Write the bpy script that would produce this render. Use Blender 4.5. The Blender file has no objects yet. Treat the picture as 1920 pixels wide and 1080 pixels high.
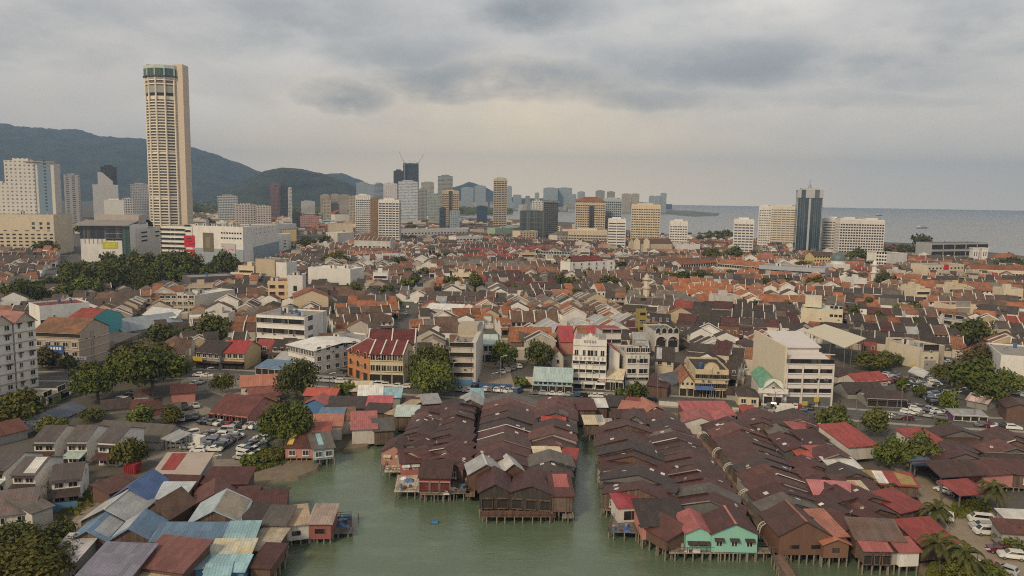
import bpy, math, random
from mathutils import Vector, Matrix, geometry, noise
R = math.radians
rnd = random.Random(7)
SC = bpy.context.scene
COL = SC.collection

# ------------------------------------------------------------------ camera
F, CAMH, PITCH, ROLL = 1420.0, 65.0, 6.77, 0.95
ROT = Matrix.Rotation(R(90 - PITCH), 3, 'X') @ Matrix.Rotation(R(ROLL), 3, 'Z')
CAM = Vector((0, 0, CAMH))
def ray(px, py):
    return (ROT @ Vector(((px - 960) / F, (540 - py) / F, -1))).normalized()
def G(px, py, z=0.0):
    "point of the photograph's pixel on the level z"
    d = ray(px, py)
    if d.z > -1e-4: d.z = -1e-4
    return CAM + d * ((z - CAMH) / d.z)
def AT(px, py, Y):
    "point seen at a pixel at the distance Y ahead of the camera"
    d = ray(px, py)
    return CAM + d * (Y / d.y)
def PX(p):
    q = ROT.transposed() @ (Vector(p) - CAM)
    if q.z > -0.1: return (-9999, -9999)
    return (960 - F * q.x / q.z, 540 + F * q.y / q.z)
def YD(px, py): return G(px, py).y

# ------------------------------------------------------------------ materials
MATS = {}
def nt(name):
    m = bpy.data.materials.new(name); m.use_nodes = True
    t = m.node_tree
    return m, t, t.nodes['Principled BSDF']
def L(t, a, b): t.links.new(a, b)
def node(t, typ, **k):
    n = t.nodes.new(typ)
    for a, v in k.items():
        if a in ('operation', 'blend_type', 'data_type', 'noise_dimensions', 'wave_type', 'bands_direction', 'feature', 'interpolation'): setattr(n, a, v)
        else: n.inputs[a].default_value = v
    return n
def math_(t, op, a, b=None):
    n = t.nodes.new('ShaderNodeMath'); n.operation = op
    for i, v in enumerate((a, b)):
        if v is None: continue
        if isinstance(v, (int, float)): n.inputs[i].default_value = v
        else: L(t, v, n.inputs[i])
    return n.outputs[0]
def mixc(t, fac, a, b, mode='MIX'):
    n = t.nodes.new('ShaderNodeMix'); n.data_type = 'RGBA'; n.blend_type = mode
    for i, v in ((0, fac), (6, a), (7, b)):
        if isinstance(v, (int, float)): n.inputs[i].default_value = v
        elif isinstance(v, (tuple, list)): n.inputs[i].default_value = (*v[:3], 1)
        else: L(t, v, n.inputs[i])
    return n.outputs[2]
def ramp(t, fac, stops):
    n = t.nodes.new('ShaderNodeValToRGB'); e = n.color_ramp.elements
    while len(e) < len(stops): e.new(0.5)
    for i, (p, c) in enumerate(stops):
        e[i].position = p; e[i].color = (*c, 1) if isinstance(c, (tuple, list)) else (c, c, c, 1)
    L(t, fac, n.inputs[0]); return n.outputs[0]
def coords(t, jitter=True):
    tc = t.nodes.new('ShaderNodeTexCoord')
    if not jitter: return tc.outputs['Object'], None
    oi = t.nodes.new('ShaderNodeObjectInfo')
    a = t.nodes.new('ShaderNodeVectorMath'); a.operation = 'ADD'
    s = math_(t, 'MULTIPLY', oi.outputs['Random'], 173.0)
    L(t, tc.outputs['Object'], a.inputs[0]); L(t, s, a.inputs[1])
    return a.outputs[0], oi.outputs['Random']
def noi(t, co, scale, detail=4, rough=.6, stretch=None):
    n = t.nodes.new('ShaderNodeTexNoise'); n.inputs['Scale'].default_value = scale
    n.inputs['Detail'].default_value = detail; n.inputs['Roughness'].default_value = rough
    if stretch:
        mp = t.nodes.new('ShaderNodeMapping'); mp.inputs['Scale'].default_value = stretch
        L(t, co, mp.inputs[0]); co = mp.outputs[0]
    L(t, co, n.inputs['Vector']); return n.outputs['Fac']
def vary(t, col, rand, amt):
    "whole-object brightness shift"
    if rand is None: return col
    k = math_(t, 'ADD', math_(t, 'MULTIPLY', rand, amt), 1 - amt / 2)
    h = t.nodes.new('ShaderNodeHueSaturation'); L(t, k, h.inputs['Value']); L(t, col, h.inputs['Color']) if not isinstance(col, tuple) else None
    return h.outputs[0]
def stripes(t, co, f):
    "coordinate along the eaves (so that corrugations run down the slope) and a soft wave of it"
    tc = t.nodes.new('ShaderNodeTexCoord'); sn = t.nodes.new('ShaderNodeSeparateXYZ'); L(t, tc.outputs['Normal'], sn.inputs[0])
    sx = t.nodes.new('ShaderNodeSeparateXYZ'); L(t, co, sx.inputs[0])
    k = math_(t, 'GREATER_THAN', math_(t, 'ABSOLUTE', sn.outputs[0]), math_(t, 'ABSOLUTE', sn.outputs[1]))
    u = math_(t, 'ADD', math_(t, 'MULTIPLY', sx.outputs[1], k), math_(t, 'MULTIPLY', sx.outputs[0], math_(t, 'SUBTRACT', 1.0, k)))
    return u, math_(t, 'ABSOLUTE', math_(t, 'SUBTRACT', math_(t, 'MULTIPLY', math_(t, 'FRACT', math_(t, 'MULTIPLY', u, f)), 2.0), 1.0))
def tin(col, rust=.5, sheet=(0.95, 2.6), var=.30, rustc=(.10, .042, .028), jitter=True):
    "corrugated metal roofing: separate sheets, weathering, rust"
    key = ('tin', col, rust, var, jitter)
    if key in MATS: return MATS[key]
    m, t, b = nt('sheet_metal')
    co, rd = coords(t, jitter)
    sx = t.nodes.new('ShaderNodeSeparateXYZ'); L(t, co, sx.inputs[0])
    fx = math_(t, 'FLOOR', math_(t, 'DIVIDE', sx.outputs[0], sheet[0])); fy = math_(t, 'FLOOR', math_(t, 'DIVIDE', sx.outputs[1], sheet[1]))
    cb = t.nodes.new('ShaderNodeCombineXYZ'); L(t, fx, cb.inputs[0]); L(t, fy, cb.inputs[1])
    wn = t.nodes.new('ShaderNodeTexWhiteNoise'); wn.noise_dimensions = '2D'; L(t, cb.outputs[0], wn.inputs['Vector'])
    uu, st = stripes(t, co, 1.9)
    n1 = noi(t, co, .22, 5, .65); n2 = noi(t, co, 1.3, 4, .7, (1.6, .35, 1)); n3 = noi(t, co, 2.6, 3, .75)
    c = mixc(t, math_(t, 'MULTIPLY', ramp(t, n1, [(.42, 0.), (.66, 1.)]), rust), col, rustc)
    c = mixc(t, math_(t, 'MULTIPLY', ramp(t, n2, [(.5, 0.), (.72, 1.)]), .55 * rust), c, tuple(min(1, x * 1.9 + .02) for x in rustc))
    k = math_(t, 'ADD', math_(t, 'MULTIPLY', wn.outputs['Value'], var), 1 - var / 2)
    k = math_(t, 'MULTIPLY', k, math_(t, 'ADD', math_(t, 'MULTIPLY', st, .24), .88)); k = math_(t, 'MULTIPLY', k, math_(t, 'ADD', math_(t, 'MULTIPLY', n3, .9), .55))  # relief of the corrugations painted in as lighter and darker stripes
    h = t.nodes.new('ShaderNodeHueSaturation'); L(t, k, h.inputs['Value']); L(t, c, h.inputs['Color'])
    c = vary(t, h.outputs[0], rd, .35)
    L(t, c, b.inputs['Base Color']); b.inputs['Roughness'].default_value = .55; b.inputs['Specular IOR Level'].default_value = .35
    wv = t.nodes.new('ShaderNodeTexWave'); wv.inputs['Scale'].default_value = 2.2; L(t, co, wv.inputs['Vector'])
    bp = t.nodes.new('ShaderNodeBump'); bp.inputs['Strength'].default_value = .35; bp.inputs['Distance'].default_value = .05
    L(t, wv.outputs['Fac'], bp.inputs['Height']); L(t, bp.outputs[0], b.inputs['Normal'])
    MATS[key] = m; return m
def tile(col, jitter=True):
    key = ('tile', col, jitter)
    if key in MATS: return MATS[key]
    m, t, b = nt('roof_tile')
    co, rd = coords(t, jitter)
    n1 = noi(t, co, .35, 6, .7); n2 = noi(t, co, 2.2, 3, .7); n3 = noi(t, co, .07, 3, .6)
    dk = tuple(x * .45 for x in col); lt = tuple(min(1, x * 1.45 + .02) for x in col)
    c = mixc(t, ramp(t, n1, [(.35, 0.), (.68, 1.)]), dk, col)
    c = mixc(t, math_(t, 'MULTIPLY', ramp(t, n2, [(.5, 0.), (.75, 1.)]), .6), c, lt)
    c = mixc(t, math_(t, 'MULTIPLY', ramp(t, n3, [(.45, 0.), (.7, 1.)]), .45), c, (.07, .055, .05))
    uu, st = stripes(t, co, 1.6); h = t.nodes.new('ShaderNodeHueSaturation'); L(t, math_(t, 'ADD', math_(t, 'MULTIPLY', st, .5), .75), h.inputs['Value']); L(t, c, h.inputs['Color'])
    c = vary(t, h.outputs[0], rd, .5)
    L(t, c, b.inputs['Base Color']); b.inputs['Roughness'].default_value = .85
    wv = t.nodes.new('ShaderNodeTexWave'); wv.bands_direction = 'Y'; wv.inputs['Scale'].default_value = 1.1; L(t, co, wv.inputs['Vector'])
    bp = t.nodes.new('ShaderNodeBump'); bp.inputs['Strength'].default_value = .5; bp.inputs['Distance'].default_value = .08
    L(t, wv.outputs['Fac'], bp.inputs['Height']); L(t, bp.outputs[0], b.inputs['Normal'])
    MATS[key] = m; return m
def wall(col, dirt=.35, rough=.8, jitter=True, name='painted_plaster'):
    key = ('wall', col, dirt, jitter, name)
    if key in MATS: return MATS[key]
    m, t, b = nt(name)
    co, rd = coords(t, jitter)
    n1 = noi(t, co, .3, 5, .7, (1, 1, .35)); n2 = noi(t, co, 1.6, 4, .7, (1.5, 1.5, .22))
    dk = tuple(x * .5 for x in col)
    c = mixc(t, math_(t, 'MULTIPLY', ramp(t, n1, [(.45, 0.), (.75, 1.)]), dirt), col, dk)
    c = mixc(t, math_(t, 'MULTIPLY', ramp(t, n2, [(.52, 0.), (.75, 1.)]), dirt), c, tuple(x * .42 for x in (.5, .47, .42)))
    c = vary(t, c, rd, .12)
    L(t, c, b.inputs['Base Color']); b.inputs['Roughness'].default_value = rough
    MATS[key] = m; return m
def planks(col):
    key = ('planks', col)
    if key in MATS: return MATS[key]
    m, t, b = nt('weathered_planks')
    co, rd = coords(t)
    sx = t.nodes.new('ShaderNodeSeparateXYZ'); L(t, co, sx.inputs[0])
    a = math_(t, 'FLOOR', math_(t, 'MULTIPLY', sx.outputs[0], 3.3))
    wn = t.nodes.new('ShaderNodeTexWhiteNoise'); wn.noise_dimensions = '1D'; L(t, a, wn.inputs['W'])
    n1 = noi(t, co, .9, 4, .7)
    c = mixc(t, n1, tuple(x * .5 for x in col), tuple(min(1, x * 1.5) for x in col))
    h = t.nodes.new('ShaderNodeHueSaturation'); L(t, math_(t, 'ADD', math_(t, 'MULTIPLY', wn.outputs['Value'], .6), .7), h.inputs['Value']); L(t, c, h.inputs['Color'])
    L(t, h.outputs[0], b.inputs['Base Color']); b.inputs['Roughness'].default_value = .9
    MATS[key] = m; return m
def plain(col, rough=.6, metal=0, name='paint', spec=.5):
    key = ('plain', col, rough, metal)
    if key in MATS: return MATS[key]
    m, t, b = nt(name)
    co, rd = coords(t)
    c = mixc(t, noi(t, co, 1.1, 3), tuple(x * .8 for x in col), tuple(min(1, x * 1.15) for x in col))
    L(t, c, b.inputs['Base Color']); b.inputs['Roughness'].default_value = rough; b.inputs['Metallic'].default_value = metal
    b.inputs['Specular IOR Level'].default_value = spec
    MATS[key] = m; return m
def glass(col=(.03, .035, .04), rough=.12):
    key = ('glass', col)
    if key in MATS: return MATS[key]
    m, t, b = nt('window_glass')
    co, rd = coords(t)
    c = mixc(t, noi(t, co, .6, 2), tuple(x * .6 for x in col), tuple(x * 1.5 for x in col))
    sn = t.nodes.new('ShaderNodeVectorMath'); sn.operation = 'SNAP'; sn.inputs[1].default_value = (1.45, 1.45, 60); L(t, co, sn.inputs[0])
    wn = t.nodes.new('ShaderNodeTexWhiteNoise'); wn.noise_dimensions = '3D'; L(t, sn.outputs[0], wn.inputs['Vector'])
    c = mixc(t, ramp(t, wn.outputs['Value'], [(.55, 0.), (1., .55)]), c, (.17, .16, .145))
    c = vary(t, c, rd, .8)
    L(t, c, b.inputs['Base Color']); b.inputs['Roughness'].default_value = rough
    MATS[key] = m; return m
def facade(col, win=(.06, .065, .07), fh=3.3, bw=3.0, ff=.5, bf=.6, jitter=False):
    "far tower wall: every storey a row of window openings in the wall colour"
    key = ('facade', col, win, fh, bw, ff, bf)
    if key in MATS: return MATS[key]
    m, t, b = nt('tower_facade')
    tc = t.nodes.new('ShaderNodeTexCoord'); sx = t.nodes.new('ShaderNodeSeparateXYZ'); L(t, tc.outputs['Object'], sx.inputs[0])
    ge = t.nodes.new('ShaderNodeNewGeometry'); sn = t.nodes.new('ShaderNodeSeparateXYZ'); L(t, tc.outputs['Normal'], sn.inputs[0])
    u = math_(t, 'ADD', sx.outputs[0], sx.outputs[1])
    wx = math_(t, 'LESS_THAN', math_(t, 'FRACT', math_(t, 'DIVIDE', u, bw)), bf)
    wz = math_(t, 'LESS_THAN', math_(t, 'FRACT', math_(t, 'DIVIDE', sx.outputs[2], fh)), ff)
    side = math_(t, 'LESS_THAN', math_(t, 'ABSOLUTE', sn.outputs[2]), .5)
    k = math_(t, 'MULTIPLY', math_(t, 'MULTIPLY', wx, wz), side)
    cb = t.nodes.new('ShaderNodeCombineXYZ'); L(t, math_(t, 'FLOOR', math_(t, 'DIVIDE', u, bw)), cb.inputs[0]); L(t, math_(t, 'FLOOR', math_(t, 'DIVIDE', sx.outputs[2], fh)), cb.inputs[1])
    wn = t.nodes.new('ShaderNodeTexWhiteNoise'); wn.noise_dimensions = '2D'; L(t, cb.outputs[0], wn.inputs['Vector'])
    wc = mixc(t, wn.outputs['Value'], tuple(x * .5 for x in win), tuple(x * 1.8 for x in win))
    n1 = noi(t, tc.outputs['Object'], .05, 4)
    c0 = mixc(t, n1, tuple(x * .85 for x in col), col)
    L(t, mixc(t, k, c0, wc), b.inputs['Base Color']); b.inputs['Roughness'].default_value = .6
    MATS[key] = m; return m

# ------------------------------------------------------------------ mesh building
class MB:
    def __init__(s, loc=None, ang=0.0):
        s.v = []; s.f = []; s.m = []; s.mats = []; s.mi = {}
        s.set(loc, ang)
    def set(s, loc=None, ang=0.0):
        s.loc = loc; s.c = math.cos(ang); s.s = math.sin(ang)
    def mat(s, m):
        if m not in s.mi: s.mi[m] = len(s.mats); s.mats.append(m)
        return s.mi[m]
    def P(s, p):
        if s.loc is None: s.v.append((p[0], p[1], p[2]))
        else: s.v.append((s.loc[0] + p[0] * s.c - p[1] * s.s, s.loc[1] + p[0] * s.s + p[1] * s.c, s.loc[2] + p[2]))
        return len(s.v) - 1
    def face(s, pts, m):
        i = [s.P(p) for p in pts]; s.f.append(i); s.m.append(s.mat(m))
    def faces(s, pts, fs, m):
        o = [s.P(p) for p in pts]; k = s.mat(m)
        for f in fs: s.f.append([o[j] for j in f]); s.m.append(k)
    def box(s, x0, y0, z0, x1, y1, z1, m, top=True):
        p = [(x0, y0, z0), (x1, y0, z0), (x1, y1, z0), (x0, y1, z0), (x0, y0, z1), (x1, y0, z1), (x1, y1, z1), (x0, y1, z1)]
        fs = [(0, 1, 5, 4), (1, 2, 6, 5), (2, 3, 7, 6), (3, 0, 4, 7), (0, 3, 2, 1)]
        if top: fs.append((4, 5, 6, 7))
        s.faces(p, fs, m)
    def slab(s, a, b, c, d, t, m):
        "thin closed slab under the quad abcd (counter-clockwise from above)"
        p = [a, b, c, d] + [(q[0], q[1], q[2] - t) for q in (a, b, c, d)]
        s.faces(p, [(0, 1, 2, 3), (7, 6, 5, 4), (0, 4, 5, 1), (1, 5, 6, 2), (2, 6, 7, 3), (3, 7, 4, 0)], m)
    def prism(s, poly, z0, z1, m, mtop=None):
        n = len(poly); p = [(x, y, z0) for x, y in poly] + [(x, y, z1) for x, y in poly]
        s.faces(p, [(i, (i + 1) % n, n + (i + 1) % n, n + i) for i in range(n)], m)
        s.faces(p[n:], [tuple(range(n))], mtop or m)
    def tube(s, p, q, r0, r1, m, n=6, cap=True):
        p = Vector(p); q = Vector(q); d = (q - p).normalized()
        a = d.orthogonal().normalized(); b = d.cross(a)
        ring = lambda c, r: [tuple(c + a * (r * math.cos(6.28318 * i / n)) + b * (r * math.sin(6.28318 * i / n))) for i in range(n)]
        fs = [(i, (i + 1) % n, n + (i + 1) % n, n + i) for i in range(n)]
        if cap: fs += [tuple(range(n, 2 * n))]
        s.faces(ring(p, r0) + ring(q, r1), fs, m)
    def mesh(s, name, smooth=False):
        me = bpy.data.meshes.new(name); me.from_pydata(s.v, [], s.f)
        for m in s.mats: me.materials.append(m)
        me.polygons.foreach_set('material_index', s.m)
        if smooth: me.polygons.foreach_set('use_smooth', [True] * len(s.f))
        me.update(); return me
    def build(s, name, parent=None, smooth=False, loc=None, rz=0):
        o = bpy.data.objects.new(name, s.mesh(name, smooth)); COL.objects.link(o)
        if parent: o.parent = parent
        if loc is not None: o.location = loc
        if rz: o.rotation_euler.z = rz
        return o
def inst(name, me, parent=None, loc=(0, 0, 0), rz=0.0, scale=None):
    o = bpy.data.objects.new(name, me); COL.objects.link(o)
    if parent: o.parent = parent
    o.location = loc; o.rotation_euler.z = rz
    if scale: o.scale = scale
    return o
THINGS = []
def thing(name, loc, rz=0.0, label=None, cat=None, group=None, desc=None):
    o = bpy.data.objects.new(name, None); COL.objects.link(o); o.empty_display_size = .5
    o.location = loc; o.rotation_euler.z = rz
    tag(o, label, cat or name.replace('_', ' '), group, desc); return o
def tag(o, label=None, cat=None, group=None, desc=None):
    if label: o['label'] = label
    o['category'] = cat
    if group: o['group'] = group
    THINGS.append((o, desc)); return o
def structure(o): o['kind'] = 'structure'; return o
def stuff(o): o['kind'] = 'stuff'; return o

# footprints already taken (for the streets of small houses that fill the rest)
CELL = {}
def claim(cx, cy, ang, w, d, pad=1.5):
    q = (cx, cy, math.cos(ang), math.sin(ang), w / 2 + pad, d / 2 + pad); rr = math.hypot(w, d) / 2 + pad
    for i in range(int((cx - rr) // 25), int((cx + rr) // 25) + 1):
        for j in range(int((cy - rr) // 25), int((cy + rr) // 25) + 1): CELL.setdefault((i, j), []).append(q)
def taken(x, y):
    for cx, cy, c, s, hw, hd in CELL.get((int(x // 25), int(y // 25)), ()):
        dx = x - cx; dy = y - cy
        if abs(dx * c + dy * s) < hw and abs(-dx * s + dy * c) < hd: return True
    return False
def inpoly(x, y, poly):
    r = False; j = len(poly) - 1
    for i in range(len(poly)):
        xi, yi = poly[i][0], poly[i][1]; xj, yj = poly[j][0], poly[j][1]
        if (yi > y) != (yj > y) and x < (xj - xi) * (y - yi) / (yj - yi) + xi: r = not r
        j = i
    return r
# ------------------------------------------------------------------ look of the light
EXPO = 0.70; SUN = 1.5; SUNC = (1, .79, .52); HAZE = 1.05e-4; HAZEC = (.37, .575, .88); SKYOFF = (3.1, 1.7, 0)
SKY_H = (.63, .535, .43); SKY_T = (.45, .43, .41); SKY_W = (.80, .62, .39); SKY_D1 = (.315, .31, .305); SKY_D2 = (.155, .172, .185); SKY_L = (.63, .585, .52); SKY_Z = (.21, .195, .17)
WATC0 = (.102, .142, .090); WATC1 = (.114, .156, .098)
# ------------------------------------------------------------------ palette
WHITE = wall((.74, .72, .68), .42); OFFW = wall((.60, .57, .52), .55); CREAM = wall((.66, .57, .42), .35); YELLOW = wall((.66, .50, .22), .35)
BEIGE = wall((.50, .40, .30), .4); PINKW = wall((.50, .22, .19), .4); ORANGEW = wall((.58, .26, .13), .35); GREYW = wall((.33, .32, .30), .5)
DGREY = wall((.14, .135, .13), .5); BROWNW = wall((.13, .075, .055), .4); TEAL = wall((.10, .38, .42), .15); MINT = wall((.20, .55, .46), .12)
BLUEW = wall((.10, .24, .42), .3); LBLUE = wall((.36, .48, .52), .3); REDW = wall((.42, .07, .06), .3); TIMBER = planks((.13, .09, .07)); DECK = planks((.20, .165, .135))
CONC = wall((.30, .28, .26), .5); STILTM = wall((.23, .20, .165), .5); LGREEN = wall((.45, .55, .42), .3)
MAROON = tin((.088, .036, .033), .5, rustc=(.075, .036, .027)); RUST = tin((.125, .052, .042), .5, rustc=(.082, .038, .028)); BROWNT = tin((.076, .041, .034), .5, rustc=(.08, .04, .029)); DARKT = tin((.052, .041, .038), .5, rustc=(.07, .04, .03))
GREYT = tin((.12, .11, .097), .5, rustc=(.085, .06, .047)); REDT = tin((.28, .055, .048), .25, rustc=(.22, .055, .04)); PINKT = tin((.36, .115, .108), .3, rustc=(.24, .08, .07)); SALMON = tin((.40, .165, .115), .3, rustc=(.24, .11, .08))
BLUET = tin((.085, .15, .33), .15, rustc=(.06, .1, .2)); STEEL = tin((.145, .24, .37), .35, rustc=(.12, .15, .19)); CYANT = tin((.27, .44, .50), .35, rustc=(.19, .26, .28)); LGREYT = tin((.36, .37, .38), .35, rustc=(.22, .22, .23))
WHITET = tin((.66, .655, .63), .2, rustc=(.4, .38, .34)); TANT = tin((.42, .33, .22), .4, rustc=(.26, .18, .12)); MAUVE = tin((.22, .22, .29), .45, rustc=(.17, .16, .2)); GREENT = tin((.13, .31, .20), .2, rustc=(.1, .2, .14))
PALEG = tin((.46, .55, .52), .25, rustc=(.3, .36, .34)); CREAMT = tin((.62, .54, .38), .25, rustc=(.42, .34, .22)); YELLOWT = tin((.6, .42, .10), .3, rustc=(.4, .26, .08))
ORT = tile((.40, .15, .07)); ORT2 = tile((.30, .13, .07)); BRT = tile((.165, .098, .068)); DKT = tile((.068, .054, .048)); DK2 = tile((.10, .076, .064)); GRT = tile((.19, .165, .145)); RDT = tile((.28, .06, .045)); BGT = tile((.40, .34, .27)); MRT = tile((.22, .045, .045))
DARK = glass((.022, .022, .024)); GLASSB = glass((.035, .06, .085)); GLASSG = glass((.03, .075, .07)); FRAMEW = plain((.62, .60, .56), name='window_paint'); HOLESHADE = plain((.028, .024, .022), .9, name='opening_shade_paint')  # the last dark paint stands in for shade inside openings
METAL = plain((.35, .35, .36), .4, .6, 'galvanised_metal'); RIDGE = tin((.30, .22, .19), .3); WRIDGE = wall((.66, .64, .60), .3)

# ------------------------------------------------------------------ pieces of a house
def roof_geo(b, w, d, h, rise, typ, oh, m, th=.14):
    a = w / 2; o = oh
    if typ == 'gx':
        s = o * rise / (d / 2); r = h + rise
        b.slab((-a - o, -o, h - s), (a + o, -o, h - s), (a + o, d / 2, r), (-a - o, d / 2, r), th, m)
        b.slab((-a - o, d / 2, r), (a + o, d / 2, r), (a + o, d + o, h - s), (-a - o, d + o, h - s), th, m)
    elif typ == 'gy':
        s = o * rise / a; r = h + rise
        b.slab((-a - o, -o, h - s), (0, -o, r), (0, d + o, r), (-a - o, d + o, h - s), th, m)
        b.slab((0, -o, r), (a + o, -o, h - s), (a + o, d + o, h - s), (0, d + o, r), th, m)
    elif typ in ('sf', 'sb'):
        h0, h1 = (h, h + rise) if typ == 'sf' else (h + rise, h)
        b.slab((-a - o, -o, h0), (a + o, -o, h0), (a + o, d + o, h1), (-a - o, d + o, h1), th, m)
    elif typ in ('sl', 'sr'):
        h0, h1 = (h, h + rise) if typ == 'sl' else (h + rise, h)
        b.slab((-a - o, -o, h0), (a + o, -o, h1), (a + o, d + o, h1), (-a - o, d + o, h0), th, m)
    elif typ == 'hip':
        s = min(a, d / 2) * .95; r = h + rise; z = h - .15
        if d <= w: p, q = (-a + s, d / 2, r), (a - s, d / 2, r)
        else: p, q = (0, s, r), (0, d - s, r)
        A, B, C, D = (-a - o, -o, z), (a + o, -o, z), (a + o, d + o, z), (-a - o, d + o, z)
        if d <= w: b.faces([A, B, C, D, p, q], [(0, 1, 5, 4), (1, 2, 5), (2, 3, 4, 5), (3, 0, 4), (3, 2, 1, 0)], m)
        else: b.faces([A, B, C, D, p, q], [(0, 1, 4), (1, 2, 5, 4), (2, 3, 5), (3, 0, 4, 5), (3, 2, 1, 0)], m)
    elif typ == 'vault':
        n = 10; pr = [(-a - o + (w + 2 * o) * (1 - math.cos(math.pi * i / n)) / 2, h + rise * math.sin(math.pi * i / n)) for i in range(n + 1)]
        for i in range(n):
            b.slab((pr[i][0], -o, pr[i][1]), (pr[i + 1][0], -o, pr[i + 1][1]), (pr[i + 1][0], d + o, pr[i + 1][1]), (pr[i][0], d + o, pr[i][1]), th, m)
    elif typ == 'flat':
        b.box(-a + .25, .25, h - .95, a - .25, d - .25, h - .6, m)
def wall_geo(b, w, d, z0, h, rise, typ, m):
    a = w / 2
    b.box(-a, 0, z0, a, d, h if typ != 'flat' else h - .98, m, top=typ in ('flat', 'vault', 'hip'))
    e = .10
    if typ == 'gx':
        for x in (-a, a): b.face([(x, 0, h), (x, d, h), (x, d / 2, h + rise - e)], m)
    elif typ == 'gy':
        for y in (0, d): b.face([(-a, y, h), (a, y, h), (0, y, h + rise - e)], m)
    elif typ in ('sf', 'sb'):
        f, k = (0, rise) if typ == 'sf' else (rise, 0)
        for x in (-a, a): b.face([(x, 0, h), (x, d, h), (x, d, h + k - e), (x, 0, h + f - e)], m)
        y = d if typ == 'sf' else 0
        b.face([(-a, y, h), (a, y, h), (a, y, h + rise - e), (-a, y, h + rise - e)], m)
    elif typ in ('sl', 'sr'):
        f, k = (0, rise) if typ == 'sl' else (rise, 0)
        for y in (0, d): b.face([(-a, y, h), (a, y, h), (a, y, h + k - e), (-a, y, h + f - e)], m)
        x = a if typ == 'sl' else -a
        b.face([(x, 0, h), (x, d, h), (x, d, h + rise - e), (x, 0, h + rise - e)], m)
    elif typ == 'flat':
        t = .24
        for q in ((-a, 0, a, t), (-a, d - t, a, d), (-a, t, -a + t, d - t), (a - t, t, a, d - t)): b.box(q[0], q[1], h - .98, q[2], q[3], h, m)
WINC = {}; ACW = {}
def winmesh(ww, wh, kind='win', fm=None, gm=None):
    key = (round(ww, 2), round(wh, 2), kind, fm, gm)
    if key in WINC: return WINC[key]
    b = MB(); a = ww / 2; fm = fm or FRAMEW; g = gm or DARK
    if kind == 'win':
        b.box(-a, -.05, 0, a, .02, wh, g)
        t = .12
        for q in ((-a - t, -t, a + t, 0), (-a - t, wh, a + t, wh + t)): b.box(q[0], -.16, q[1], q[2], 0, q[3], fm)
        for x in (-a - t, a): b.box(x, -.14, 0, x + t, 0, wh, fm)
        b.box(-.05, -.1, 0, .05, -.05, wh, fm)
        b.box(-a - .25, -.34, -t - .12, a + .25, 0, -t - .003, fm)
    elif kind == 'open':
        b.box(-a, -.04, 0, a, .02, wh, gm or HOLESHADE)
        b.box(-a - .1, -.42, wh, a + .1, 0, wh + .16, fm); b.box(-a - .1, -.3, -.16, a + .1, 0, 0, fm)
        for x in (-a - .1, a - .02): b.box(x, -.28, 0, x + .12, 0, wh, fm)
    elif kind == 'shade':     # window under a little sloping hood
        b.box(-a, -.05, 0, a, .02, wh, g)
        for x in (-a, -.05, a - .1): b.box(x, -.12, 0, x + .1, -.05, wh, fm)
        b.slab((-a - .3, -.75, wh + .0), (a + .3, -.75, wh + .0), (a + .3, 0, wh + .4), (-a - .3, 0, wh + .4), .06, gm or DARKT)
    elif kind == 'arch':
        n = 8; hh = wh - a
        pts = [(-a, 0), (a, 0)] + [(a * math.cos(math.pi * i / n), hh + a * math.sin(math.pi * i / n)) for i in range(n + 1)]
        b.faces([(x, -.04, z) for x, z in pts], [tuple(range(len(pts)))], gm or HOLESHADE)
        for i in range(n):
            t0, t1 = math.pi * i / n, math.pi * (i + 1) / n
            q = lambda r, t, y: (r * math.cos(t), y, hh + r * math.sin(t))
            b.faces([q(a, t0, -.25), q(a + .2, t0, -.25), q(a + .2, t1, -.25), q(a, t1, -.25), q(a + .2, t0, 0), q(a + .2, t1, 0), q(a, t0, 0), q(a, t1, 0)], [(0, 1, 2, 3), (1, 4, 5, 2), (6, 0, 3, 7)], fm)
        for x in (-a - .2, a): b.box(x, -.25, 0, x + .2, 0, hh, fm)
    elif kind == 'shop':
        b.box(-a, -.05, 0, a, .02, wh, gm or HOLESHADE)
        for x in (-a, a - .3): b.box(x, -.3, 0, x + .3, 0, wh, fm)
        b.slab((-a, -1.5, wh - .3), (a, -1.5, wh - .3), (a, 0, wh + .15), (-a, 0, wh + .15), .1, fm)
    elif kind == 'pane':
        b.box(-a, -.05, 0, a, .02, wh, g)
    WINC[key] = b.mesh('window'); return WINC[key]
NMW = {'shop': 'shopfront', 'open': 'window_opening'}
def add_windows(root, w, d, specs):
    for sp in specs:
        face, cols, rows, z0, dz, ww, wh = sp[:7]; kind = sp[7] if len(sp) > 7 else 'win'
        fm = sp[8] if len(sp) > 8 else None; gm = sp[9] if len(sp) > 9 else None
        u0, u1 = (sp[10], sp[11]) if len(sp) > 11 else (0, 1)
        me = winmesh(ww, wh, kind, fm, gm)
        ln = w if face in 'fb' else d
        for r_ in range(rows):
            for c in range(cols):
                u = (u0 + (u1 - u0) * (c + .5) / cols) * ln; z = z0 + r_ * dz
                if face == 'f': lo, rz = (-w / 2 + u, 0, z), 0
                elif face == 'b': lo, rz = (-w / 2 + u, d, z), math.pi
                elif face == 'r': lo, rz = (w / 2, u, z), math.pi / 2
                else: lo, rz = (-w / 2, u, z), -math.pi / 2
                inst(NMW.get(kind, 'window'), me, root, lo, rz)
def tank_mesh(m):
    b = MB(); b.tube((0, 0, 0), (0, 0, 1.5), .7, .66, m, 10); b.tube((0, 0, 1.5), (0, 0, 1.75), .66, .15, m, 10); return b.mesh('water_tank')
TANK = None; ACM = None
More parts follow.
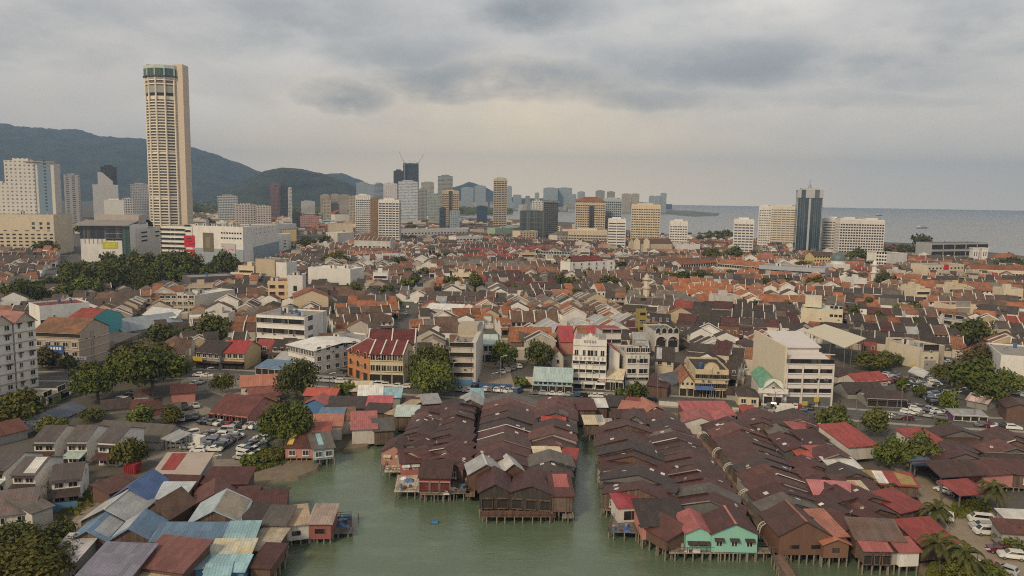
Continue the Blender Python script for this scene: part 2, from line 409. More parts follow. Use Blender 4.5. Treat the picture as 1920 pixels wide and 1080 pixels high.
def clutter(root, w, d, z, n):
    global TANK, ACM
    if TANK is None:
        TANK = [tank_mesh(plain((.5, .5, .5), .4, .4, 'tank_steel')), tank_mesh(plain((.05, .13, .28), .5, 0, 'tank_plastic'))]
        b = MB(); b.box(-.8, -.5, 0, .8, .5, .9, METAL); b.tube((0, 0, .9), (0, 0, 1.0), .42, .42, HOLESHADE, 8); ACM = b.mesh('air_conditioner')
    for i in range(n):
        x, y = rnd.uniform(-.36, .36) * w, rnd.uniform(.2, .85) * d
        k = rnd.random()
        if k < .4: inst('water_tank', rnd.choice(TANK), root, (x, y, z))
        elif k < .75: inst('air_conditioner', ACM, root, (x, y, z), rnd.choice((0, 1.57)))
        else:
            b = MB(); sx, sy, sh = rnd.uniform(1.4, 2.4), rnd.uniform(1.5, 2.6), rnd.uniform(2.0, 2.8)
            b.box(-sx, -sy, 0, sx, sy, sh, OFFW); b.box(-sx - .2, -sy - .2, sh, sx + .2, sy + .2, sh + .18, CONC); b.box(-.5, -sy - .03, 0, .5, -sy + .02, 2, HOLESHADE); b.build('stair_head', root, loc=(x, y, z))
def frame(x0, y0, x1, y1, z):
    a = G(x0, y0, z); b = G(x1, y1, z); v = b - a
    return (a + b) / 2, math.atan2(v.y, v.x), v.xy.length
def house(label, x0, y0, x1, y1, d, ytop=None, h=None, z=0, eave=None, roof='flat', rise=None, wc=OFFW, rc=None, win=(), name='building', cat='building', group=None,
          oh=None, desc=None, ledges=0, ledge_m=None, clut=0, ridge=None, base=0, pad=1.2, ribs=0, walls=True, posts=False, stilts=None, roof2=None, wl=None):
    """One building. Either its foot line (x0,y0)-(x1,y1) on the level z with ytop / h, or (eave=height) the eave line at that height."""
    if eave is not None:
        c, ang, w = frame(x0, y0, x1, y1, eave); h = eave; 
    else:
        c, ang, w = frame(x0, y0, x1, y1, z)
        if ytop is not None: h = AT((x0 + x1) / 2, ytop, c.y).z
    c = Vector((c.x, c.y, base)); hl = h - base
    if rise is None: rise = {'gx': d * .24, 'gy': w * .2, 'hip': min(w, d) * .25, 'flat': 0, 'vault': w * .2}.get(roof, d * .16)
    if oh is None: oh = .45 if roof != 'flat' else 0
    root = thing(name, c, ang, label, cat, group, desc)
    claim(c.x - math.sin(ang) * d / 2, c.y + math.cos(ang) * d / 2, ang, w, d, pad)
    if walls:
        b = MB(); wall_geo(b, w, d, 0, hl, rise, roof, wl or wc)
        for i in range(ledges):
            zz = hl * (i + 1) / (ledges + 1); e = .3
            for q in ((-w / 2 - e, -e, w / 2 + e, 0), (-w / 2 - e, 0, -w / 2, d), (w / 2, 0, w / 2 + e, d)): b.box(q[0], q[1], zz - .12, q[2], q[3], zz + .12, ledge_m or wc)
        b.build('wall', root)
    if posts:
        me = MB(); me.box(-.12, -.12, 0, .12, .12, hl, METAL); me = me.mesh('post')
        n = max(2, int(w / 6) + 1)
        for i in range(n):
            for y in (.2, d - .2): inst('post', me, root, (-w / 2 + .2 + (w - .4) * i / (n - 1), y, 0))
    b = MB(); roof_geo(b, w, d, hl, rise, roof, oh, rc or CONC); rf = b.build('roof', root)
    if roof2: # a strip of sheets in another colour lying on the front slope
        u0, u1, v0, v1, m2 = roof2; b = MB()
        if roof in ('gx', 'sf'):
            dd = d / 2 if roof == 'gx' else d; q = lambda u, v: (-w / 2 + w * u, dd * v, hl + rise * v + .05)
        else: q = lambda u, v: (-w / 2 + w * u, d * v, hl + (rise * (1 - abs(2 * u - 1)) if roof == 'gy' else 0) + .05)
        b.slab(q(u0, v0), q(u1, v0), q(u1, v1), q(u0, v1), .04, m2); b.build('roof_patch', rf)
    if ridge:
        b = MB()
        if roof == 'gx': b.slab((-w / 2 - oh, d / 2 - .22, hl + rise + .02), (w / 2 + oh, d / 2 - .22, hl + rise + .02), (w / 2 + oh, d / 2 + .22, hl + rise + .05), (-w / 2 - oh, d / 2 + .22, hl + rise + .05), .1, ridge)
        else: b.slab((-.22, -oh, hl + rise + .03), (.22, -oh, hl + rise + .03), (.22, d + oh, hl + rise + .05), (-.22, d + oh, hl + rise + .05), .1, ridge)
        b.build('ridge_cap', rf)
    if ribs: # raised party walls across a row roof
        for i in range(ribs):
            x = -w / 2 + w * (i + (0 if ribs > 1 else .5)) / max(1, ribs - 1); b = MB(); t = .22
            for (ya, yb, za, zb) in ((-.3, d / 2, hl + .2, hl + rise + .35), (d / 2, d + .3, hl + rise + .35, hl + .2)):
                if roof == 'sf' : ya, yb, za, zb = -.3, d + .3, hl + .25, hl + rise + .35
                b.slab((x - t, ya, za), (x + t, ya, za), (x + t, yb, zb), (x - t, yb, zb), .5, WRIDGE)
                if roof == 'sf': break
            b.build('party_wall', rf)
    if clut: clutter(root, w, d, hl - .6, clut)
    if stilts: stilt_row(root, w, d, base, *stilts)
    add_windows(root, w, d, win)
    if win and 150 < c.y < 420 and hl > 8 and base == 0:
        if 'm' not in ACW: b = MB(); b.box(-.45, -.38, 0, .45, -.02, .62, wall((.5, .5, .48), .4)); b.box(-.32, -.4, .08, .32, -.38, .54, HOLESHADE); ACW['m'] = b.mesh('air_conditioner')
        for i in range(rnd.randint(3, 7)): inst('air_conditioner', ACW['m'], root, (rnd.uniform(-.45, .45) * w, -.05, rnd.choice((2.6, 5.7, 8.8)) * min(1, hl / 10)))
        sx = 1 if c.x < 0 else -1
        for i in range(rnd.randint(1, 4)): inst('air_conditioner', ACW['m'], root, (sx * (w / 2 + .05), rnd.uniform(.2, .9) * d, rnd.uniform(.3, .8) * hl), sx * math.pi / 2)
        b = MB(); xx = rnd.uniform(.3, .9) * d
        for k in (0, 1.2): b.tube((sx * (w / 2 + .12), xx + k, 0), (sx * (w / 2 + .12), xx + k, hl - .3), .09, .09, GREYW, 5)
        b.build('drain_pipe', root)
    return root, w, d, hl
STM = {}
def stilt_row(root, w, d, base, front=True, side=None, zb=-1.5, step=1.25):
    k = round(base - zb, 2)
    if k not in STM:
        b = MB(); b.tube((0, 0, -k), (0, 0, 0), .17, .15, STILTM, 6, False); STM[k] = b.mesh('stilt')
    if front:
        n = max(2, int(w / step))
        for i in range(n + 1):
            for y in (.2, 2.4): inst('stilt', STM[k], root, (-w / 2 + w * i / n + rnd.uniform(-.2, .2), y + rnd.uniform(-.1, .1), 0))  # inner row added to deepen the shade under the deck
    for s in (side or ''):
        n = max(2, int(d / 1.8))
        for i in range(1, n + 1): inst('stilt', STM[k], root, ((-1 if s == 'l' else 1) * (w / 2 - .2), d * i / n, 0))
# ------------------------------------------------------------------ camera object, light, sky, air
cd = bpy.data.cameras.new('camera'); co_ = bpy.data.objects.new('camera', cd); COL.objects.link(co_)
cd.sensor_width = 36; cd.lens = 36 * F / 1920; cd.clip_start = .5; cd.clip_end = 90000
co_.matrix_world = Matrix.Translation(CAM) @ ROT.to_4x4(); SC.camera = co_
SC.view_settings.view_transform = 'Standard'; SC.view_settings.look = 'None'; SC.view_settings.exposure = EXPO; SC.view_settings.gamma = 1
cy = SC.cycles; cy.use_denoising = False; cy.filter_width = 1.1; cy.max_bounces = 5; cy.diffuse_bounces = 2; cy.glossy_bounces = 2; cy.transmission_bounces = 2; cy.transparent_max_bounces = 4; cy.volume_bounces = 0; cy.sample_clamp_indirect = 4
SUN_EL, SUN_AZ = 38.0, 215.0        # azimuth clockwise from the view direction
sl = bpy.data.lights.new('sun', 'SUN'); sl.energy = SUN; sl.angle = R(10); sl.color = SUNC
so = bpy.data.objects.new('sun', sl); COL.objects.link(so)
az = R(SUN_AZ); sd = Vector((math.sin(az) * math.cos(R(SUN_EL)), math.cos(az) * math.cos(R(SUN_EL)), math.sin(R(SUN_EL))))
so.rotation_euler = (-sd).to_track_quat('-Z', 'Y').to_euler()
W = bpy.data.worlds.new('World'); SC.world = W; W.use_nodes = True
t = W.node_tree; t.nodes.clear()
out = t.nodes.new('ShaderNodeOutputWorld'); bg = t.nodes.new('ShaderNodeBackground'); L(t, bg.outputs[0], out.inputs[0])
sky = t.nodes.new('ShaderNodeTexSky'); sky.sky_type = 'NISHITA'; sky.sun_disc = False; sky.sun_elevation = R(SUN_EL); sky.sun_rotation = R(SUN_AZ); sky.air_density = 1.2; sky.dust_density = 4
tc = t.nodes.new('ShaderNodeTexCoord'); sx = t.nodes.new('ShaderNodeSeparateXYZ'); L(t, tc.outputs['Generated'], sx.inputs[0])
el = math_(t, 'ADD', math_(t, 'MAXIMUM', sx.outputs[2], 0.0), .10)
pv = t.nodes.new('ShaderNodeCombineXYZ'); L(t, math_(t, 'DIVIDE', sx.outputs[0], el), pv.inputs[0]); L(t, math_(t, 'DIVIDE', sx.outputs[1], el), pv.inputs[1])
mp = t.nodes.new('ShaderNodeMapping'); mp.inputs['Location'].default_value = SKYOFF; mp.inputs['Scale'].default_value = (.9, 1.15, 1); L(t, pv.outputs[0], mp.inputs[0])
big = noi(t, mp.outputs[0], .62, 6, .52); fine = noi(t, mp.outputs[0], 1.9, 7, .58)
lv = t.nodes.new('ShaderNodeCombineXYZ'); L(t, math_(t, 'MULTIPLY', sx.outputs[0], 2.3), lv.inputs[0]); L(t, math_(t, 'MULTIPLY', sx.outputs[2], 4.6), lv.inputs[1]); L(t, math_(t, 'MULTIPLY', sx.outputs[1], 1.2), lv.inputs[2])
lump = noi(t, lv.outputs[0], 1.55, 8, .56); lump2 = noi(t, lv.outputs[0], 4.2, 6, .6)
LUMPW = lump
def blob(dx, dz, rx, rz):   # one cloud bank, at a compass direction and a height of the sky
    yy = math_(t, 'MAXIMUM', sx.outputs[1], .05)
    wob = math_(t, 'MULTIPLY', math_(t, 'SUBTRACT', LUMPW, .5), .22)
    a = math_(t, 'DIVIDE', math_(t, 'SUBTRACT', math_(t, 'ADD', math_(t, 'DIVIDE', sx.outputs[0], yy), wob), dx), rx)
    c = math_(t, 'DIVIDE', math_(t, 'SUBTRACT', math_(t, 'ADD', math_(t, 'DIVIDE', sx.outputs[2], yy), math_(t, 'MULTIPLY', wob, .5)), dz), rz)
    q = math_(t, 'SUBTRACT', 1.0, math_(t, 'ADD', math_(t, 'MULTIPLY', a, a), math_(t, 'MULTIPLY', c, c)))
    return math_(t, 'MULTIPLY', math_(t, 'MAXIMUM', q, 0.0), math_(t, 'GREATER_THAN', sx.outputs[1], 0.05))
def cpos(px, py): d = ray(px, py); return d.x / d.y, d.z / d.y
dark = None
for px, py, rx, ry, k in ((950, 150, 330, 45, .75), (650, 178, 110, 34, .75), (1010, 20, 160, 45, .6), (1500, 120, 420, 60, .5), (1800, 60, 320, 70, .55), (180, 60, 420, 75, .38), (1130, 175, 260, 28, .5), (520, 20, 300, 40, .3), (1560, 190, 300, 22, .3), (760, 100, 200, 45, .3)):
    x, z = cpos(px, py); bb = math_(t, 'MULTIPLY', blob(x, z, rx / F, ry / F), k)
    dark = bb if dark is None else math_(t, 'MAXIMUM', dark, bb)
light = None
for px, py, rx, ry, k in ((1390, 30, 150, 40, .5), (520, 85, 120, 60, .4), (470, 215, 380, 40, .35), (30, 130, 90, 40, .35), (690, 130, 60, 26, .5), (1250, 60, 120, 50, .3)):
    x, z = cpos(px, py); bb = math_(t, 'MULTIPLY', blob(x, z, rx / F, ry / F), k)
    light = bb if light is None else math_(t, 'MAXIMUM', light, bb)
cl = math_(t, 'ADD', math_(t, 'MULTIPLY', ramp(t, lump, [(.40, 0.), (.62, 1.)]), .62), math_(t, 'MULTIPLY', ramp(t, lump2, [(.42, 0.), (.62, 1.)]), .30))
hz = ramp(t, sx.outputs[2], [(.03, 0.), (.20, 1.)])
cl = math_(t, 'MULTIPLY', cl, hz)
base_c = mixc(t, ramp(t, sx.outputs[2], [(.0, 0.), (.24, 1.)]), SKY_H, SKY_T)
warmx, warmz = cpos(930, 330)
gl = math_(t, 'MAXIMUM', blob(warmx, warmz, 640 / F, 230 / F), 0.0)
base_c = mixc(t, math_(t, 'MULTIPLY', gl, .8), base_c, SKY_W)
lw = math_(t, 'MULTIPLY', math_(t, 'GREATER_THAN', 1.0, 0.0), ramp(t, sx.outputs[2], [(.0, 1.), (.09, 0.)]))
base_c = mixc(t, math_(t, 'MULTIPLY', lw, .75), base_c, mixc(t, 1.0, base_c, (1.42, 1.4, 1.36), 'MULTIPLY'))
c = mixc(t, cl, base_c, SKY_D1)
lt = math_(t, 'MULTIPLY', light, ramp(t, lump, [(.35, 1.), (.6, .15)]))
c = mixc(t, math_(t, 'MINIMUM', math_(t, 'MULTIPLY', lt, 1.6), .9), c, SKY_L)
dk = math_(t, 'MULTIPLY', dark, ramp(t, math_(t, 'ADD', math_(t, 'MULTIPLY', lump, .65), math_(t, 'MULTIPLY', lump2, .35)), [(.36, .25), (.58, 1.35)]))
c = mixc(t, math_(t, 'MINIMUM', dk, .8), c, SKY_D2)
# above the picture the sky is dimmed towards the zenith, deepening shade below
c = mixc(t, ramp(t, sx.outputs[2], [(.42, 0.), (.85, 1.)]), c, SKY_Z)
sk = mixc(t, 1.0, sky.outputs[0], (.1, .1, .1), 'MULTIPLY')
fin = mixc(t, .93, sk, c)
L(t, fin, bg.inputs[0]); bg.inputs[1].default_value = 1.0

if HAZE > 0:
    b = MB(); b.box(-12600, -900, -4, 12600, 12600, 760, None)
    me = bpy.data.meshes.new('haze'); me.from_pydata(b.v, [], b.f); me.update()
    hm = bpy.data.materials.new('hazy_air'); hm.use_nodes = True; tt = hm.node_tree; tt.nodes.clear()
    o = tt.nodes.new('ShaderNodeOutputMaterial'); pv_ = tt.nodes.new('ShaderNodeVolumePrincipled'); pv_.inputs['Density'].default_value = HAZE; pv_.inputs['Color'].default_value = (*HAZEC, 1); pv_.inputs['Anisotropy'].default_value = 0
    L(tt, pv_.outputs[0], o.inputs['Volume']); me.materials.append(hm)
    ho = bpy.data.objects.new('haze', me); COL.objects.link(ho); stuff(ho); ho['label'] = 'thin pale haze over the whole city'

# ------------------------------------------------------------------ ground, water, roads, hills
def poly_mesh(name, pts, z, m, holes=()):
    v = [Vector((p[0], p[1], 0)) for p in pts]
    tr = geometry.tessellate_polygon([v])
    me = bpy.data.meshes.new(name); me.from_pydata([(p.x, p.y, z) for p in v], [], [tuple(x) for x in tr]); me.materials.append(m); me.update()
    for p in me.polygons:
        if p.normal.z < 0: p.flip()
    o = bpy.data.objects.new(name, me); COL.objects.link(o); return o
def ground_mat():
    m, t, b = nt('town_ground'); tc = t.nodes.new('ShaderNodeTexCoord'); co = tc.outputs['Object']
    n1 = noi(t, co, .02, 6, .65); n2 = noi(t, co, .25, 6, .7); n3 = noi(t, co, 1.4, 4, .7)
    c = mixc(t, ramp(t, n1, [(.4, 0.), (.6, 1.)]), (.085, .082, .076), (.13, .115, .095))
    c = mixc(t, math_(t, 'MULTIPLY', ramp(t, n2, [(.45, 0.), (.7, 1.)]), .6), c, (.065, .065, .05))
    c = mixc(t, math_(t, 'MULTIPLY', n3, .4), c, (.15, .13, .105))
    L(t, c, b.inputs['Base Color']); b.inputs['Roughness'].default_value = .95; return m
def surf(name, c0, c1, c2, s=.3, rough=.9):
    m, t, b = nt(name); tc = t.nodes.new('ShaderNodeTexCoord'); co = tc.outputs['Object']
    c = mixc(t, ramp(t, noi(t, co, s, 6, .7), [(.35, 0.), (.65, 1.)]), c0, c1)
    c = mixc(t, math_(t, 'MULTIPLY', ramp(t, noi(t, co, s * 5, 4, .7), [(.45, 0.), (.7, 1.)]), .55), c, c2)
    L(t, c, b.inputs['Base Color']); b.inputs['Roughness'].default_value = rough; return m
ASPH = surf('asphalt', (.085, .082, .078), (.125, .118, .11), (.065, .064, .062)); DIRT = surf('packed_dirt', (.27, .22, .165), (.34, .285, .22), (.20, .165, .125))
GRASSM = surf('rough_grass', (.075, .105, .030), (.12, .13, .045), (.055, .08, .022), .4); MUD = surf('mud_bank', (.17, .135, .10), (.23, .185, .13), (.11, .09, .07), .5)
LOTM = surf('worn_parking_surface', (.21, .185, .155), (.27, .235, .195), (.16, .145, .125)); PAVE = surf('paving', (.30, .285, .26), (.36, .34, .31), (.22, .21, .19))
def water_mat(name, c0, c1, rough, bump, scale, sp=.5):
    m, t, b = nt(name); tc = t.nodes.new('ShaderNodeTexCoord'); co = tc.outputs['Object']
    c = mixc(t, ramp(t, noi(t, co, .02, 5, .6), [(.35, 0.), (.65, 1.)]), c0, c1); c = mixc(t, math_(t, 'MULTIPLY', ramp(t, noi(t, co, .09, 6, .7, (1, 2.2, 1)), [(.5, 0.), (.70, 1.)]), .6), c, tuple(q * 1.4 for q in c1))
    L(t, c, b.inputs['Base Color']); b.inputs['Roughness'].default_value = rough; b.inputs['Specular IOR Level'].default_value = sp
    n = noi(t, co, scale, 5, .62, (1, 1.9, 1)); bp = t.nodes.new('ShaderNodeBump'); bp.inputs['Strength'].default_value = bump; bp.inputs['Distance'].default_value = .25
    L(t, n, bp.inputs['Height']); L(t, bp.outputs[0], b.inputs['Normal']); return m
gp = lambda *q: [G(a, b_) for a, b_ in q]
SHORE = gp((470, 1130), (455, 1080), (440, 1010), (452, 940), (478, 906), (540, 893), (585, 880), (604, 866), (600, 850), (640, 838), (692, 832), (730, 800), (760, 783), (860, 770), (1000, 766), (1085, 772), (1092, 790), (1108, 790), (1118, 776), (1250, 772), (1420, 790), (1560, 830), (1610, 880), (1650, 950), (1690, 1030), (1715, 1052), (1745, 1075), (1765, 1130))
COAST = gp((1920, 480), (1850, 472), (1760, 458), (1660, 454), (1560, 450), (1430, 449), (1370, 442), (1240, 439), (1150, 428), (1090, 418), (980, 412), (880, 408), (800, 402), (700, 394))
land = [(-900, -400)] + [(p.x, p.y) for p in SHORE] + [(260, -200), (900, 0), (1150, 500)] + [(p.x, p.y) for p in COAST] + [(-1500, 9000), (-2500, 12300), (-12500, 12300), (-12500, -400)]
lo = poly_mesh('ground', land, 0, ground_mat()); structure(lo)
# quay edge: the land sheet gets a skirt down into the water
b = MB(); ed = [(p.x, p.y) for p in SHORE]
for p, q in zip(ed, ed[1:]): b.face([(p[0], p[1], -.01), (q[0], q[1], -.01), (q[0] * .995, q[1] * .995, -3), (p[0] * .995, p[1] * .995, -3)], MUD)
ed = [(p.x, p.y) for p in COAST]
for p, q in zip(ed, ed[1:]): b.face([(p[0], p[1], -.01), (q[0], q[1], -.01), (q[0], q[1], -3), (p[0], p[1], -3)], MUD)
structure(b.build('shore'))
structure(poly_mesh('sea', [(-12500, 300), (12500, 300), (12500, 12300), (-12500, 12300)], -.72, water_mat('sea_water', (.27, .265, .25), (.30, .295, .275), .32, .5, .05)))
structure(poly_mesh('water', [(-300, -300), (400, -300), (400, 299), (-300, 299)], -.7, water_mat('creek_water', WATC0, WATC1, .07, .42, .8)))
# mud spit and grassy bank by the creek
def mound(name, pts, z, m, hgt):
    c = sum((Vector((p.x, p.y, 0)) for p in pts), Vector()) / len(pts); b = MB(); n = len(pts); rings = []
    for k, (f, hz_) in enumerate(((1.06, -2.0), (.9, .12), (.7, hgt * .7), (.4, hgt), (.0, hgt * 1.05))):
        rings.append([(c.x + (p.x - c.x) * f, c.y + (p.y - c.y) * f, z + hz_ + rnd.uniform(-.12, .12)) for p in pts])
    for a, bb in zip(rings, rings[1:]):
        for i in range(n): j = (i + 1) % n; b.face([a[i], a[j], bb[j], bb[i]], m)
    return b.build(name, smooth=True)
structure(mound('mud_bank', gp((462, 905), (500, 903), (560, 896), (600, 880), (606, 866), (590, 852), (560, 850), (520, 852), (480, 870)), 0, MUD, .5))
structure(mound('grass_bank', gp((468, 890), (520, 880), (545, 866), (540, 850), (500, 838), (470, 842), (455, 862)), .3, GRASSM, .5))
structure(mound('mud_bank', gp((1690, 1045), (1735, 1075), (1775, 1085), (1790, 1060), (1760, 1035), (1715, 1030)), 0, MUD, .4))
structure(mound('grass_bank', gp((1735, 1085), (1860, 1090), (1850, 1062), (1790, 1052), (1750, 1062)), .1, GRASSM, .5))
structure(mound('mud_bank', gp((640, 845), (690, 838), (700, 825), (660, 822)), 0, MUD, .3))
# roads: flat ribbons a little above the ground
ROADS = []
def ribbon(name, pix, width, z, m, excl=True):
    p = [G(*q).xy for q in pix] if not isinstance(pix[0], Vector) else pix
    b = MB()
    for i in range(len(p) - 1):
        def nrm(k):
            d = (p[min(k + 1, len(p) - 1)] - p[max(k - 1, 0)]).normalized(); return Vector((-d.y, d.x)) * width / 2
        a, c = nrm(i), nrm(i + 1)
        b.face([(*(p[i] - a), z), (*(p[i + 1] - c), z), (*(p[i + 1] + c), z), (*(p[i] + a), z)], m)
        if excl: ROADS.append((p[i], p[i + 1], width / 2 + .4))
    o = b.build(name); structure(o); return p
def on_road(x, y):
    q = Vector((x, y))
    for a, c, hw in ROADS:
        d = c - a; k = max(0, min(1, (q - a).dot(d) / d.length_squared))
        if (a + d * k - q).length < hw: return True
    return False
MAINR = ((-40, 706), (200, 706), (400, 700), (520, 708), (660, 720), (780, 731), (900, 738), (1060, 744), (1250, 752), (1420, 762), (1600, 778), (1760, 790), (1960, 800))
def offs(p, o):
    r = []
    for k in range(len(p)):
        d = (p[min(k + 1, len(p) - 1)] - p[max(k - 1, 0)]).normalized(); r.append(p[k] + Vector((-d.y, d.x)) * o)
    return r
mr = ribbon('road', MAINR, 13, .05, ASPH)
LINE = plain((.55, .55, .52), .8, name='road_paint')
for o in (-6.9, 6.9): # kerbed pavements
    p = offs(mr, o); b = MB()
    for i in range(len(p) - 1):
        d = (p[i + 1] - p[i]).normalized(); nn = Vector((-d.y, d.x)) * .9
        b.slab((*(p[i] - nn), .14), (*(p[i + 1] - nn), .14), (*(p[i + 1] + nn), .14), (*(p[i] + nn), .14), .13, PAVE)
    structure(b.build('pavement'))
b = MB()
for i in range(len(mr) - 1):
    d = mr[i + 1] - mr[i]; n = int(d.length / 8); u = d.normalized(); nn = Vector((-u.y, u.x)) * .08
    for k in range(n):
        a = mr[i] + u * (k * 8); c = a + u * 3.5; b.face([(*(a - nn), .07), (*(c - nn), .07), (*(c + nn), .07), (*(a + nn), .07)], LINE)
structure(b.build('road_marking'))
ribbon('road', ((618, 712), (640, 690), (660, 655), (676, 632)), 7, .04, ASPH)
ribbon('road', ((742, 650), (768, 590), (790, 540), (803, 505), (812, 480)), 6.5, .04, ASPH)
ribbon('road', ((84, 540), (108, 512), (128, 490), (146, 462), (150, 440)), 11, .045, ASPH)
ribbon('road', ((1690, 872), (1722, 900), (1750, 935), (1785, 985), (1830, 1040), (1880, 1110)), 6.5, .045, DIRT)
ribbon('road', ((360, 735), (420, 760), (470, 800), (440, 860)), 9, .035, ASPH, False)
ribbon('road', ((200, 940), (160, 970), (120, 1010)), 4, .04, DIRT, False)
ribbon('road', ((935, 735), (925, 690), (915, 660), (905, 630)), 12, .036, DIRT)
for pl, m in ((((275, 862), (330, 800), (420, 775), (500, 790), (505, 850), (470, 905), (400, 885)), LOTM), (((1640, 700), (1770, 690), (1800, 720), (1830, 790), (1690, 785), (1600, 770)), ASPH),
              (((1730, 880), (1800, 900), (1930, 1030), (1930, 1090), (1880, 1090), (1790, 960)), DIRT), (((330, 745), (345, 700), (470, 695), (470, 740), (380, 780)), LOTM), (((180, 900), (240, 890), (215, 960), (140, 985)), DIRT), (((905, 735), (955, 735), (950, 680), (915, 680)), DIRT)):
    q = [G(*a) for a in pl]; structure(poly_mesh('parking_ground', [(a.x, a.y) for a in q], .02, m))
LOTS = [[(p.x, p.y) for p in (G(*a) for a in pl)] for pl in (((275, 862), (330, 800), (420, 775), (500, 790), (505, 850), (470, 905), (400, 885)), ((1640, 700), (1770, 690), (1800, 720), (1830, 790), (1690, 785), (1600, 770)), ((330, 745), (345, 700), (470, 695), (470, 740), (380, 780)), ((905, 735), (955, 735), (950, 680), (915, 680)))]
# wooded hills
def hill_mat(c0, c1):
    m, t, b = nt('wooded_slope'); tc = t.nodes.new('ShaderNodeTexCoord'); co = tc.outputs['Object']
    c = mixc(t, ramp(t, noi(t, co, .006, 8, .72), [(.38, 0.), (.62, 1.)]), c0, c1); L(t, c, b.inputs['Base Color']); b.inputs['Roughness'].default_value = .95
    return m
HM = hill_mat((.004, .008, .005), (.042, .052, .026))
def hill(prof, Y, depth, seed, rough=.17):
    pts = [AT(px, py, Y) for px, py in prof]; xs = [p.x for p in pts]; zs = [p.z for p in pts]
    def zat(x):
        if x <= xs[0]: return zs[0]
        for a in range(len(xs) - 1):
            if x <= xs[a + 1]: k = (x - xs[a]) / (xs[a + 1] - xs[a]); k = k * k * (3 - 2 * k) * .5 + k * .5; return zs[a] + (zs[a + 1] - zs[a]) * k
        return zs[-1]
    nx, ny = 300, 30; v = []; f = []
    for j in range(ny + 1):
        s = j / ny; y = Y - depth + depth * 1.6 * s
        pr = math.sin(min(1, s * 1.6) * math.pi / 2) ** 1.15 if s < .625 else math.cos((s - .625) / .375 * math.pi / 2)
        for i in range(nx + 1):
            x = xs[0] + (xs[-1] - xs[0]) * i / nx; q = Vector((x / 900 + seed, y / 900, 0))
            n = noise.fractal(q, 1.0, 2.1, 5) * rough * (1.4 - pr * .9) + (noise.noise(Vector((x / 130, y / 130, seed)))) * .022 + noise.noise(Vector((x / 38, y / 60, seed))) * .012
            xx = x * (1 + (y - Y) / Y)
            v.append((xx, y, max(-1, zat(x) * (pr + n * min(1, pr * 3)))))
    for j in range(ny):
        for i in range(nx): a = j * (nx + 1) + i; f.append((a, a + 1, a + nx + 2, a + nx + 1))
    me = bpy.data.meshes.new('hill'); me.from_pydata(v, [], f); me.materials.append(HM); me.polygons.foreach_set('use_smooth', [True] * len(f)); me.update()
    o = bpy.data.objects.new('hill', me); COL.objects.link(o); structure(o)
hill(((-420, 250), (-250, 225), (-120, 238), (0, 232), (70, 241), (140, 247), (200, 259), (260, 264), (300, 270), (360, 281), (400, 291), (440, 306), (490, 325), (540, 345), (590, 356), (640, 372)), 7200, 2300, 3.1)
hill(((400, 366), (440, 345), (470, 330), (500, 319), (530, 315), (560, 318), (600, 326), (640, 340), (680, 356), (715, 362), (760, 374)), 4300, 900, 9.4)
hill(((580, 352), (610, 328), (640, 326), (668, 336), (700, 347), (740, 356), (790, 374)), 7600, 1000, 17.7)
hill(((790, 374), (830, 361), (855, 350), (880, 341), (905, 348), (930, 360), (990, 377)), 6800, 700, 23.0)
hill(((900, 377), (960, 371), (1040, 372), (1120, 374), (1200, 379), (1260, 383)), 6200, 500, 31.0)
# far spit of land in the strait
q = [G(*a) for a in ((840, 391), (1000, 396), (1130, 399), (1240, 401), (1300, 406), (1345, 405), (1350, 400), (1290, 395), (1200, 392), (1000, 388), (850, 386))]
structure(poly_mesh('headland', [(a.x, a.y) for a in q], -.5, surf('headland_soil', (.11, .12, .09), (.2, .18, .14), (.07, .09, .05), .01)))
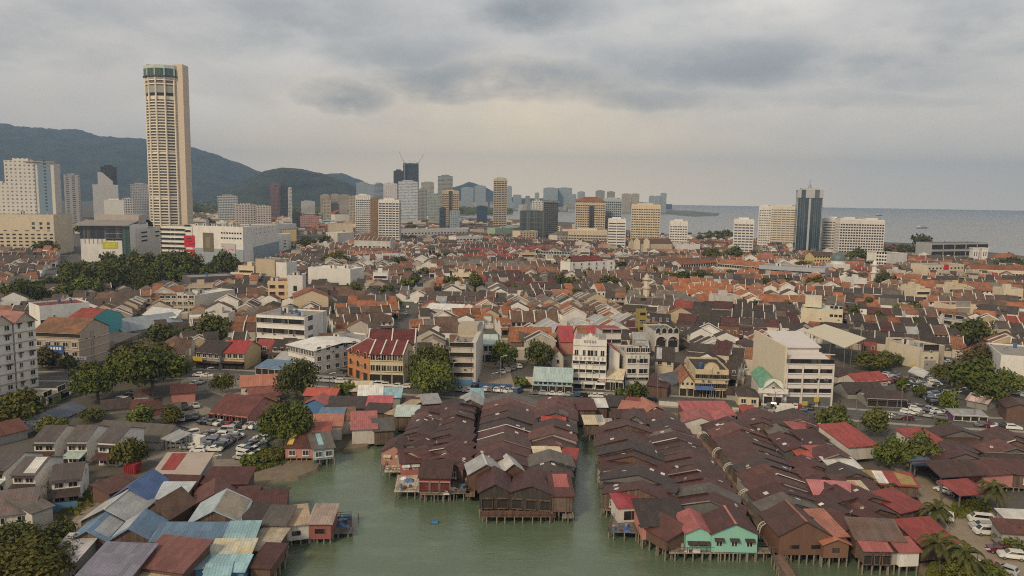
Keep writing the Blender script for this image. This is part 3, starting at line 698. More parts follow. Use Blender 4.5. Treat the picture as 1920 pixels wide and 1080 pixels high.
# ------------------------------------------------------------------ towers
def tower(label, xl, xr, ytop, Y, depth, m, style='tex', fh=3.3, bay=3.2, ang=None, top=1, gm=None, piers=.4, cat='tower', bandf=.5, z0=4, pm=None, name='tower'):
    a = AT(xl, ytop, Y); c = AT(xr, ytop, Y); w = c.x - a.x; h = (a.z + c.z) / 2; mid = (a + c) / 2
    th = -math.atan2(mid.x, Y) * .9 if ang is None else R(ang)
    root = thing(name, (mid.x, Y, 0), th, label, cat); claim(mid.x - math.sin(th) * depth / 2, Y + math.cos(th) * depth / 2, th, w, depth, 4)
    b = MB(); b.box(-w / 2, 0, 0, w / 2, depth, h, m)
    if style == 'band':
        n = max(1, round(w / bay)); nd = max(1, round(depth / bay)); e = .45; q = .35
        for i in range(n + 1):
            x = -w / 2 + w * i / n; b.box(x - q, -e, 0, x + q, 0, h, pm or m)
        for i in range(nd + 1):
            y = depth * i / nd
            for s in (-1, 1): b.box(min(s * w / 2, s * (w / 2 + e)), y - q, 0, max(s * w / 2, s * (w / 2 + e)), y + q, h, pm or m)
    if style == 'glass': pass
    b.build('wall', root)
    if style == 'band':
        bb = MB(); bb.box(-w / 2 - .12, -.12, 0, w / 2 + .12, depth + .12, fh * bandf, gm or DARK); me = bb.mesh('window_band')
        k = int((h - z0 - 1.5) / fh)
        for i in range(k): inst('window_band', me, root, (0, 0, z0 + i * fh))
    if style == 'glass':
        bb = MB()
        for i in range(int(w / bay) + 1): bb.box(-w / 2 + i * bay - .15, -.25, 0, -w / 2 + i * bay + .15, 0, h, pm or WHITE)
        for i in range(int(h / (fh * 2))): bb.box(-w / 2 - .1, -.15, i * fh * 2, w / 2 + .1, 0, i * fh * 2 + .5, pm or GREYW)
        bb.build('mullion_grid', root)
    if top:
        bb = MB(); bb.box(-w * .28, depth * .25, h, w * .25, depth * .75, h + max(3, h * .04), pm or m); bb.box(-w * .1, depth * .3, h, w * .4, depth * .6, h + 2.5, CONC); bb.build('plant_room', root)
        bb = MB(); t_ = .5
        for q in ((-w / 2, 0, w / 2, t_), (-w / 2, depth - t_, w / 2, depth), (-w / 2, t_, -w / 2 + t_, depth - t_), (w / 2 - t_, t_, w / 2, depth - t_)): bb.box(q[0], q[1], h, q[2], q[3], h + 1.3, m)
        bb.build('parapet', root)
    return root, w, h
# the round tower
def round_tower():
    Y = 960; a = AT(269, 415, Y); c = AT(341, 415, Y); ctr = (a + c) / 2; Rr = (c.x - a.x) / 2
    ztop = AT(302, 121, Y).z; zb = 0; th0 = math.radians(7)
    root = thing('round_tower', (ctr.x, Y + Rr, 0), 0, 'very tall round cream tower with a green glass crown above the white mall', 'skyscraper')
    claim(ctr.x, Y + Rr, 0, Rr * 2 + 14, Rr * 2 + 10, 6)
    N = 14; ring = lambda r: [(r * math.cos(th0 + 6.283185 * i / N), r * math.sin(th0 + 6.283185 * i / N)) for i in range(N)]
    CW = wall((.76, .69, .57), .10)
    zc = AT(300, 143, Y).z; zm = AT(300, 180, Y).z
    b = MB(); b.prism(ring(Rr - 1.0), 0, zc, CW)
    for i in range(N):
        x, y = ring(Rr)[i]; b.tube((x, y, 0), (x, y, zc), 1.15, 1.15, CW, 6)
    b.build('wall', root)
    fh = 3.55; k = int((zm - 8) / fh)
    sp = MB(); sp.prism(ring(Rr + .1), 0, fh * .36, CW); spm = sp.mesh('spandrel')
    gl_ = MB(); gl_.prism(ring(Rr - .7), 0, fh * .5, glass((.075, .066, .05), .4)); glm = gl_.mesh('window_band')
    for i in range(k):
        z = 6 + i * fh
        inst('spandrel', spm, root, (0, 0, z)); 
        if i in (14, 30): continue
        inst('window_band', glm, root, (0, 0, z + fh * .48))
    # plant floors under the crown
    b = MB(); z = zm
    b.prism(ring(Rr - .5), z + 1, z + 4.5, HOLESHADE); b.prism(ring(Rr - .2), z + 4.5, z + 13, wall((.33, .33, .29), .3)); b.build('plant_floor', root)
    for zz in (z + 14.5, z + 19.5, zc - 2.2): b = MB(); b.prism(ring(Rr + .25), zz, zz + 1.6, CW); b.build('spandrel', root)
    b = MB(); b.prism(ring(Rr - .5), z + 13.2, zc - .4, plain((.16, .10, .085), .7)); b.build('window_band', root)
    b = MB(); b.prism(ring(Rr + 2.6), zc, zc + 1.4, plain((.05, .06, .06), .5)); b.build('crown_ledge', root)
    b = MB(); b.prism(ring(Rr + 1.2), zc + 1.4, ztop - 4, GLASSG); cr = b.build('glass_crown', root)
    b = MB(); b.prism(ring(Rr + 1.6), ztop - 4, ztop, wall((.50, .55, .50), .3), CONC)
    for i in range(N):
        x, y = ring(Rr + 1.4)[i]; b.tube((x, y, zc + 1.4), (x, y, ztop - 3.8), .75, .75, wall((.50, .55, .50), .3), 5)
    b.build('crown_frame', cr)
    b = MB()
    for i in range(7): x, y = rnd.uniform(-.6, .6) * Rr, rnd.uniform(-.7, .5) * Rr; s = rnd.uniform(1.5, 4); b.box(x - s, y - s, ztop, x + s, y + s, ztop + rnd.uniform(1, 2.2), CONC)
    b.build('roof_plant', root)
    xr0, xr1 = AT(333, 380, Y).x - ctr.x, AT(344.5, 380, Y).x - ctr.x; zt = AT(345, 118, Y).z
    b = MB(); b.box(xr0 - 4, -Rr * .62, 0, xr1, Rr * .1, zt, wall((.60, .50, .39), .12)); b.build('service_core', root)
    for i in (0,):
        b = MB(); b.box(-Rr * 1.02, -Rr * .2, 0, -Rr + 2, Rr * .3, zc, CW); b.build('side_pier', root)
round_tower()
FC = facade
W1 = FC((.60, .60, .60)); W2 = FC((.66, .64, .60), fh=3.2, bw=2.6, bf=.5); T1 = FC((.50, .43, .33), fh=3.2, bw=3); T2 = FC((.58, .47, .33), bw=4, bf=.65); B1 = FC((.38, .44, .48), win=(.10, .12, .14)); B2 = FC((.30, .36, .42), win=(.06, .08, .11), bf=.75); G1 = FC((.35, .35, .34), win=(.05, .055, .06)); P1 = FC((.22, .14, .16), win=(.08, .06, .07)); K1 = FC((.07, .08, .09), win=(.03, .035, .04), bf=.8, ff=.7); R1 = FC((.52, .42, .40), win=(.2, .07, .06), bw=6, bf=.3)
tower('white hotel slab with a pale blue stripe, tallest block on the left edge', 10, 60, 303, 800, 22, FC((.66, .64, .60), win=(.2, .18, .16), fh=3.9, bw=4.2, ff=.4, bf=.4), ang=14)
r_, w_, h_ = tower('pale blue end wing with a dark window stripe beside the white hotel slab', 60, 98, 305, 806, 20, wall((.62, .60, .55), .2), ang=14, top=0)
b = MB(); b.box(-w_ * .22, -.3, 40, w_ * .34, 0, h_ - 2, wall((.20, .28, .37), .15)); b.build('blue_panel', r_)
me = winmesh(2.0, 1.5, 'pane', None, GLASSB)
for i in range(17): inst('window', me, r_, (w_ * .1, -.35, 44 + i * 3.4))
b = MB(); b.slab((-w_ / 2 - 5, -2, h_ + 1), (w_ / 2 + 1, -2, h_ + 1), (w_ / 2 + 1, 18, h_ + 2), (-w_ / 2 - 5, 18, h_ + 2), .8, GREYW); b.build('roof_canopy', r_)
tower('low wide wing of the white hotel at the left edge', -40, 12, 345, 798, 22, FC((.66, .64, .60), win=(.2, .18, .16), fh=3.9, bw=4.2, ff=.4, bf=.4), ang=14)
rp = house('cream hotel podium with rows of small dark openings at the left edge', -60, 478, 104, 478, 55, ytop=402, wc=CREAM, rc=CONC, clut=5, win=[('f', 14, 4, 9, 3.6, 3.0, 1.5, 'pane'), ('f', 8, 1, 24, 3, 3.2, .8, 'pane'), ('f', 3, 2, 26, 4.4, 2.6, 2.6, 'pane', None, GLASSB, .72, .98)], name='hotel_podium', cat='podium')
tower('slim grey and white residential tower left of the sloped white tower', 121, 147, 329, 1300, 24, FC((.42, .42, .43), win=(.10, .10, .11), bw=9, bf=.5))
# sloped white tower
r_, w_, h_ = tower('white tower with a slanting top left of the round tower', 176, 218, 346, 1150, 22, wall((.50, .50, .51), .12), top=0)
b = MB(); x0, x1 = -w_ * .28, w_ * .30; zt = AT(185, 323, 1150).z; zs = AT(205, 340, 1150).z
b.faces([(x0, .5, h_ + .0), (x1, .5, h_ + .0), (x1, .5, zs), (x0 + 6, .5, zt), (x0, .5, zt), (x0, 18, h_), (x1, 18, h_), (x1, 18, zs), (x0 + 6, 18, zt), (x0, 18, zt)], [(0, 1, 2, 3, 4), (9, 8, 7, 6, 5), (1, 6, 7, 2), (2, 7, 8, 3), (3, 8, 9, 4), (4, 9, 5, 0)], wall((.50, .50, .51), .12)); b.build('slanted_crown', r_)
tower('dark grey tower peeping over the slanting white tower', 190, 216, 314, 1420, 22, K1)
tower('small bright white block in front of the slanting white tower', 197, 230, 377, 1000, 18, wall((.72, .71, .69), .12), top=1)
tower('white apartment block just left of the round tower foot', 230, 249, 374, 1060, 18, W1)
tower('grey white twin apartment block behind the round tower', 246, 276, 346, 1500, 24, FC((.48, .49, .51), win=(.12, .13, .15)))
for lab, a in (('short dim apartment tower behind the cream hotel podium', (104, 122, 405, 1150, 20, G1)), ('pink roofed white apartment slab right of the round tower, nearer one', (440, 478, 385, 1120, 20, FC((.58, .54, .52), win=(.16, .12, .12), bw=4))), ('pink roofed white apartment slab right of the round tower, farther one', (470, 507, 388, 1180, 20, FC((.58, .54, .52), win=(.16, .12, .12), bw=4))),
    ('purple tower of the dark trio before the wooded hill', (506, 526, 346, 1900, 24, P1)), ('dark glass tower of the trio before the wooded hill', (524, 538, 352, 1850, 20, K1)), ('slim white tower at the right of the dark trio', (540, 547, 353, 1850, 16, W1)),
    ('white office block with blue strips under the big hill', (409, 444, 368, 1500, 24, FC((.58, .60, .62), bf=.8))), ('tan housing block, left in the row under the hill', (601, 618, 366, 2300, 26, T1)), ('tan housing block, second in the row under the hill', (620, 635, 365, 2350, 26, T1)), ('tan housing block, last in the row under the hill', (636, 655, 366, 2300, 26, T1)),
    ('ochre tower in front of the tan housing row', (605, 620, 375, 1700, 22, T1)), ('beige residential block beside the gridded white tower', (655, 678, 369, 1600, 26, T1)), ('pale far tower block under the third hill', (668, 690, 343, 3200, 40, B1)), ('second pale far block beside the third hill', (690, 702, 347, 3200, 40, B1)),
    ('dark blue grey tower left of the white twin towers', (702, 719, 345, 2100, 26, B2)), ('white ribbed tower, left of the white twins', (719, 745, 345, 1750, 26, FC((.62, .60, .60), win=(.3, .28, .3), bw=5, bf=.35))), ('white and blue striped tower, right of the white twins', (747, 783, 341, 1650, 26, FC((.62, .64, .66), win=(.2, .25, .3), bf=.85))),
    ('dark blue unfinished tower, lower left half', (738, 756, 321, 2250, 26, K1)), ('grey slab tower right of the white twins', (783, 800, 356, 1800, 24, G1)), ('grey concrete tower with square head behind the slab', (790, 814, 343, 2050, 26, FC((.42, .41, .38), win=(.16, .16, .16)))), ('pale green glass tower beside the striped tan tower', (803, 824, 365, 1650, 24, FC((.36, .40, .37), win=(.14, .17, .16), bf=.8))),
    ('grey green glass tower with pale flat cap', (821, 849, 331, 1950, 28, FC((.36, .38, .36), win=(.10, .12, .12), bf=.9))), ('pale blue far apartment tower before the small hill, left', (865, 888, 352, 4300, 60, B1)), ('pale blue far apartment tower before the small hill, right', (890, 911, 349, 4300, 60, B1)), ('dark blue glass cube on the far shore', (894, 914, 388, 1700, 26, FC((.04, .08, .14), win=(.03, .05, .09)))),
    ('dark navy block below the striped tan tower', (824, 836, 391, 1350, 20, FC((.05, .07, .11), win=(.03, .04, .07)))), ('pale far tower right of the slender tan tower', (951, 960, 350, 4000, 40, B1)), ('low hazy far block right of the slender tan tower', (962, 978, 366, 4400, 50, B1)), ('hazy far block with round top beside the channel', (985, 994, 368, 4300, 40, G1)), ('narrow hazy tower left of the far blue slabs', (1003, 1011, 362, 4200, 40, B1)),
    ('far blue grey slab, left of the far shore group', (1019, 1046, 353, 4300, 70, B1)), ('far blue grey slab, right of the far shore group', (1046, 1073, 353, 4350, 70, B1)), ('shorter far slab beside the blue grey pair', (1067, 1081, 365, 4250, 50, B1)), ('far hazy tower left behind the orange roofed hotel', (1083, 1097, 360, 4200, 50, B1)), ('far tower with rounded head behind the orange roofed hotel', (1117, 1134, 358, 4000, 50, G1)), ('brown domed far tower behind the blue grid tower', (1138, 1153, 360, 3600, 40, FC((.36, .30, .27)))),
    ('far cream twin block above the cream hotel, left', (1166, 1183, 364, 3900, 50, T1)), ('far cream twin block above the cream hotel, right', (1184, 1199, 364, 3900, 50, T1)), ('far blue block at the tip of the headland, left', (1217, 1228, 368, 4100, 50, B1)), ('far blue block at the tip of the headland, middle', (1229, 1239, 368, 4100, 50, B1)), ('tallest far blue block at the tip of the headland', (1239, 1250, 363, 4100, 50, B1)),
    ('navy glass block under the wooded hill', (548, 565, 400, 1350, 20, K1)), ('pink office block right of the navy glass block', (563, 597, 407, 1300, 26, FC((.46, .27, .24), win=(.2, .12, .11)))), ('white distant office at the foot of the hills', (565, 590, 378, 2300, 40, W1)), ('small blue glass block by the tan tower', (843, 862, 397, 1250, 18, FC((.3, .38, .42), win=(.1, .14, .17))))):
    tower(lab, *a)
tower('brown end wall of the white balcony slab', 694, 709, 374, 1045, 22, FC((.24, .155, .085), win=(.16, .10, .06), bw=2, bf=.5), ang=0)
tower('tall white balcony slab right of the brown end wall', 710, 748, 376, 1040, 18, WHITE, 'band', 3.3, 4.6, ang=0, gm=plain((0.06, 0.0575, 0.055), .6), bandf=.55)
tower('white gridded office tower left of the brown end wall', 667, 694, 367, 1200, 22, WHITE, 'band', 3.3, 3.4, gm=plain((0.07, 0.07, 0.07), .6), bandf=.45, ang=10)
r_, w_, h_ = tower('tan tower with a black stripe down its middle', 829, 860, 359, 1500, 26, wall((.56, .45, .31), .2), 'band', 3.6, 4, gm=plain((0.05, 0.0425, 0.035), .6))
b = MB(); b.box(-w_ * .09, -.8, 0, w_ * .12, 0, h_ + 1, DARK); b.build('glass_stripe', r_)
tower('slender tan tower with notched crown, tallest on the far shore', 926, 951, 336, 1480, 24, wall((.50, .44, .34), .2), 'band', 3.5, 5.2, gm=plain((0.0425, 0.04, 0.035), .6), bandf=.55)
# unfinished dark tower with cranes
r_, w_, h_ = tower('dark blue unfinished tower with scaffolding, upper right half', 756, 785, 306, 2200, 28, FC((.05, .085, .12), win=(.03, .04, .055), bf=.9, ff=.8), top=0)
b = MB()
for i in range(9): b.tube((-w_ / 2 + w_ * i / 8, 4, h_), (-w_ / 2 + w_ * i / 8, 4, h_ + rnd.uniform(3, 9)), .5, .5, METAL, 4)
b.build('scaffold', r_)
for px, d_ in ((785, 1), (758, -1)):
    p = AT(px, 318, 2190); q = AT(px + 9 * d_ * 1.1, 289 if d_ > 0 else 284, 2190); cr = thing('tower_crane', (p.x, p.y, 0), 0, 'thin leaning tower crane on the %s of the unfinished tower' % ('right' if d_ > 0 else 'left'), 'crane')
    b = MB(); b.tube((0, 0, 0), (0, 0, p.z + 22), 1.0, 1.0, METAL, 4); b.build('mast', cr)
    b = MB(); b.tube((0, 0, p.z + 20), (q.x - p.x, 0, q.z), .9, .6, METAL, 4); b.tube((0, 0, p.z + 20), (-12 * d_, 0, p.z + 16), .9, .9, METAL, 4); b.build('jib', cr)
# cluster round the centre right
r_, w_, h_ = tower('cream hotel with an orange hipped roof', 1080, 1135, 378, 1120, 26, wall((.56, .475, .35), .2), 'band', 3.4, 3.4, gm=plain((0.06, 0.05, 0.0375), .6), top=0, bandf=.48, ang=-4)
b = MB(); b.set(Vector((0, 0, 0))); roof_geo(b, w_, 26, h_, 7, 'hip', 1.5, ORT); b.build('roof', r_)
b = MB(); b.box(-w_ * .05, -.9, 24, w_ * .12, 0, h_ - 6, DARK); b.build('glass_stripe', r_)
tower('stepped cream podium below the orange roofed hotel', 1066, 1138, 433, 1085, 30, CREAM, 'band', 4, 4, gm=plain((0.08, 0.06, 0.04), .6), cat='podium')
tower('pale blue gridded office tower beside the orange roofed hotel', 1132, 1166, 374, 1160, 24, wall((.42, .47, .50), .2), 'band', 3.5, 3.0, gm=GLASSB, bandf=.6)
tower('broad cream hotel block by the sea channel', 1185, 1238, 385, 1040, 24, wall((.64, .55, .40), .2), 'band', 3.4, 3.2, gm=plain((0.07, 0.055, 0.0375), .6), bandf=.42)
tower('white banded office block below the cream hotel', 1141, 1173, 412, 960, 22, WHITE, 'band', 3.4, 14, gm=plain((0.06, 0.06, 0.06), .6), bandf=.4)
tower('small white seaside block with dark roof line', 1257, 1289, 416, 1000, 18, WHITE, 'band', 3.3, 3.2, gm=plain((0.05, 0.05, 0.05), .6), bandf=.4)
r_, w_, h_ = tower('dark glass office tower with a flat overhanging cap', 1019, 1047, 376, 1230, 26, FC((.12, .13, .14), win=(.03, .035, .04), bf=.85, ff=.65), top=0)
b = MB(); b.box(-w_ / 2 - 2, -2, h_ - 3, w_ / 2 + 2, 28, h_ - 1.4, GREYW); b.build('roof_slab', r_)
tower('white upper block beside the dark capped tower', 997, 1019, 378, 1300, 26, W2)
tower('low dark green glass block by the channel', 975, 1020, 397, 1150, 26, glass((.035, .05, .052)), 'glass', 3.6, 5, pm=wall((.16, .19, .19), .2))
tower('white office slab standing before the far right hotels', 1378, 1413, 413, 900, 20, WHITE, 'band', 3.3, 4.2, gm=plain((0.1, 0.1, 0.11), .6), bandf=.5)
tower('tall plain white seafront block left of the blue glass tower', 1425, 1446, 388, 1010, 20, WHITE, 'band', 3.3, 3, gm=plain((0.16, 0.155, 0.145), .6), bandf=.35)
tower('cream seafront slab behind the blue glass tower', 1444, 1498, 388, 1100, 22, wall((.66, .60, .50), .2), 'band', 3.3, 6, gm=plain((0.165, 0.145, 0.115), .6), bandf=.4)
def blue_tower():
    Y = 930; r_, w_, h_ = tower('tall blue glass tower with white stone shoulders by the sea', 1498, 1542, 357, Y, 26, wall((.42, .43, .45), .15), top=0, ang=-16, cat='skyscraper', name='glass_tower')
    b = MB(); g = glass((.035, .085, .125), .1)
    for u0, u1 in ((-.475, -.045), (.045, .475)): b.box(w_ * u0, -.5, 6, w_ * u1, 0, h_ - 9, g)
    for u0, u1 in ((.08, .46), (.54, .92)): b.box(-w_ / 2 - .5, 26 * u0, 6, -w_ / 2, 26 * u1, h_ - 9, g); b.box(w_ / 2, 26 * u0, 6, w_ / 2 + .5, 26 * u1, h_ - 9, g)
    b.build('glass_wall', r_)
    b = MB()
    for u in (-.36, -.28, -.2, .18, .26, .34): b.box(w_ * u - .12, -.8, 6, w_ * u + .12, -.5, h_ - 9, wall((.2, .26, .32), .1))
    b.build('mullion_grid', r_)
    for u in (-.27, .27): b = MB(); b.box(w_ * u - 2.6, -1.3, h_ - 9, w_ * u + 2.6, -.1, h_ + .8, g); b.build('glass_bay', r_)
    b = MB()
    for u0, u1 in ((-.52, -.36), (-.19, .19), (.36, .52)): b.box(w_ * u0, -1.1, h_ - 9, w_ * u1, 0, h_ + .8, wall((.42, .43, .45), .15))
    b.box(-w_ * .52, 0, h_ - .5, w_ * .52, 26.3, h_ + .8, wall((.42, .43, .45), .15)); b.build('crown', r_)
    b = MB(); b.box(-w_ * .36, 5, h_, w_ * .36, 22, h_ + 3, wall((.42, .43, .45), .15)); b.build('upper_storey', r_)
    b = MB(); b.tube((0, 12, h_ + 3), (0, 12, h_ + 13), .6, .3, METAL, 5); b.tube((0, 12, h_ + 3), (0, 12, h_ + 6), 2.2, 1.6, METAL, 8); b.build('antenna', r_)
blue_tower()
house('grey car park podium with long horizontal bands under the blue glass tower', 1478, 463, 1572, 463, 30, ytop=443, wc=wall((.34, .36, .37), .3), rc=CONC, clut=4, ledges=4, ledge_m=wall((.5, .52, .53), .2), name='podium', cat='podium')
tower('white balcony block between the blue glass tower and gridded hotel', 1545, 1578, 411, 960, 24, WHITE, 'band', 3.3, 9, gm=plain((0.15, 0.15, 0.15), .6), bandf=.5)
tower('wide gridded white hotel on the seafront, left half', 1577, 1615, 412, 905, 20, wall((.70, .67, .64), .2), 'band', 3.2, 3.0, gm=plain((0.0375, 0.035, 0.035), .6), bandf=.55, ang=-8)
tower('wide gridded white hotel on the seafront, right half', 1617, 1658, 414, 900, 20, wall((.70, .67, .64), .2), 'band', 3.2, 3.0, gm=plain((0.0375, 0.035, 0.035), .6), bandf=.55, ang=-8)

# ------------------------------------------------------------------ the malls below the round tower
RED_S = plain((.55, .015, .04), .5, name='sign_red'); YEL_S = plain((.55, .52, .01), .5, name='sign_yellow'); WHT_S = plain((.8, .8, .78), .6, name='sign_white'); BLK_S = plain((.02, .02, .02), .5, name='sign_black'); BLU_S = plain((.06, .12, .30), .5, name='sign_blue'); PNK_S = plain((.5, .2, .24), .6, name='poster_pink'); GLD_S = plain((.16, .13, .09), .6, name='poster_bronze'); ORG_S = plain((.5, .14, .03), .6, name='sign_orange')
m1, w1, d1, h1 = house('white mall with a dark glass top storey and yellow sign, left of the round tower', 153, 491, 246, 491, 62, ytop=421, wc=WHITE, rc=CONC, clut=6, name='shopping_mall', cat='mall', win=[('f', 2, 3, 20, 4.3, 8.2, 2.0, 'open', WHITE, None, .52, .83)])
b = MB(); b.box(-w1 / 2 - .3, -.35, h1 - 13, w1 * .33, 0, h1 - 1.5, glass((.03, .035, .045))); b.box(-w1 / 2 - .3, 0, h1 - 13, -w1 / 2, 20, h1 - 1.5, glass((.03, .035, .045))); b.build('glass_storey', m1)
b = MB(); b.box(w1 * .335, -.6, 0, w1 / 2 - .2, 0, h1 - 1.2, GLASSG)
for i in range(16): b.box(w1 * .335, -.72, i * (h1 - 2) / 16, w1 / 2 - .2, -.6, i * (h1 - 2) / 16 + .25, wall((.1, .15, .15), .1))
b.build('glass_corner', m1)
b = MB(); b.slab((-w1 / 2 - 5, -4, h1 - .2), (w1 / 2, -4, h1 - .2), (w1 / 2, 30, h1 + 3), (-w1 / 2 - 5, 30, h1 + 3), 1.0, CONC); b.box(-w1 / 2 + 4, 30, h1 - 1, w1 / 2, 55, h1 + 8, wall((.45, .39, .36), .3)); b.build('roof_deck', m1)
b = MB()
for i in range(6): b.box(-w1 * .42 + i * 3.6, -.3, 17, -w1 * .42 + i * 3.6 + .5, 0, 31, GREYW)
b.build('facade_fin', m1)
b = MB(); b.box(w1 * .09 - 6.5, -.3, 12.5, w1 * .09 + 6.5, 0, 18.5, YEL_S)
for k in range(9): b.box(w1 * .09 - 4.4 + k * 1.0, -.36, 15.6, w1 * .09 - 3.8 + k * 1.0, -.3, 15.6 + (1.9, 1.6, 1.9, 1.5)[k % 4], plain((.72, .70, .12), .5)); b.box(w1 * .09 - 4.4 + k * 1.0, -.36, 13.4, w1 * .09 - 3.7 + k * 1.0, -.3, 13.4 + (1.3, 1.6)[k % 2], plain((.72, .70, .12), .5))
b.build('sign_board', m1)
b = MB(); lm = plain((.3, .12, .14), .5); x = w1 * .09 - 4
for q in ((0, 7.5, .5, 10), (1.6, 7.5, 2.1, 10), (.5, 8.6, 1.6, 9), (3.2, 7.5, 3.6, 8.9), (3.6, 8.9, 4.2, 9.9), (3.6, 7.5, 4.6, 7.8), (5.4, 7.5, 5.9, 10), (7.4, 7.5, 7.9, 10), (5.9, 9.3, 6.4, 10), (6.9, 9.3, 7.4, 10), (6.4, 8.6, 6.9, 9.4)): b.box(x + q[0], -.2, q[1], x + q[2], 0, q[3], lm)
b.build('lettering', m1)
b = MB(); b.box(w1 * .02, -.4, 3, w1 * .22, 0, 6, ORG_S); b.build('sign_board', m1)
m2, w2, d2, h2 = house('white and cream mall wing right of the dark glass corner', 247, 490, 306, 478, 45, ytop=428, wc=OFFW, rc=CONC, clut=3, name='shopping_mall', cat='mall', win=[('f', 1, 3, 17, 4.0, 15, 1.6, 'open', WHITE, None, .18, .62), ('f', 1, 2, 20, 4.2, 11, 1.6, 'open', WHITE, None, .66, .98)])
b = MB(); b.box(-w2 / 2 - .3, -.5, 0, -w2 / 2 + 5, 0, h2 + 4, wall((.42, .37, .35), .3)); b.build('pylon', m2)
b = MB(); b.set(Vector((0, 0, 0))); roof_geo(b, w2 * .55, 30, h2 + .2, 8, 'vault', .5, GREYT); o = b.build('vaulted_roof', m2, loc=(w2 * .18, 8, 0))
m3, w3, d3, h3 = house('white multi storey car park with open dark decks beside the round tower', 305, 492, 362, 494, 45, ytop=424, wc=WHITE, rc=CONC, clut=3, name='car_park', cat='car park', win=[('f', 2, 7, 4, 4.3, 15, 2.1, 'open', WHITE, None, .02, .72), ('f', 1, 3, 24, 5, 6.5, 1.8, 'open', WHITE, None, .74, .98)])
for z_, hh, tx in ((15.5, 10.5, None), (2.5, 10.5, None)): 
    b = MB(); b.box(-1, -.75, 0, 9.5, -.4, hh, RED_S)
    for k in range(3): b.box(rnd.uniform(0, 4), -.80, hh * (.2 + .25 * k), rnd.uniform(5, 9), -.75, hh * (.2 + .25 * k) + .7, WHT_S if z_ < 10 else BLK_S)
    b.build('banner', m3, loc=(w3 * .28, 0, z_))
m4, w4, d4, h4 = house('long white mall with posters and pale blue lower wall, below the round tower', 363, 494, 457, 499, 14, ytop=424, wc=WHITE, rc=CONC, clut=14, name='shopping_mall', cat='mall', win=[('f', 8, 2, 24, 4.6, 2.0, 1.4, 'pane', None, None, .56, .98)])
b = MB(); b.box(-w4 / 2 - .2, -.4, 0, w4 / 2, 0, h4 * .42, wall((.33, .38, .42), .25)); b.build('cladding', m4)
b = MB(); b.box(w4 * -.28, -.9, 12, w4 * -.28 + 11, -.45, 29, GLD_S); b.box(w4 * -.28 + 3, -1.0, 15, w4 * -.28 + 8, -.9, 25, plain((.24, .2, .13), .6)); b.build('poster', m4)
b = MB(); b.box(w4 * .08, -.8, 11, w4 * .08 + 15, -.45, 20, plain((.52, .48, .48), .6))
for k in range(9): x = w4 * .08 + rnd.uniform(.5, 12); z = rnd.uniform(11.5, 18); b.box(x, -.9, z, x + rnd.uniform(.6, 2), -.8, z + rnd.uniform(.5, 1.6), PNK_S)
b.build('poster', m4)
m5, w5, d5, h5 = house('right end block of the long white mall with grey blue corner', 468, 494, 523, 477, 45, ytop=425, wc=WHITE, rc=CONC, clut=5, name='shopping_mall', cat='mall', win=[('f', 5, 2, 26, 4.6, 2, 1.4, 'pane', None, None, .15, .85)])
b = MB(); b.box(-w5 / 2 - .2, -.4, 0, w5 / 2 + .2, 0, h5 * .45, wall((.27, .33, .38), .25)); b.build('cladding', m5)
house('white stepped annexe with louvred bands right of the long mall', 521, 474, 546, 466, 22, ytop=440, wc=WHITE, rc=CONC, ledges=4, name='annexe', win=[('f', 1, 3, 4, 3.4, 14, 1.3, 'open', WHITE)])
house('mustard yellow box building behind the white stepped annexe', 530, 458, 556, 458, 26, ytop=433, wc=wall((.48, .36, .15), .3), rc=CONC)
house('long low white office with a window row, behind the mall end', 520, 447, 556, 444, 26, ytop=420, wc=WHITE, rc=CONC, win=[('f', 8, 2, 8, 4, 2, 1.5, 'pane')])
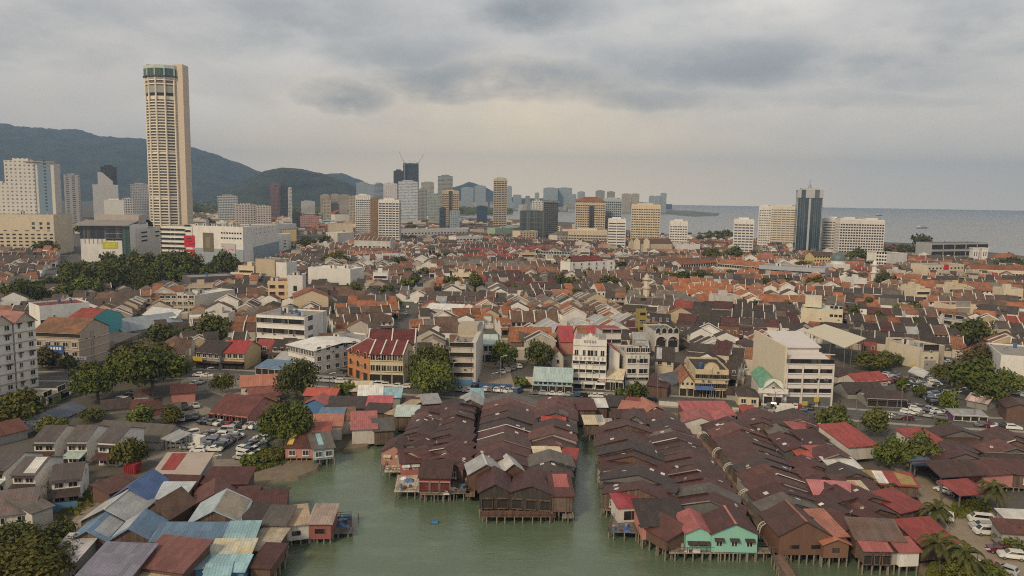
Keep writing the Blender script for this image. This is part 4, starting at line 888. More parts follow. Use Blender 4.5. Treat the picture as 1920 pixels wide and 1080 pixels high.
# middle distance blocks, put one by one
MID = [
 ('cream blank walled hall by the far avenue', 617, 447, 662, 447, 420, 30, CREAM, 'flat', None, []),
 ('red roofed white market hall in the far town', 628, 423, 668, 423, 402, 40, WHITE, 'vault', REDT, []),
 ('long white and blue office with dark windows in the far town', 725, 450, 872, 446, 429, 24, WHITE, 'flat', CONC, [('f', 24, 2, 3, 5, 3, 2, 'pane', None, GLASSB)]),
 ('white office terrace right of the long blue windowed office', 855, 462, 905, 460, 443, 16, WHITE, 'flat', CONC, [('f', 8, 2, 4, 4, 4, 1.4, 'pane')]),
 ('green and lime walled block in the far town', 928, 447, 962, 446, 427, 20, wall((.36, .46, .34), .3), 'flat', CONC, []),
 ('row of white ribbed terraces with red brown roofs in the far centre', 664, 474, 732, 476, 450, 16, OFFW, 'gx', BRT, [('f', 8, 2, 2, 4, 3, 2.2, 'open', WHITE)]),
 ('pale concrete block left of the white ribbed terraces', 633, 462, 664, 460, 436, 20, OFFW, 'flat', CONC, []),
 ('yellow walled block with red brown roof in the far centre', 825, 470, 857, 470, 455, 14, wall((.50, .40, .22), .3), 'gx', BRT, [('f', 6, 3, 2, 3.4, 2.2, 1.4, 'pane')]),
 ('cream and white flats with small windows, far centre', 975, 455, 1008, 454, 433, 18, CREAM, 'flat', CONC, [('f', 6, 4, 3, 3.3, 2, 1.5, 'pane')]),
 ('pale classical house with hipped grey roof, far centre', 1044, 458, 1080, 457, 440, 18, OFFW, 'hip', GRT, [('f', 7, 2, 3, 4.5, 1.6, 2, 'pane')]),
 ('blue walled low shed under the white banded office', 1141, 457, 1172, 457, 443, 16, wall((.16, .22, .31), .3), 'flat', CONC, []),
 ('long temple-like hall with dark red roof and cream gable pair', 1190, 478, 1260, 478, 456, 22, wall((.56, .47, .36), .4), 'gx', BRT, []),
 ('white boxy block with lime side wall, right of the long red roofed hall', 1268, 478, 1312, 478, 458, 24, WHITE, 'flat', CONC, []),
 ('grey blue flats with railings in the far centre', 1008, 490, 1068, 492, 473, 16, wall((.36, .40, .42), .3), 'flat', CONC, [('f', 12, 3, 2, 3.3, 2, 1.7, 'pane')]),
 ('long white hotel with six pairs of windows and a red roof strip', 1068, 520, 1152, 516, 490, 14, WHITE, 'flat', REDT, [('f', 6, 3, 2.5, 3.6, 1.5, 1.9, 'win'), ]),
 ('long orange roofed school with white verandas, left wing', 1276, 512, 1340, 508, 494, 14, OFFW, 'gx', ORT, [('f', 14, 2, 1.5, 3.8, 2.6, 2.2, 'open', WHITE)]),
 ('long orange roofed school with white verandas, right wing', 1345, 510, 1428, 518, 496, 14, OFFW, 'gx', ORT, [('f', 18, 2, 1.5, 3.8, 2.6, 2.2, 'open', WHITE)]),
 ('long pale blue flat roofed block on the right', 1422, 522, 1545, 530, 500, 22, wall((.40, .43, .48), .25), 'flat', CONC, [('f', 26, 2, 3, 4, 2.0, 1.2, 'pane')]),
 ('yellow block with red roof beside the domed mosque', 1525, 502, 1556, 502, 480, 16, wall((.62, .50, .22), .3), 'gx', BRT, [('f', 6, 3, 3, 3.5, 1.6, 1.6, 'pane')]),
 ('white five storey block with black windows near the white minaret', 1641, 506, 1661, 507, 474, 22, WHITE, 'flat', CONC, [('f', 4, 5, 2.5, 3.4, 1.7, 1.9, 'pane')]),
 ('plain white blank walled block near the white minaret', 1661, 507, 1699, 505, 475, 22, WHITE, 'flat', CONC, []),
 ('cream hall with a long red banner on the right', 1738, 522, 1806, 520, 496, 18, CREAM, 'flat', CONC, [('f', 10, 2, 3, 5, 2, 1.5, 'pane')]),
 ('long grey flat roofed colonnade by the sea', 1745, 490, 1850, 488, 455, 22, wall((.38, .39, .40), .3), 'flat', GRT, [('f', 5, 2, 6, 8, 19, 5.5, 'open', WHITE)]),
 ('orange roofed long barracks at the right edge', 1820, 520, 1935, 524, 505, 14, CREAM, 'gx', ORT, [('f', 18, 1, 2, 4, 2, 2.4, 'open', CREAM)]),
 ('orange roofed villa by the shore at the right edge', 1862, 495, 1915, 497, 484, 20, OFFW, 'hip', ORT, []),
 ('brown roofed hall near the seafront trees', 1660, 476, 1690, 476, 466, 18, OFFW, 'hip', MRT, []),
 ('cream gabled house before the seafront hotels', 1404, 480, 1434, 480, 466, 16, wall((.60, .46, .30), .3), 'gy', BGT, [('f', 5, 2, 2, 3.5, 1.5, 1.8, 'pane')]),
 ('white low office before the dark tree belt', 1296, 454, 1342, 452, 440, 16, WHITE, 'flat', CONC, [('f', 10, 1, 3, 3, 2, 1.5, 'pane')]),
 ('big white blank hall in the middle of the old town', 578, 540, 657, 545, 503, 18, wall((.66, .65, .62), .35), 'flat', WHITET, []),
 ('cream square house left of the white blank hall', 480, 532, 516, 535, 486, 16, wall((.50, .42, .30), .4), 'flat', CONC, []),
 ('white square house with dark shadowed side, by the white blank hall', 518, 535, 538, 536, 492, 14, WHITE, 'flat', CONC, []),
 ('dark grey flat hall at the edge of the park', 358, 545, 442, 540, 518, 20, wall((.12, .11, .115), .4), 'flat', CONC, []),
 ('white terrace of four gables in the old town centre', 800, 602, 865, 604, 580, 10, OFFW, 'sf', WHITET, [('f', 12, 1, 2, 3, 1.8, 1.9, 'open', WHITE)]),
 ('cream factory like house with tower wall, centre left', 503, 575, 553, 575, 527, 20, wall((.62, .50, .32), .3), 'flat', ORT, [('f', 3, 3, 3, 4, 3, 1.6, 'open', PINKW)]),
 ('white slab tower house behind the orange roof, centre left', 540, 578, 568, 578, 516, 12, WHITE, 'flat', CONC, [('f', 1, 2, 4, 6, 2, 3, 'pane')]),
 ('tall cream gable wall behind the white ribbon windowed block', 552, 592, 616, 590, 556, 16, wall((.62, .50, .35), .2), 'gy', ORT, []),
 ('cream four storey block with long white side wall, left of centre', 300, 592, 365, 592, 562, 14, wall((.58, .50, .36), .35), 'flat', CONC, [('f', 6, 3, 2.5, 3.4, 2, 1.5, 'win')]),
 ('white long blank side wall beside the cream four storey block', 366, 592, 441, 578, 548, 12, wall((.62, .58, .51), .35), 'flat', WHITET, []),
 ('white flat block with a stair tower behind the brown roofed shop', 77, 632, 170, 622, 570, 16, WHITE, 'flat', RDT, [('f', 2, 1, 5, 3, 2.6, 2.6, 'win', None, None, 0, .3)]),
 ('grey blue warehouse roof by the turquoise wall', 232, 636, 345, 618, 613, 18, wall((.33, .35, .34), .4), 'gx', tin((.27, .32, .36), .25, rustc=(.2, .24, .28)), []),
 ('cream factory wing with a stub tower, right of centre', 1500, 616, 1578, 622, 580, 18, wall((.64, .56, .42), .35), 'flat', PALEG, [('f', 3, 3, 3, 4.3, 1.6, 1.3, 'pane', None, None, .68, 1)]),
 ('cream L shaped house with a dark roof near the right car park', 1727, 693, 1758, 693, 655, 26, wall((.64, .57, .44), .35), 'flat', DKT, [('f', 1, 1, 7.6, 3, 6.5, 2.6, 'open', CREAM), ('f', 1, 1, .3, 3, 5, 3.4, 'pane', None, GREYW)]),
 ('blank cream side wing of the L shaped house', 1664, 678, 1726, 692, 646, 14, wall((.62, .55, .43), .35), 'flat', CONC, []),
 ('white blank block cut by the right picture edge', 1872, 722, 1960, 730, 668, 26, WHITE, 'flat', CONC, []),
 ('grey two storey row with balconies on the right', 1765, 625, 1808, 632, 600, 12, wall((.46, .44, .40), .4), 'flat', CONC, [('f', 2, 3, 2, 3.3, 4, 1.6, 'open', OFFW)]),
 ('cream block with grey shutter front, far right', 1779, 596, 1828, 596, 571, 14, CREAM, 'flat', MRT, [('f', 1, 2, 3, 4, 9, 2.6, 'open', CREAM, GREYW)]),
 ('white arcaded house with a ruined flat roof', 1227, 660, 1272, 660, 622, 20, wall((.58, .56, .52), .5), 'flat', wall((.16, .15, .13), .6), [('f', 4, 1, 8.2, 4, 2.0, 2.3, 'arch'), ('f', 2, 1, 2.2, 4, 4.2, 4.6, 'arch')]),
]
for lab, x0, y0, x1, y1, yt, dd, wm, rf, rm, wi in MID:
    rr = house(lab, x0, y0, x1, y1, dd, ytop=yt, wc=wm, rc=rm, roof=rf, win=wi, clut=(3 if rf == 'flat' else 0), ribs=9 if 'ribbed' in lab else 0)
    if 'red banner' in lab:
        b = MB(); b.box(-3, -.5, 1.5, 2.5, -.2, 12, RED_S); b.build('banner', rr[0])
    if 'red roof strip' in lab:
        b = MB(); roof_geo(b, 30, 12, rr[3] + 1, 3.5, 'gx', .3, RDT); b.build('upper_roof', rr[0], loc=(-4, 1, 0))
    if 'gable pair' in lab:
        for x in (-rr[1] / 2 + 2, -rr[1] / 2 + 14):
            b = MB(); wall_geo(b, 7, 2, 0, rr[3] + 3, 3, 'gy', CREAM); roof_geo(b, 7, 2, rr[3] + 3, 3, 'gy', .2, CREAM); b.build('gable_front', rr[0], loc=(x, -2.2, 0))
    if 'stub tower' in lab:
        b = MB(); b.box(-4, 0, 0, 4, 9, 5.5, wall((.62, .56, .44), .4)); b.build('stair_head', rr[0], loc=(-rr[1] * .22, 6, rr[3]))
# minarets, dome, gateposts
def minaret(px, yb, yt, label, m, r=2.3):
    p = G(px, yb); h = AT(px, yt, p.y).z; o = thing('minaret', p, 0, label, 'minaret'); claim(p.x, p.y, 0, 8, 8)
    b = MB(); b.tube((0, 0, 0), (0, 0, h * .5), r, r * .9, m, 8); b.tube((0, 0, h * .5), (0, 0, h * .78), r * .85, r * .75, m, 8); b.build('shaft', o)
    for f in (.5, .78): b = MB(); b.tube((0, 0, h * f), (0, 0, h * f + .9), r * 1.25, r * 1.25, m, 8); b.build('balcony', o)
    b = MB(); b.tube((0, 0, h * .79), (0, 0, h * .88), r * .7, r * .7, m, 8); b.tube((0, 0, h * .88), (0, 0, h * .95), r * .7, r * .3, m, 8); b.tube((0, 0, h * .95), (0, 0, h), r * .15, .05, m, 6); b.build('cap', o)
minaret(1211, 570, 511, 'pale yellow octagonal minaret among the orange roofs', wall((.60, .53, .40), .3), 2.2)
minaret(1637, 538, 486, 'slim white minaret in front of the white five storey block', WHITE)
minaret(1573, 512, 498, 'tiny white spire beside the grey green dome', WHITE, 1.6)
p = G(1570, 512); o = thing('mosque', p, 0, 'small white mosque hall under a grey green dome', 'mosque'); claim(p.x, p.y, 0, 18, 18)
b = MB(); b.box(-8, -8, 0, 8, 8, 9, WHITE); b.tube((0, 0, 9), (0, 0, 12), 6.5, 6.5, WHITE, 16); b.build('wall', o)
b = MB()
for i in range(8):
    a0, a1 = math.pi / 2 * i / 8, math.pi / 2 * (i + 1) / 8; b.tube((0, 0, 12 + 7.5 * math.sin(a0)), (0, 0, 12 + 7.5 * math.sin(a1)), 6.9 * math.cos(a0), max(.05, 6.9 * math.cos(a1)), plain((.11, .16, .16), .5), 20, i == 7)
b.build('dome', o, smooth=True)
for i, px in enumerate((1824, 1841)):
    p = G(px, 498); h = AT(px, 466, p.y).z; o = thing('gate_tower', p, 0, ('left' if i == 0 else 'right') + ' one of the two white square gate towers by the colonnade', 'tower'); b = MB(); b.box(-3.2, -3.2, 0, 3.2, 3.2, h, WHITE); b.box(-3.8, -3.8, h, 3.8, 3.8, h + 1, WHITE); b.build('wall', o)
    for x in (-1.2, 1.2): inst('window', winmesh(.9, 5, 'arch'), o, (x, -3.2, h - 8))
# ships
def ship(px, py, ln, label, rz, sc_):
    p = G(px, py, -1.6); o = thing('ship', p, rz, label, 'ship'); hm_ = plain((.06, .09, .10), .5, name='hull_paint')
    b = MB(); a = ln / 2; wd = ln * .09
    prof = [(-a, 0), (-a * .95, wd), (a * .6, wd), (a, 0), (a * .6, -wd), (-a * .95, -wd)]
    b.prism(prof, -1.5, ln * .10, hm_); b.prism([(x * .99 + (4 if x > 0 else 0), y * .98) for x, y in prof], ln * .10, ln * .115, hm_, CONC); b.build('hull', o)
    b = MB(); b.box(-a * .85, -wd * .8, ln * .115, -a * .45, wd * .8, ln * .21, WHITE); b.box(-a * .8, -wd * .6, ln * .21, -a * .55, wd * .6, ln * .25, WHITE); b.build('bridge_house', o)
    b = MB()
    for x in (-.1, .2, .5): b.tube((a * x, 0, ln * .115), (a * x, 0, ln * .24), .6, .4, METAL, 5); b.tube((a * x, 0, ln * .23), (a * x + ln * .06, 0, ln * .17), .4, .3, METAL, 5)
    b.build('mast', o)
ship(1729, 429, 34, 'dark cargo ship anchored on the grey sea near the shore', .2, 1)
ship(1649, 405, 46, 'small faint ship farther out near the horizon', .4, 1)
# ------------------------------------------------------------------ buildings along and behind the quay road
def apartments():
    rr = house('white walk-up flats with pink gabled roofs at the left picture edge', -130, 768, 66, 722, 15, ytop=612, wc=wall((.72, .70, .66), .35), rc=CONC, ledges=6, ledge_m=wall((.46, .40, .30), .4), name='apartment_block', cat='flats', win=())
    r_, w, d, h = rr
    gm_ = wall((.55, .50, .42), .4); n = 4
    for i in range(n):
        x0 = w / 2 - w * .24 * (i + 1) + .3; bw = w * .22
        b = MB(); b.box(x0, -2.2, 0, x0 + bw, 0, h, wall((.72, .70, .66), .35)); fh = h / 7
        for k in range(1, 8): b.box(x0 - .25, -2.5, k * fh - .28, x0 + bw + .25, -2.2, k * fh, wall((.46, .40, .30), .4))
        b.build('bay', r_)
        b = MB(); wall_geo(b, bw, d + 2.6, h, h + .1, bw * .42, 'gy', gm_); b.build('gable', r_, loc=(x0 + bw / 2, -2.3, 0))
        b = MB(); roof_geo(b, bw, d + 2.6, h + .1, bw * .42, 'gy', .5, tin((.34, .17, .15), .3)); b.build('roof', r_, loc=(x0 + bw / 2, -2.3, 0))
        for k in range(7):
            for f, ww in ((.22, 1.0), (.75, 1.5)): inst('window', winmesh(ww, 1.5, 'win' if (k + i) % 3 else 'shade'), r_, (x0 + bw * f, -2.2, k * fh + 1.1))
    for k in range(7): inst('window', winmesh(1.0, 1.5), r_, (w / 2, d * .4, k * h / 7 + 1.1), math.pi / 2)
apartments()
r_, w_, d_, h_ = house('low white shop row with one lime green bay at the foot of the flats', -50, 822, 152, 733, 16, ytop=768, wc=OFFW, rc=surf('roof_slab_concrete', (.20, .185, .165), (.26, .24, .21), (.14, .13, .115), .2), name='shop_row', cat='shops', win=[('f', 7, 1, 2.9, 3, 4, 1.6, 'win'), ('f', 8, 1, .2, 3, 4.4, 2.4, 'shop', GREYT)], clut=3)
b = MB(); b.box(w_ * .18, -.6, 0, w_ * .26, .2, h_ + 1.2, wall((.30, .52, .10), .2)); b.box(w_ * .195, -.68, 3, w_ * .245, -.6, h_ - .6, GREYW); b.build('lime_bay', r_)
r_, w_, d_, h_ = house('beige four storey shop with a long brown tiled roof', 68, 686, 150, 690, 17, ytop=622, roof='gx', rise=4, wc=wall((.42, .35, .28), .35), rc=tile((.27, .135, .07)), win=[('f', 5, 2, 4.2, 3.6, 1.9, 1.6, 'win'), ('f', 4, 1, .3, 3, 3.6, 2.9, 'shop', BEIGE), ('f', 1, 1, 11.3, 3, 20, 1.4, 'open', BEIGE)], ledges=3, ledge_m=wall((.58, .50, .42), .3), name='shop', cat='shophouse')
b = MB(); b.box(-4, -.6, 5.2, 3, -.3, 8.2, BLU_S)
for k in range(5): b.box(-3.4 + k * 1.2, -.66, 6.6, -2.6 + k * 1.2, -.6, 7.6, WHT_S)
b.build('sign_board', r_)
b = MB(); b.box(4.2, -.6, 3.3, 12, -.3, 4.4, plain((.55, .5, .5), .6))
for k in range(6): b.box(4.8 + k * 1.15, -.66, 3.6, 5.5 + k * 1.15, -.6, 4.1, BLU_S)
b.build('sign_board', r_)
house('turquoise windowless side wall with twin gables, centre of the left side', 174, 648, 230, 634, 12, ytop=592, roof='gy', wc=wall((.10, .40, .44), .10), rc=RDT, rise=3, oh=.05, name='house', cat='house')
house('dark lean-to shed at the foot of the turquoise wall', 205, 648, 262, 634, 8, ytop=632, roof='sf', wc=GREYW, rc=DARKT, name='shed', cat='shed')
house('grey canopy shed beside the big spreading rain tree', 205, 670, 262, 645, 12, h=4.5, roof='sf', rise=1, wc=GREYW, rc=GREYT, walls=False, posts=True, name='shed', cat='open shed')
for k, (a, lab) in enumerate((((415, 692, 458, 694, 657), 'cream shop with a bright maroon roof and two white windows'), ((368, 690, 412, 694, 658), 'grey timber shop with a brown roof and yellow sign'), ((472, 676, 500, 678, 654), 'red roofed low shop left of the white curved block'))):
    rr = house(lab, *a[:4], 14, ytop=a[4] + 4, roof='gx', wc=(wall((.60, .45, .24), .3), GREYW, OFFW)[k], rc=(tin((.30, .045, .045), .2, rustc=(.2, .05, .04)), DARKT, REDT)[k], win=[('f', 4, 1, 4.4, 3, 1.5, 1.5, 'win'), ('f', 3, 1, .2, 3, 3.2, 2.8, 'shop', DARKT)], name='shophouse', cat='shophouse')
    if k == 1: b = MB(); b.box(-5, -1.9, 3.2, -1, -1.6, 4.8, plain((.55, .40, .03), .5)); b.build('sign_board', rr[0])
house('white three storey office with ribbon windows and rooftop plant', 482, 650, 572, 656, 20, ytop=592, wc=WHITE, rc=CONC, name='office', cat='office', win=[('f', 3, 1, 2.0, 4.0, 7.4, 2.0, 'open', WHITE, DARK), ('f', 3, 2, 6.3, 4.4, 7.4, 2.1, 'open', WHITE, DARK), ('r', 1, 3, 3.5, 4.2, 4, 2.0, 'pane', None, GLASSB, .1, .4)], clut=9)
r_, w_, d_, h_ = house('white curved corner block with close set windows and a white roof', 541, 690, 590, 703, 24, ytop=651, wc=WHITE, rc=CONC, name='corner_block', cat='office', win=[('f', 10, 2, 2.9, 3.9, 1.1, 1.9, 'win'), ('f', 4, 1, .2, 3, 3.0, 2.3, 'shop'), ('r', 6, 3, 1.2, 3.6, 1.6, 1.6, 'win')])
b = MB(); roof_geo(b, w_, d_, h_, 1.2, 'gx', .8, WHITET); b.build('upper_roof', r_)
house('white three storey terrace with a green roof garden behind the curved block', 604, 678, 648, 684, 20, ytop=640, wc=WHITE, rc=CONC, name='terrace', cat='shophouse', win=[('f', 5, 2, 3.6, 3.6, 1.8, 1.6, 'win'), ('f', 4, 1, .2, 3, 3, 2.6, 'shop')], clut=4)
# orange and cream corner block
house('orange corner shophouse with arched windows and a maroon roof', 652, 703, 693, 718, 17, ytop=662, roof='gx', wc=wall((.52, .23, .10), .3), rc=MRT, rise=3.2, name='shophouse', cat='shophouse', win=[('f', 3, 2, 4.5, 3.7, 1.7, 2.2, 'arch', wall((.58, .30, .15), .3)), ('f', 3, 1, .2, 3, 2.6, 3.0, 'open', wall((.52, .23, .10), .3))], ribs=2)
house('cream four storey shophouse row joined to the orange corner', 694, 719, 756, 721, 17, ytop=664, roof='gx', wc=wall((.62, .54, .36), .3), rc=MRT, rise=3.2, name='shophouse', cat='shophouse', win=[('f', 6, 2, 4.6, 3.8, 1.5, 2.0, 'win', CREAM), ('f', 3, 1, .2, 3, 4.2, 3.2, 'open', CREAM)], ribs=4)
house('white walled row with a wide maroon roof behind the orange corner', 690, 690, 778, 690, 15, ytop=643, roof='gx', wc=OFFW, rc=MRT, rise=4, name='shophouse', cat='shophouse', ribs=3)
r_, w_, d_, h_ = house('narrow grey cream five storey block with dark open floors beside the tall tree', 845, 724, 884, 725, 22, ytop=650, wc=wall((.52, .47, .40), .5), rc=CONC, name='flats', cat='flats', win=[('f', 1, 4, 3.4, 3.5, 8.2, 1.5, 'open', wall((.52, .47, .40), .5)), ('f', 1, 1, .2, 3, 8, 2.3, 'pane', None, BLUEW)], clut=4)
b = MB(); b.box(w_ / 2 - .2, 0, 0, w_ / 2 + 1.4, d_ + 12, h_ + 1.4, wall((.60, .56, .50), .4)); b.build('party_wall', r_)
b = MB(); b.box(-w_ / 2, d_, 0, w_ / 2, d_ + 12, h_ + 3.4, wall((.44, .38, .30), .5)); b.build('rear_wing', r_)
house('white two storey house with a pale green roof and verandas', 897, 680, 933, 680, 22, ytop=645, roof='gx', rise=2, wc=wall((.56, .58, .56), .3), rc=PALEG, name='house', cat='house', win=[('f', 4, 1, 4.6, 3, 1.5, 2.2, 'open', WHITE), ('f', 3, 1, .3, 3, 2.2, 3, 'open', WHITE)])
# temple court
house('long white row under four brown roof bays behind the old temple', 957, 628, 1048, 628, 12, ytop=603, roof='gx', wc=OFFW, rc=BRT, rise=4.2, ribs=5, name='shop_row', cat='shophouse', win=[('f', 9, 1, 4.4, 3, 2, 2, 'pane')])
r_, w_, d_, h_ = house('old temple with orange tiled wings and a dark swept roof porch', 958, 664, 1036, 664, 18, ytop=640, roof='gx', wc=wall((.24, .17, .12), .5), rc=ORT, rise=4.6, name='temple', cat='temple', win=[('f', 3, 1, .4, 3, 3.2, 3.0, 'open', BROWNW)])
b = MB(); x = w_ * .02
for s in (-1, 1):
    for i in range(4):
        u0, u1 = i / 4, (i + 1) / 4; zz = lambda u: h_ + 2.0 + 1.3 * u * u
        p = [(x + s * 6.2 * u0, -5, zz(u0) - 1.4), (x + s * 6.2 * u1, -5, zz(u1) - 1.4), (x + s * 6.2 * u1, 0, zz(u1) + 1.3), (x + s * 6.2 * u0, 0, zz(u0) + 1.3)]
        if s < 0: p = [p[1], p[0], p[3], p[2]]
        b.slab(*p, .35, tile((.13, .105, .09)))
b.build('porch_roof', r_)
for xx in (-5, -1.8, 1.8, 5): b = MB(); b.tube((x + xx, -4.4, 0), (x + xx, -4.4, h_ + 1.2), .28, .28, BROWNW, 8); b.build('column', r_)
r_, w_, d_, h_ = house('tiny white shrine with swept red tile roof left of the white Chinese block', 1035, 690, 1056, 690, 8, ytop=668, roof='gy', wc=OFFW, rc=ORT2, rise=2.6, name='shrine', cat='shrine', win=[('f', 1, 1, 1.8, 3, .9, 1.6, 'arch')])
house('house with a long rose red roof right of the temple', 1052, 664, 1078, 664, 20, ytop=640, roof='gx', wc=PINKW, rc=tin((.38, .07, .085), .15, rustc=(.28, .06, .06)), rise=5, name='house', cat='house')
house('orange roofed row right of the rose red roof', 1088, 676, 1124, 676, 20, ytop=645, roof='gx', wc=OFFW, rc=ORT2, rise=6, name='house', cat='house', roof2=(.45, .95, .55, .98, tin((.38, .07, .085), .15, rustc=(.28, .06, .06))))
house('white tower house with a crimson roof behind the Chinese block', 1127, 702, 1162, 702, 14, ytop=622, roof='sb', rise=1.0, wc=wall((.58, .56, .53), .35), rc=tin((.36, .05, .06), .15, rustc=(.28, .06, .06)), name='tower_house', cat='house', win=[('f', 2, 2, 12, 3.8, 3.6, 1.4, 'open', OFFW), ('f', 2, 2, 4.5, 3.7, 2.6, 1.5, 'win')])
# white block with the stepped Chinese parapet
r_, w_, d_, h_ = house('white six storey block with a stepped parapet and Chinese lettering', 1072, 728, 1135, 731, 18, ytop=668, wc=WHITE, rc=CONC, name='association_hall', cat='office', win=[('f', 5, 3, 2.9, 2.95, 2.15, 1.1, 'open', WHITE), ('f', 3, 1, .2, 3, 3.4, 2.2, 'shop', WHITE)])
b = MB(); b.box(-w_ / 2, 4.0, h_ - .98, w_ / 2, d_, h_ + 4.4, WHITE); b.box(-w_ / 2 + .3, 4.3, h_ + 4.4, w_ / 2 - .3, d_, h_ + 4.6, CONC); b.box(-w_ / 2, 3.7, h_ + 2.9, w_ / 2, 4.0, h_ + 5.2, WHITE); b.build('top_storey', r_)
for xx, ww in ((-.40, 1.2), (-.17, .9), (.02, 1.9), (.18, .9), (.38, 1.2)): inst('window', winmesh(ww, 2.0), r_, (w_ * xx, 4.0, h_ - .7))
b = MB(); z = h_ + 5.2
for x0, x1, zz in ((-.24, -.15, .8), (-.15, -.06, 1.3), (-.06, .06, 2.0), (.06, .15, 1.3), (.15, .24, .8)): b.box(w_ * x0 + .02, 3.7, z - .02, w_ * x1 - .02, 4.0, z + zz, WHITE)
for x in (-.24, -.15, 0, .15, .24): b.tube((w_ * x, 3.85, z), (w_ * x, 3.85, z + (2.7 if x == 0 else 1.7)), .22, .05, WHITE, 6)
b.build('parapet', r_)
b = MB()
for i in range(6): b.box(-w_ / 2 + w_ * i / 5 - .1, -.34, 2.9, -w_ / 2 + w_ * i / 5 + .1, 0, h_ - 2.0, WHITE)
b.build('facade_fin', r_)
GRYL = plain((.30, .30, .30), .7, name='lettering_grey')
def letters(root, n, x0, x1, y, z, size, m=GRYL):
    "small raised characters, too far off in the photograph to be read"
    for i in range(n):
        cx = x0 + (x1 - x0) * (i + .5) / n; b = MB(); h = size; w = size * .8
        for k in range(3): zz = z + h * (.1 + .36 * k) ; b.box(cx - w / 2 * rnd.uniform(.6, 1), y - .06, zz, cx + w / 2 * rnd.uniform(.6, 1), y, zz + h * .13, m)
        for k in range(rnd.choice((1, 2))): xx = cx + rnd.uniform(-.3, .3) * w; b.box(xx, y - .08, z, xx + h * .12, y - .061, z + h * .95, m)
        b.build('lettering', root)
letters(r_, 7, -w_ * .46, w_ * .46, -.05, h_ - 1.35, 1.1)
letters(r_, 5, -w_ * .2, w_ * .2, 3.64, h_ + 3.9, 1.0)
b = MB(); b.box(w_ * .30, -.5, 3.2, w_ * .47, -.36, 4.0, WHT_S)
for k in range(6): b.box(w_ * .31 + k * .35, -.53, 3.35, w_ * .31 + k * .35 + .22, -.5, 3.85, RED_S)
b.build('sign_board', r_)
r_, w_, d_, h_ = house('white five storey block with an open roof terrace and grey stained side', 1172, 724, 1216, 724, 18, ytop=665, wc=wall((.60, .585, .55), .45), rc=CONC, name='hotel', cat='hotel', win=[('f', 2, 2, 4.6, 3.7, 3.0, 1.6, 'win'), ('f', 5, 1, 12.2, 3, 1.5, 1.5, 'win'), ('f', 1, 1, 2.3, 3, 8, .9, 'open', OFFW)], clut=5)
letters(r_, 4, -w_ * .36, w_ * .36, -.05, h_ - 1.2, .9)
b = MB()
for k in range(18):
    if k not in (6, 10): b.box(-w_ * .42 + k * w_ * .047, -.05, h_ - 1.9, -w_ * .42 + k * w_ * .047 + .26, 0, h_ - 1.45, GRYL)
b.build('lettering', r_)
house('narrow white rounded wall with a crimson lean-to between the two white blocks', 1141, 720, 1160, 720, 16, ytop=662, roof='sr', rise=3, wc=WHITE, rc=tin((.36, .05, .06), .15, rustc=(.28, .06, .06)), name='annexe', cat='annexe')
house('pale lean-to shop between the two white blocks', 1137, 732, 1166, 734, 10, h=4.2, roof='sf', rise=1.4, wc=OFFW, rc=CREAMT, name='shop', cat='shop', win=[('f', 3, 1, .2, 3, 2.6, 2.8, 'open')])
r_, w_, d_, h_ = house('long low pale blue warehouse with a sloping sheet roof', 1000, 738, 1071, 741, 13, ytop=714, roof='gx', rise=3.2, wc=wall((.25, .38, .46), .3), rc=tin((.34, .44, .46), .35, rustc=(.33, .33, .22)), name='warehouse', cat='warehouse', win=[('f', 5, 1, .3, 3, 3, 2.6, 'open', OFFW), ('f', 8, 1, 3.4, 3, 1.0, .8, 'pane')])
house('yellow narrow stair tower among dark roofs', 1196, 640, 1211, 640, 6, ytop=582, wc=wall((.36, .27, .06), .4), rc=CONC, name='stair_tower', cat='tower', win=[('f', 1, 6, 2, 3.4, 2.6, 1.3, 'pane')])
r_, w_, d_, h_ = house('cream three storey shop block with rows of narrow black windows', 1302, 745, 1364, 747, 20, ytop=693, wc=wall((.60, .49, .32), .4), rc=DKT, name='shop_block', cat='shophouse', win=[('f', 16, 2, 3.3, 3.1, .62, 1.5, 'pane'), ('f', 5, 1, .2, 3, 2.9, 2.4, 'open', CREAM)], ledges=2, clut=2)
b = MB(); b.slab((-w_ * .5, -2.4, 3.2), (w_ * .05, -2.4, 3.2), (w_ * .05, 0, 4.0), (-w_ * .5, 0, 4.0), .1, BLUET); b.build('awning', r_)
b = MB(); b.tube((-w_ * .02, .1, h_ - .1), (-w_ * .02, .3, h_ - .1), 2.6, 2.6, wall((.60, .49, .32), .4), 16); b.build('parapet', r_)
house('small cream gabled shop with an orange tile roof left of the narrow windowed block', 1275, 743, 1301, 744, 17, ytop=716, roof='gy', wc=CREAM, rc=ORT2, rise=2.5, name='shop', cat='shophouse', win=[('f', 3, 1, 4, 3, .7, .8, 'pane'), ('f', 2, 1, .2, 3, 2.6, 2.6, 'open', CREAM)])
house('cream house with a pale blue courtyard roof and a dark hipped roof', 1228, 700, 1262, 702, 16, ytop=676, roof='gx', wc=CREAM, rc=DKT, name='house', cat='house', roof2=(.05, .35, .1, .9, LGREYT), win=[('f', 2, 1, 3.5, 3, 1.4, 1.4, 'win')])
house('maroon tin lean-to beside the leafy roadside tree', 1213, 742, 1250, 746, 11, ytop=724, roof='sf', wc=BROWNW, rc=MAROON, name='shed', cat='shed')
house('long dark blue roofed shed beside the maroon lean-to', 1234, 736, 1258, 742, 14, ytop=718, roof='sr', wc=GREYW, rc=tin((.10, .13, .16), .3), name='shed', cat='shed')
r_, w_, d_, h_ = house('white chapel like hall with a long green roof beside the big white block', 1430, 762, 1466, 764, 24, ytop=729, roof='gy', rise=2.6, wc=WHITE, rc=GREENT, name='hall', cat='hall', win=[('f', 1, 1, 4.8, 3, 1.1, 1.8, 'arch'), ('f', 2, 1, .2, 3, 2.6, 3.2, 'open', WHITE)])
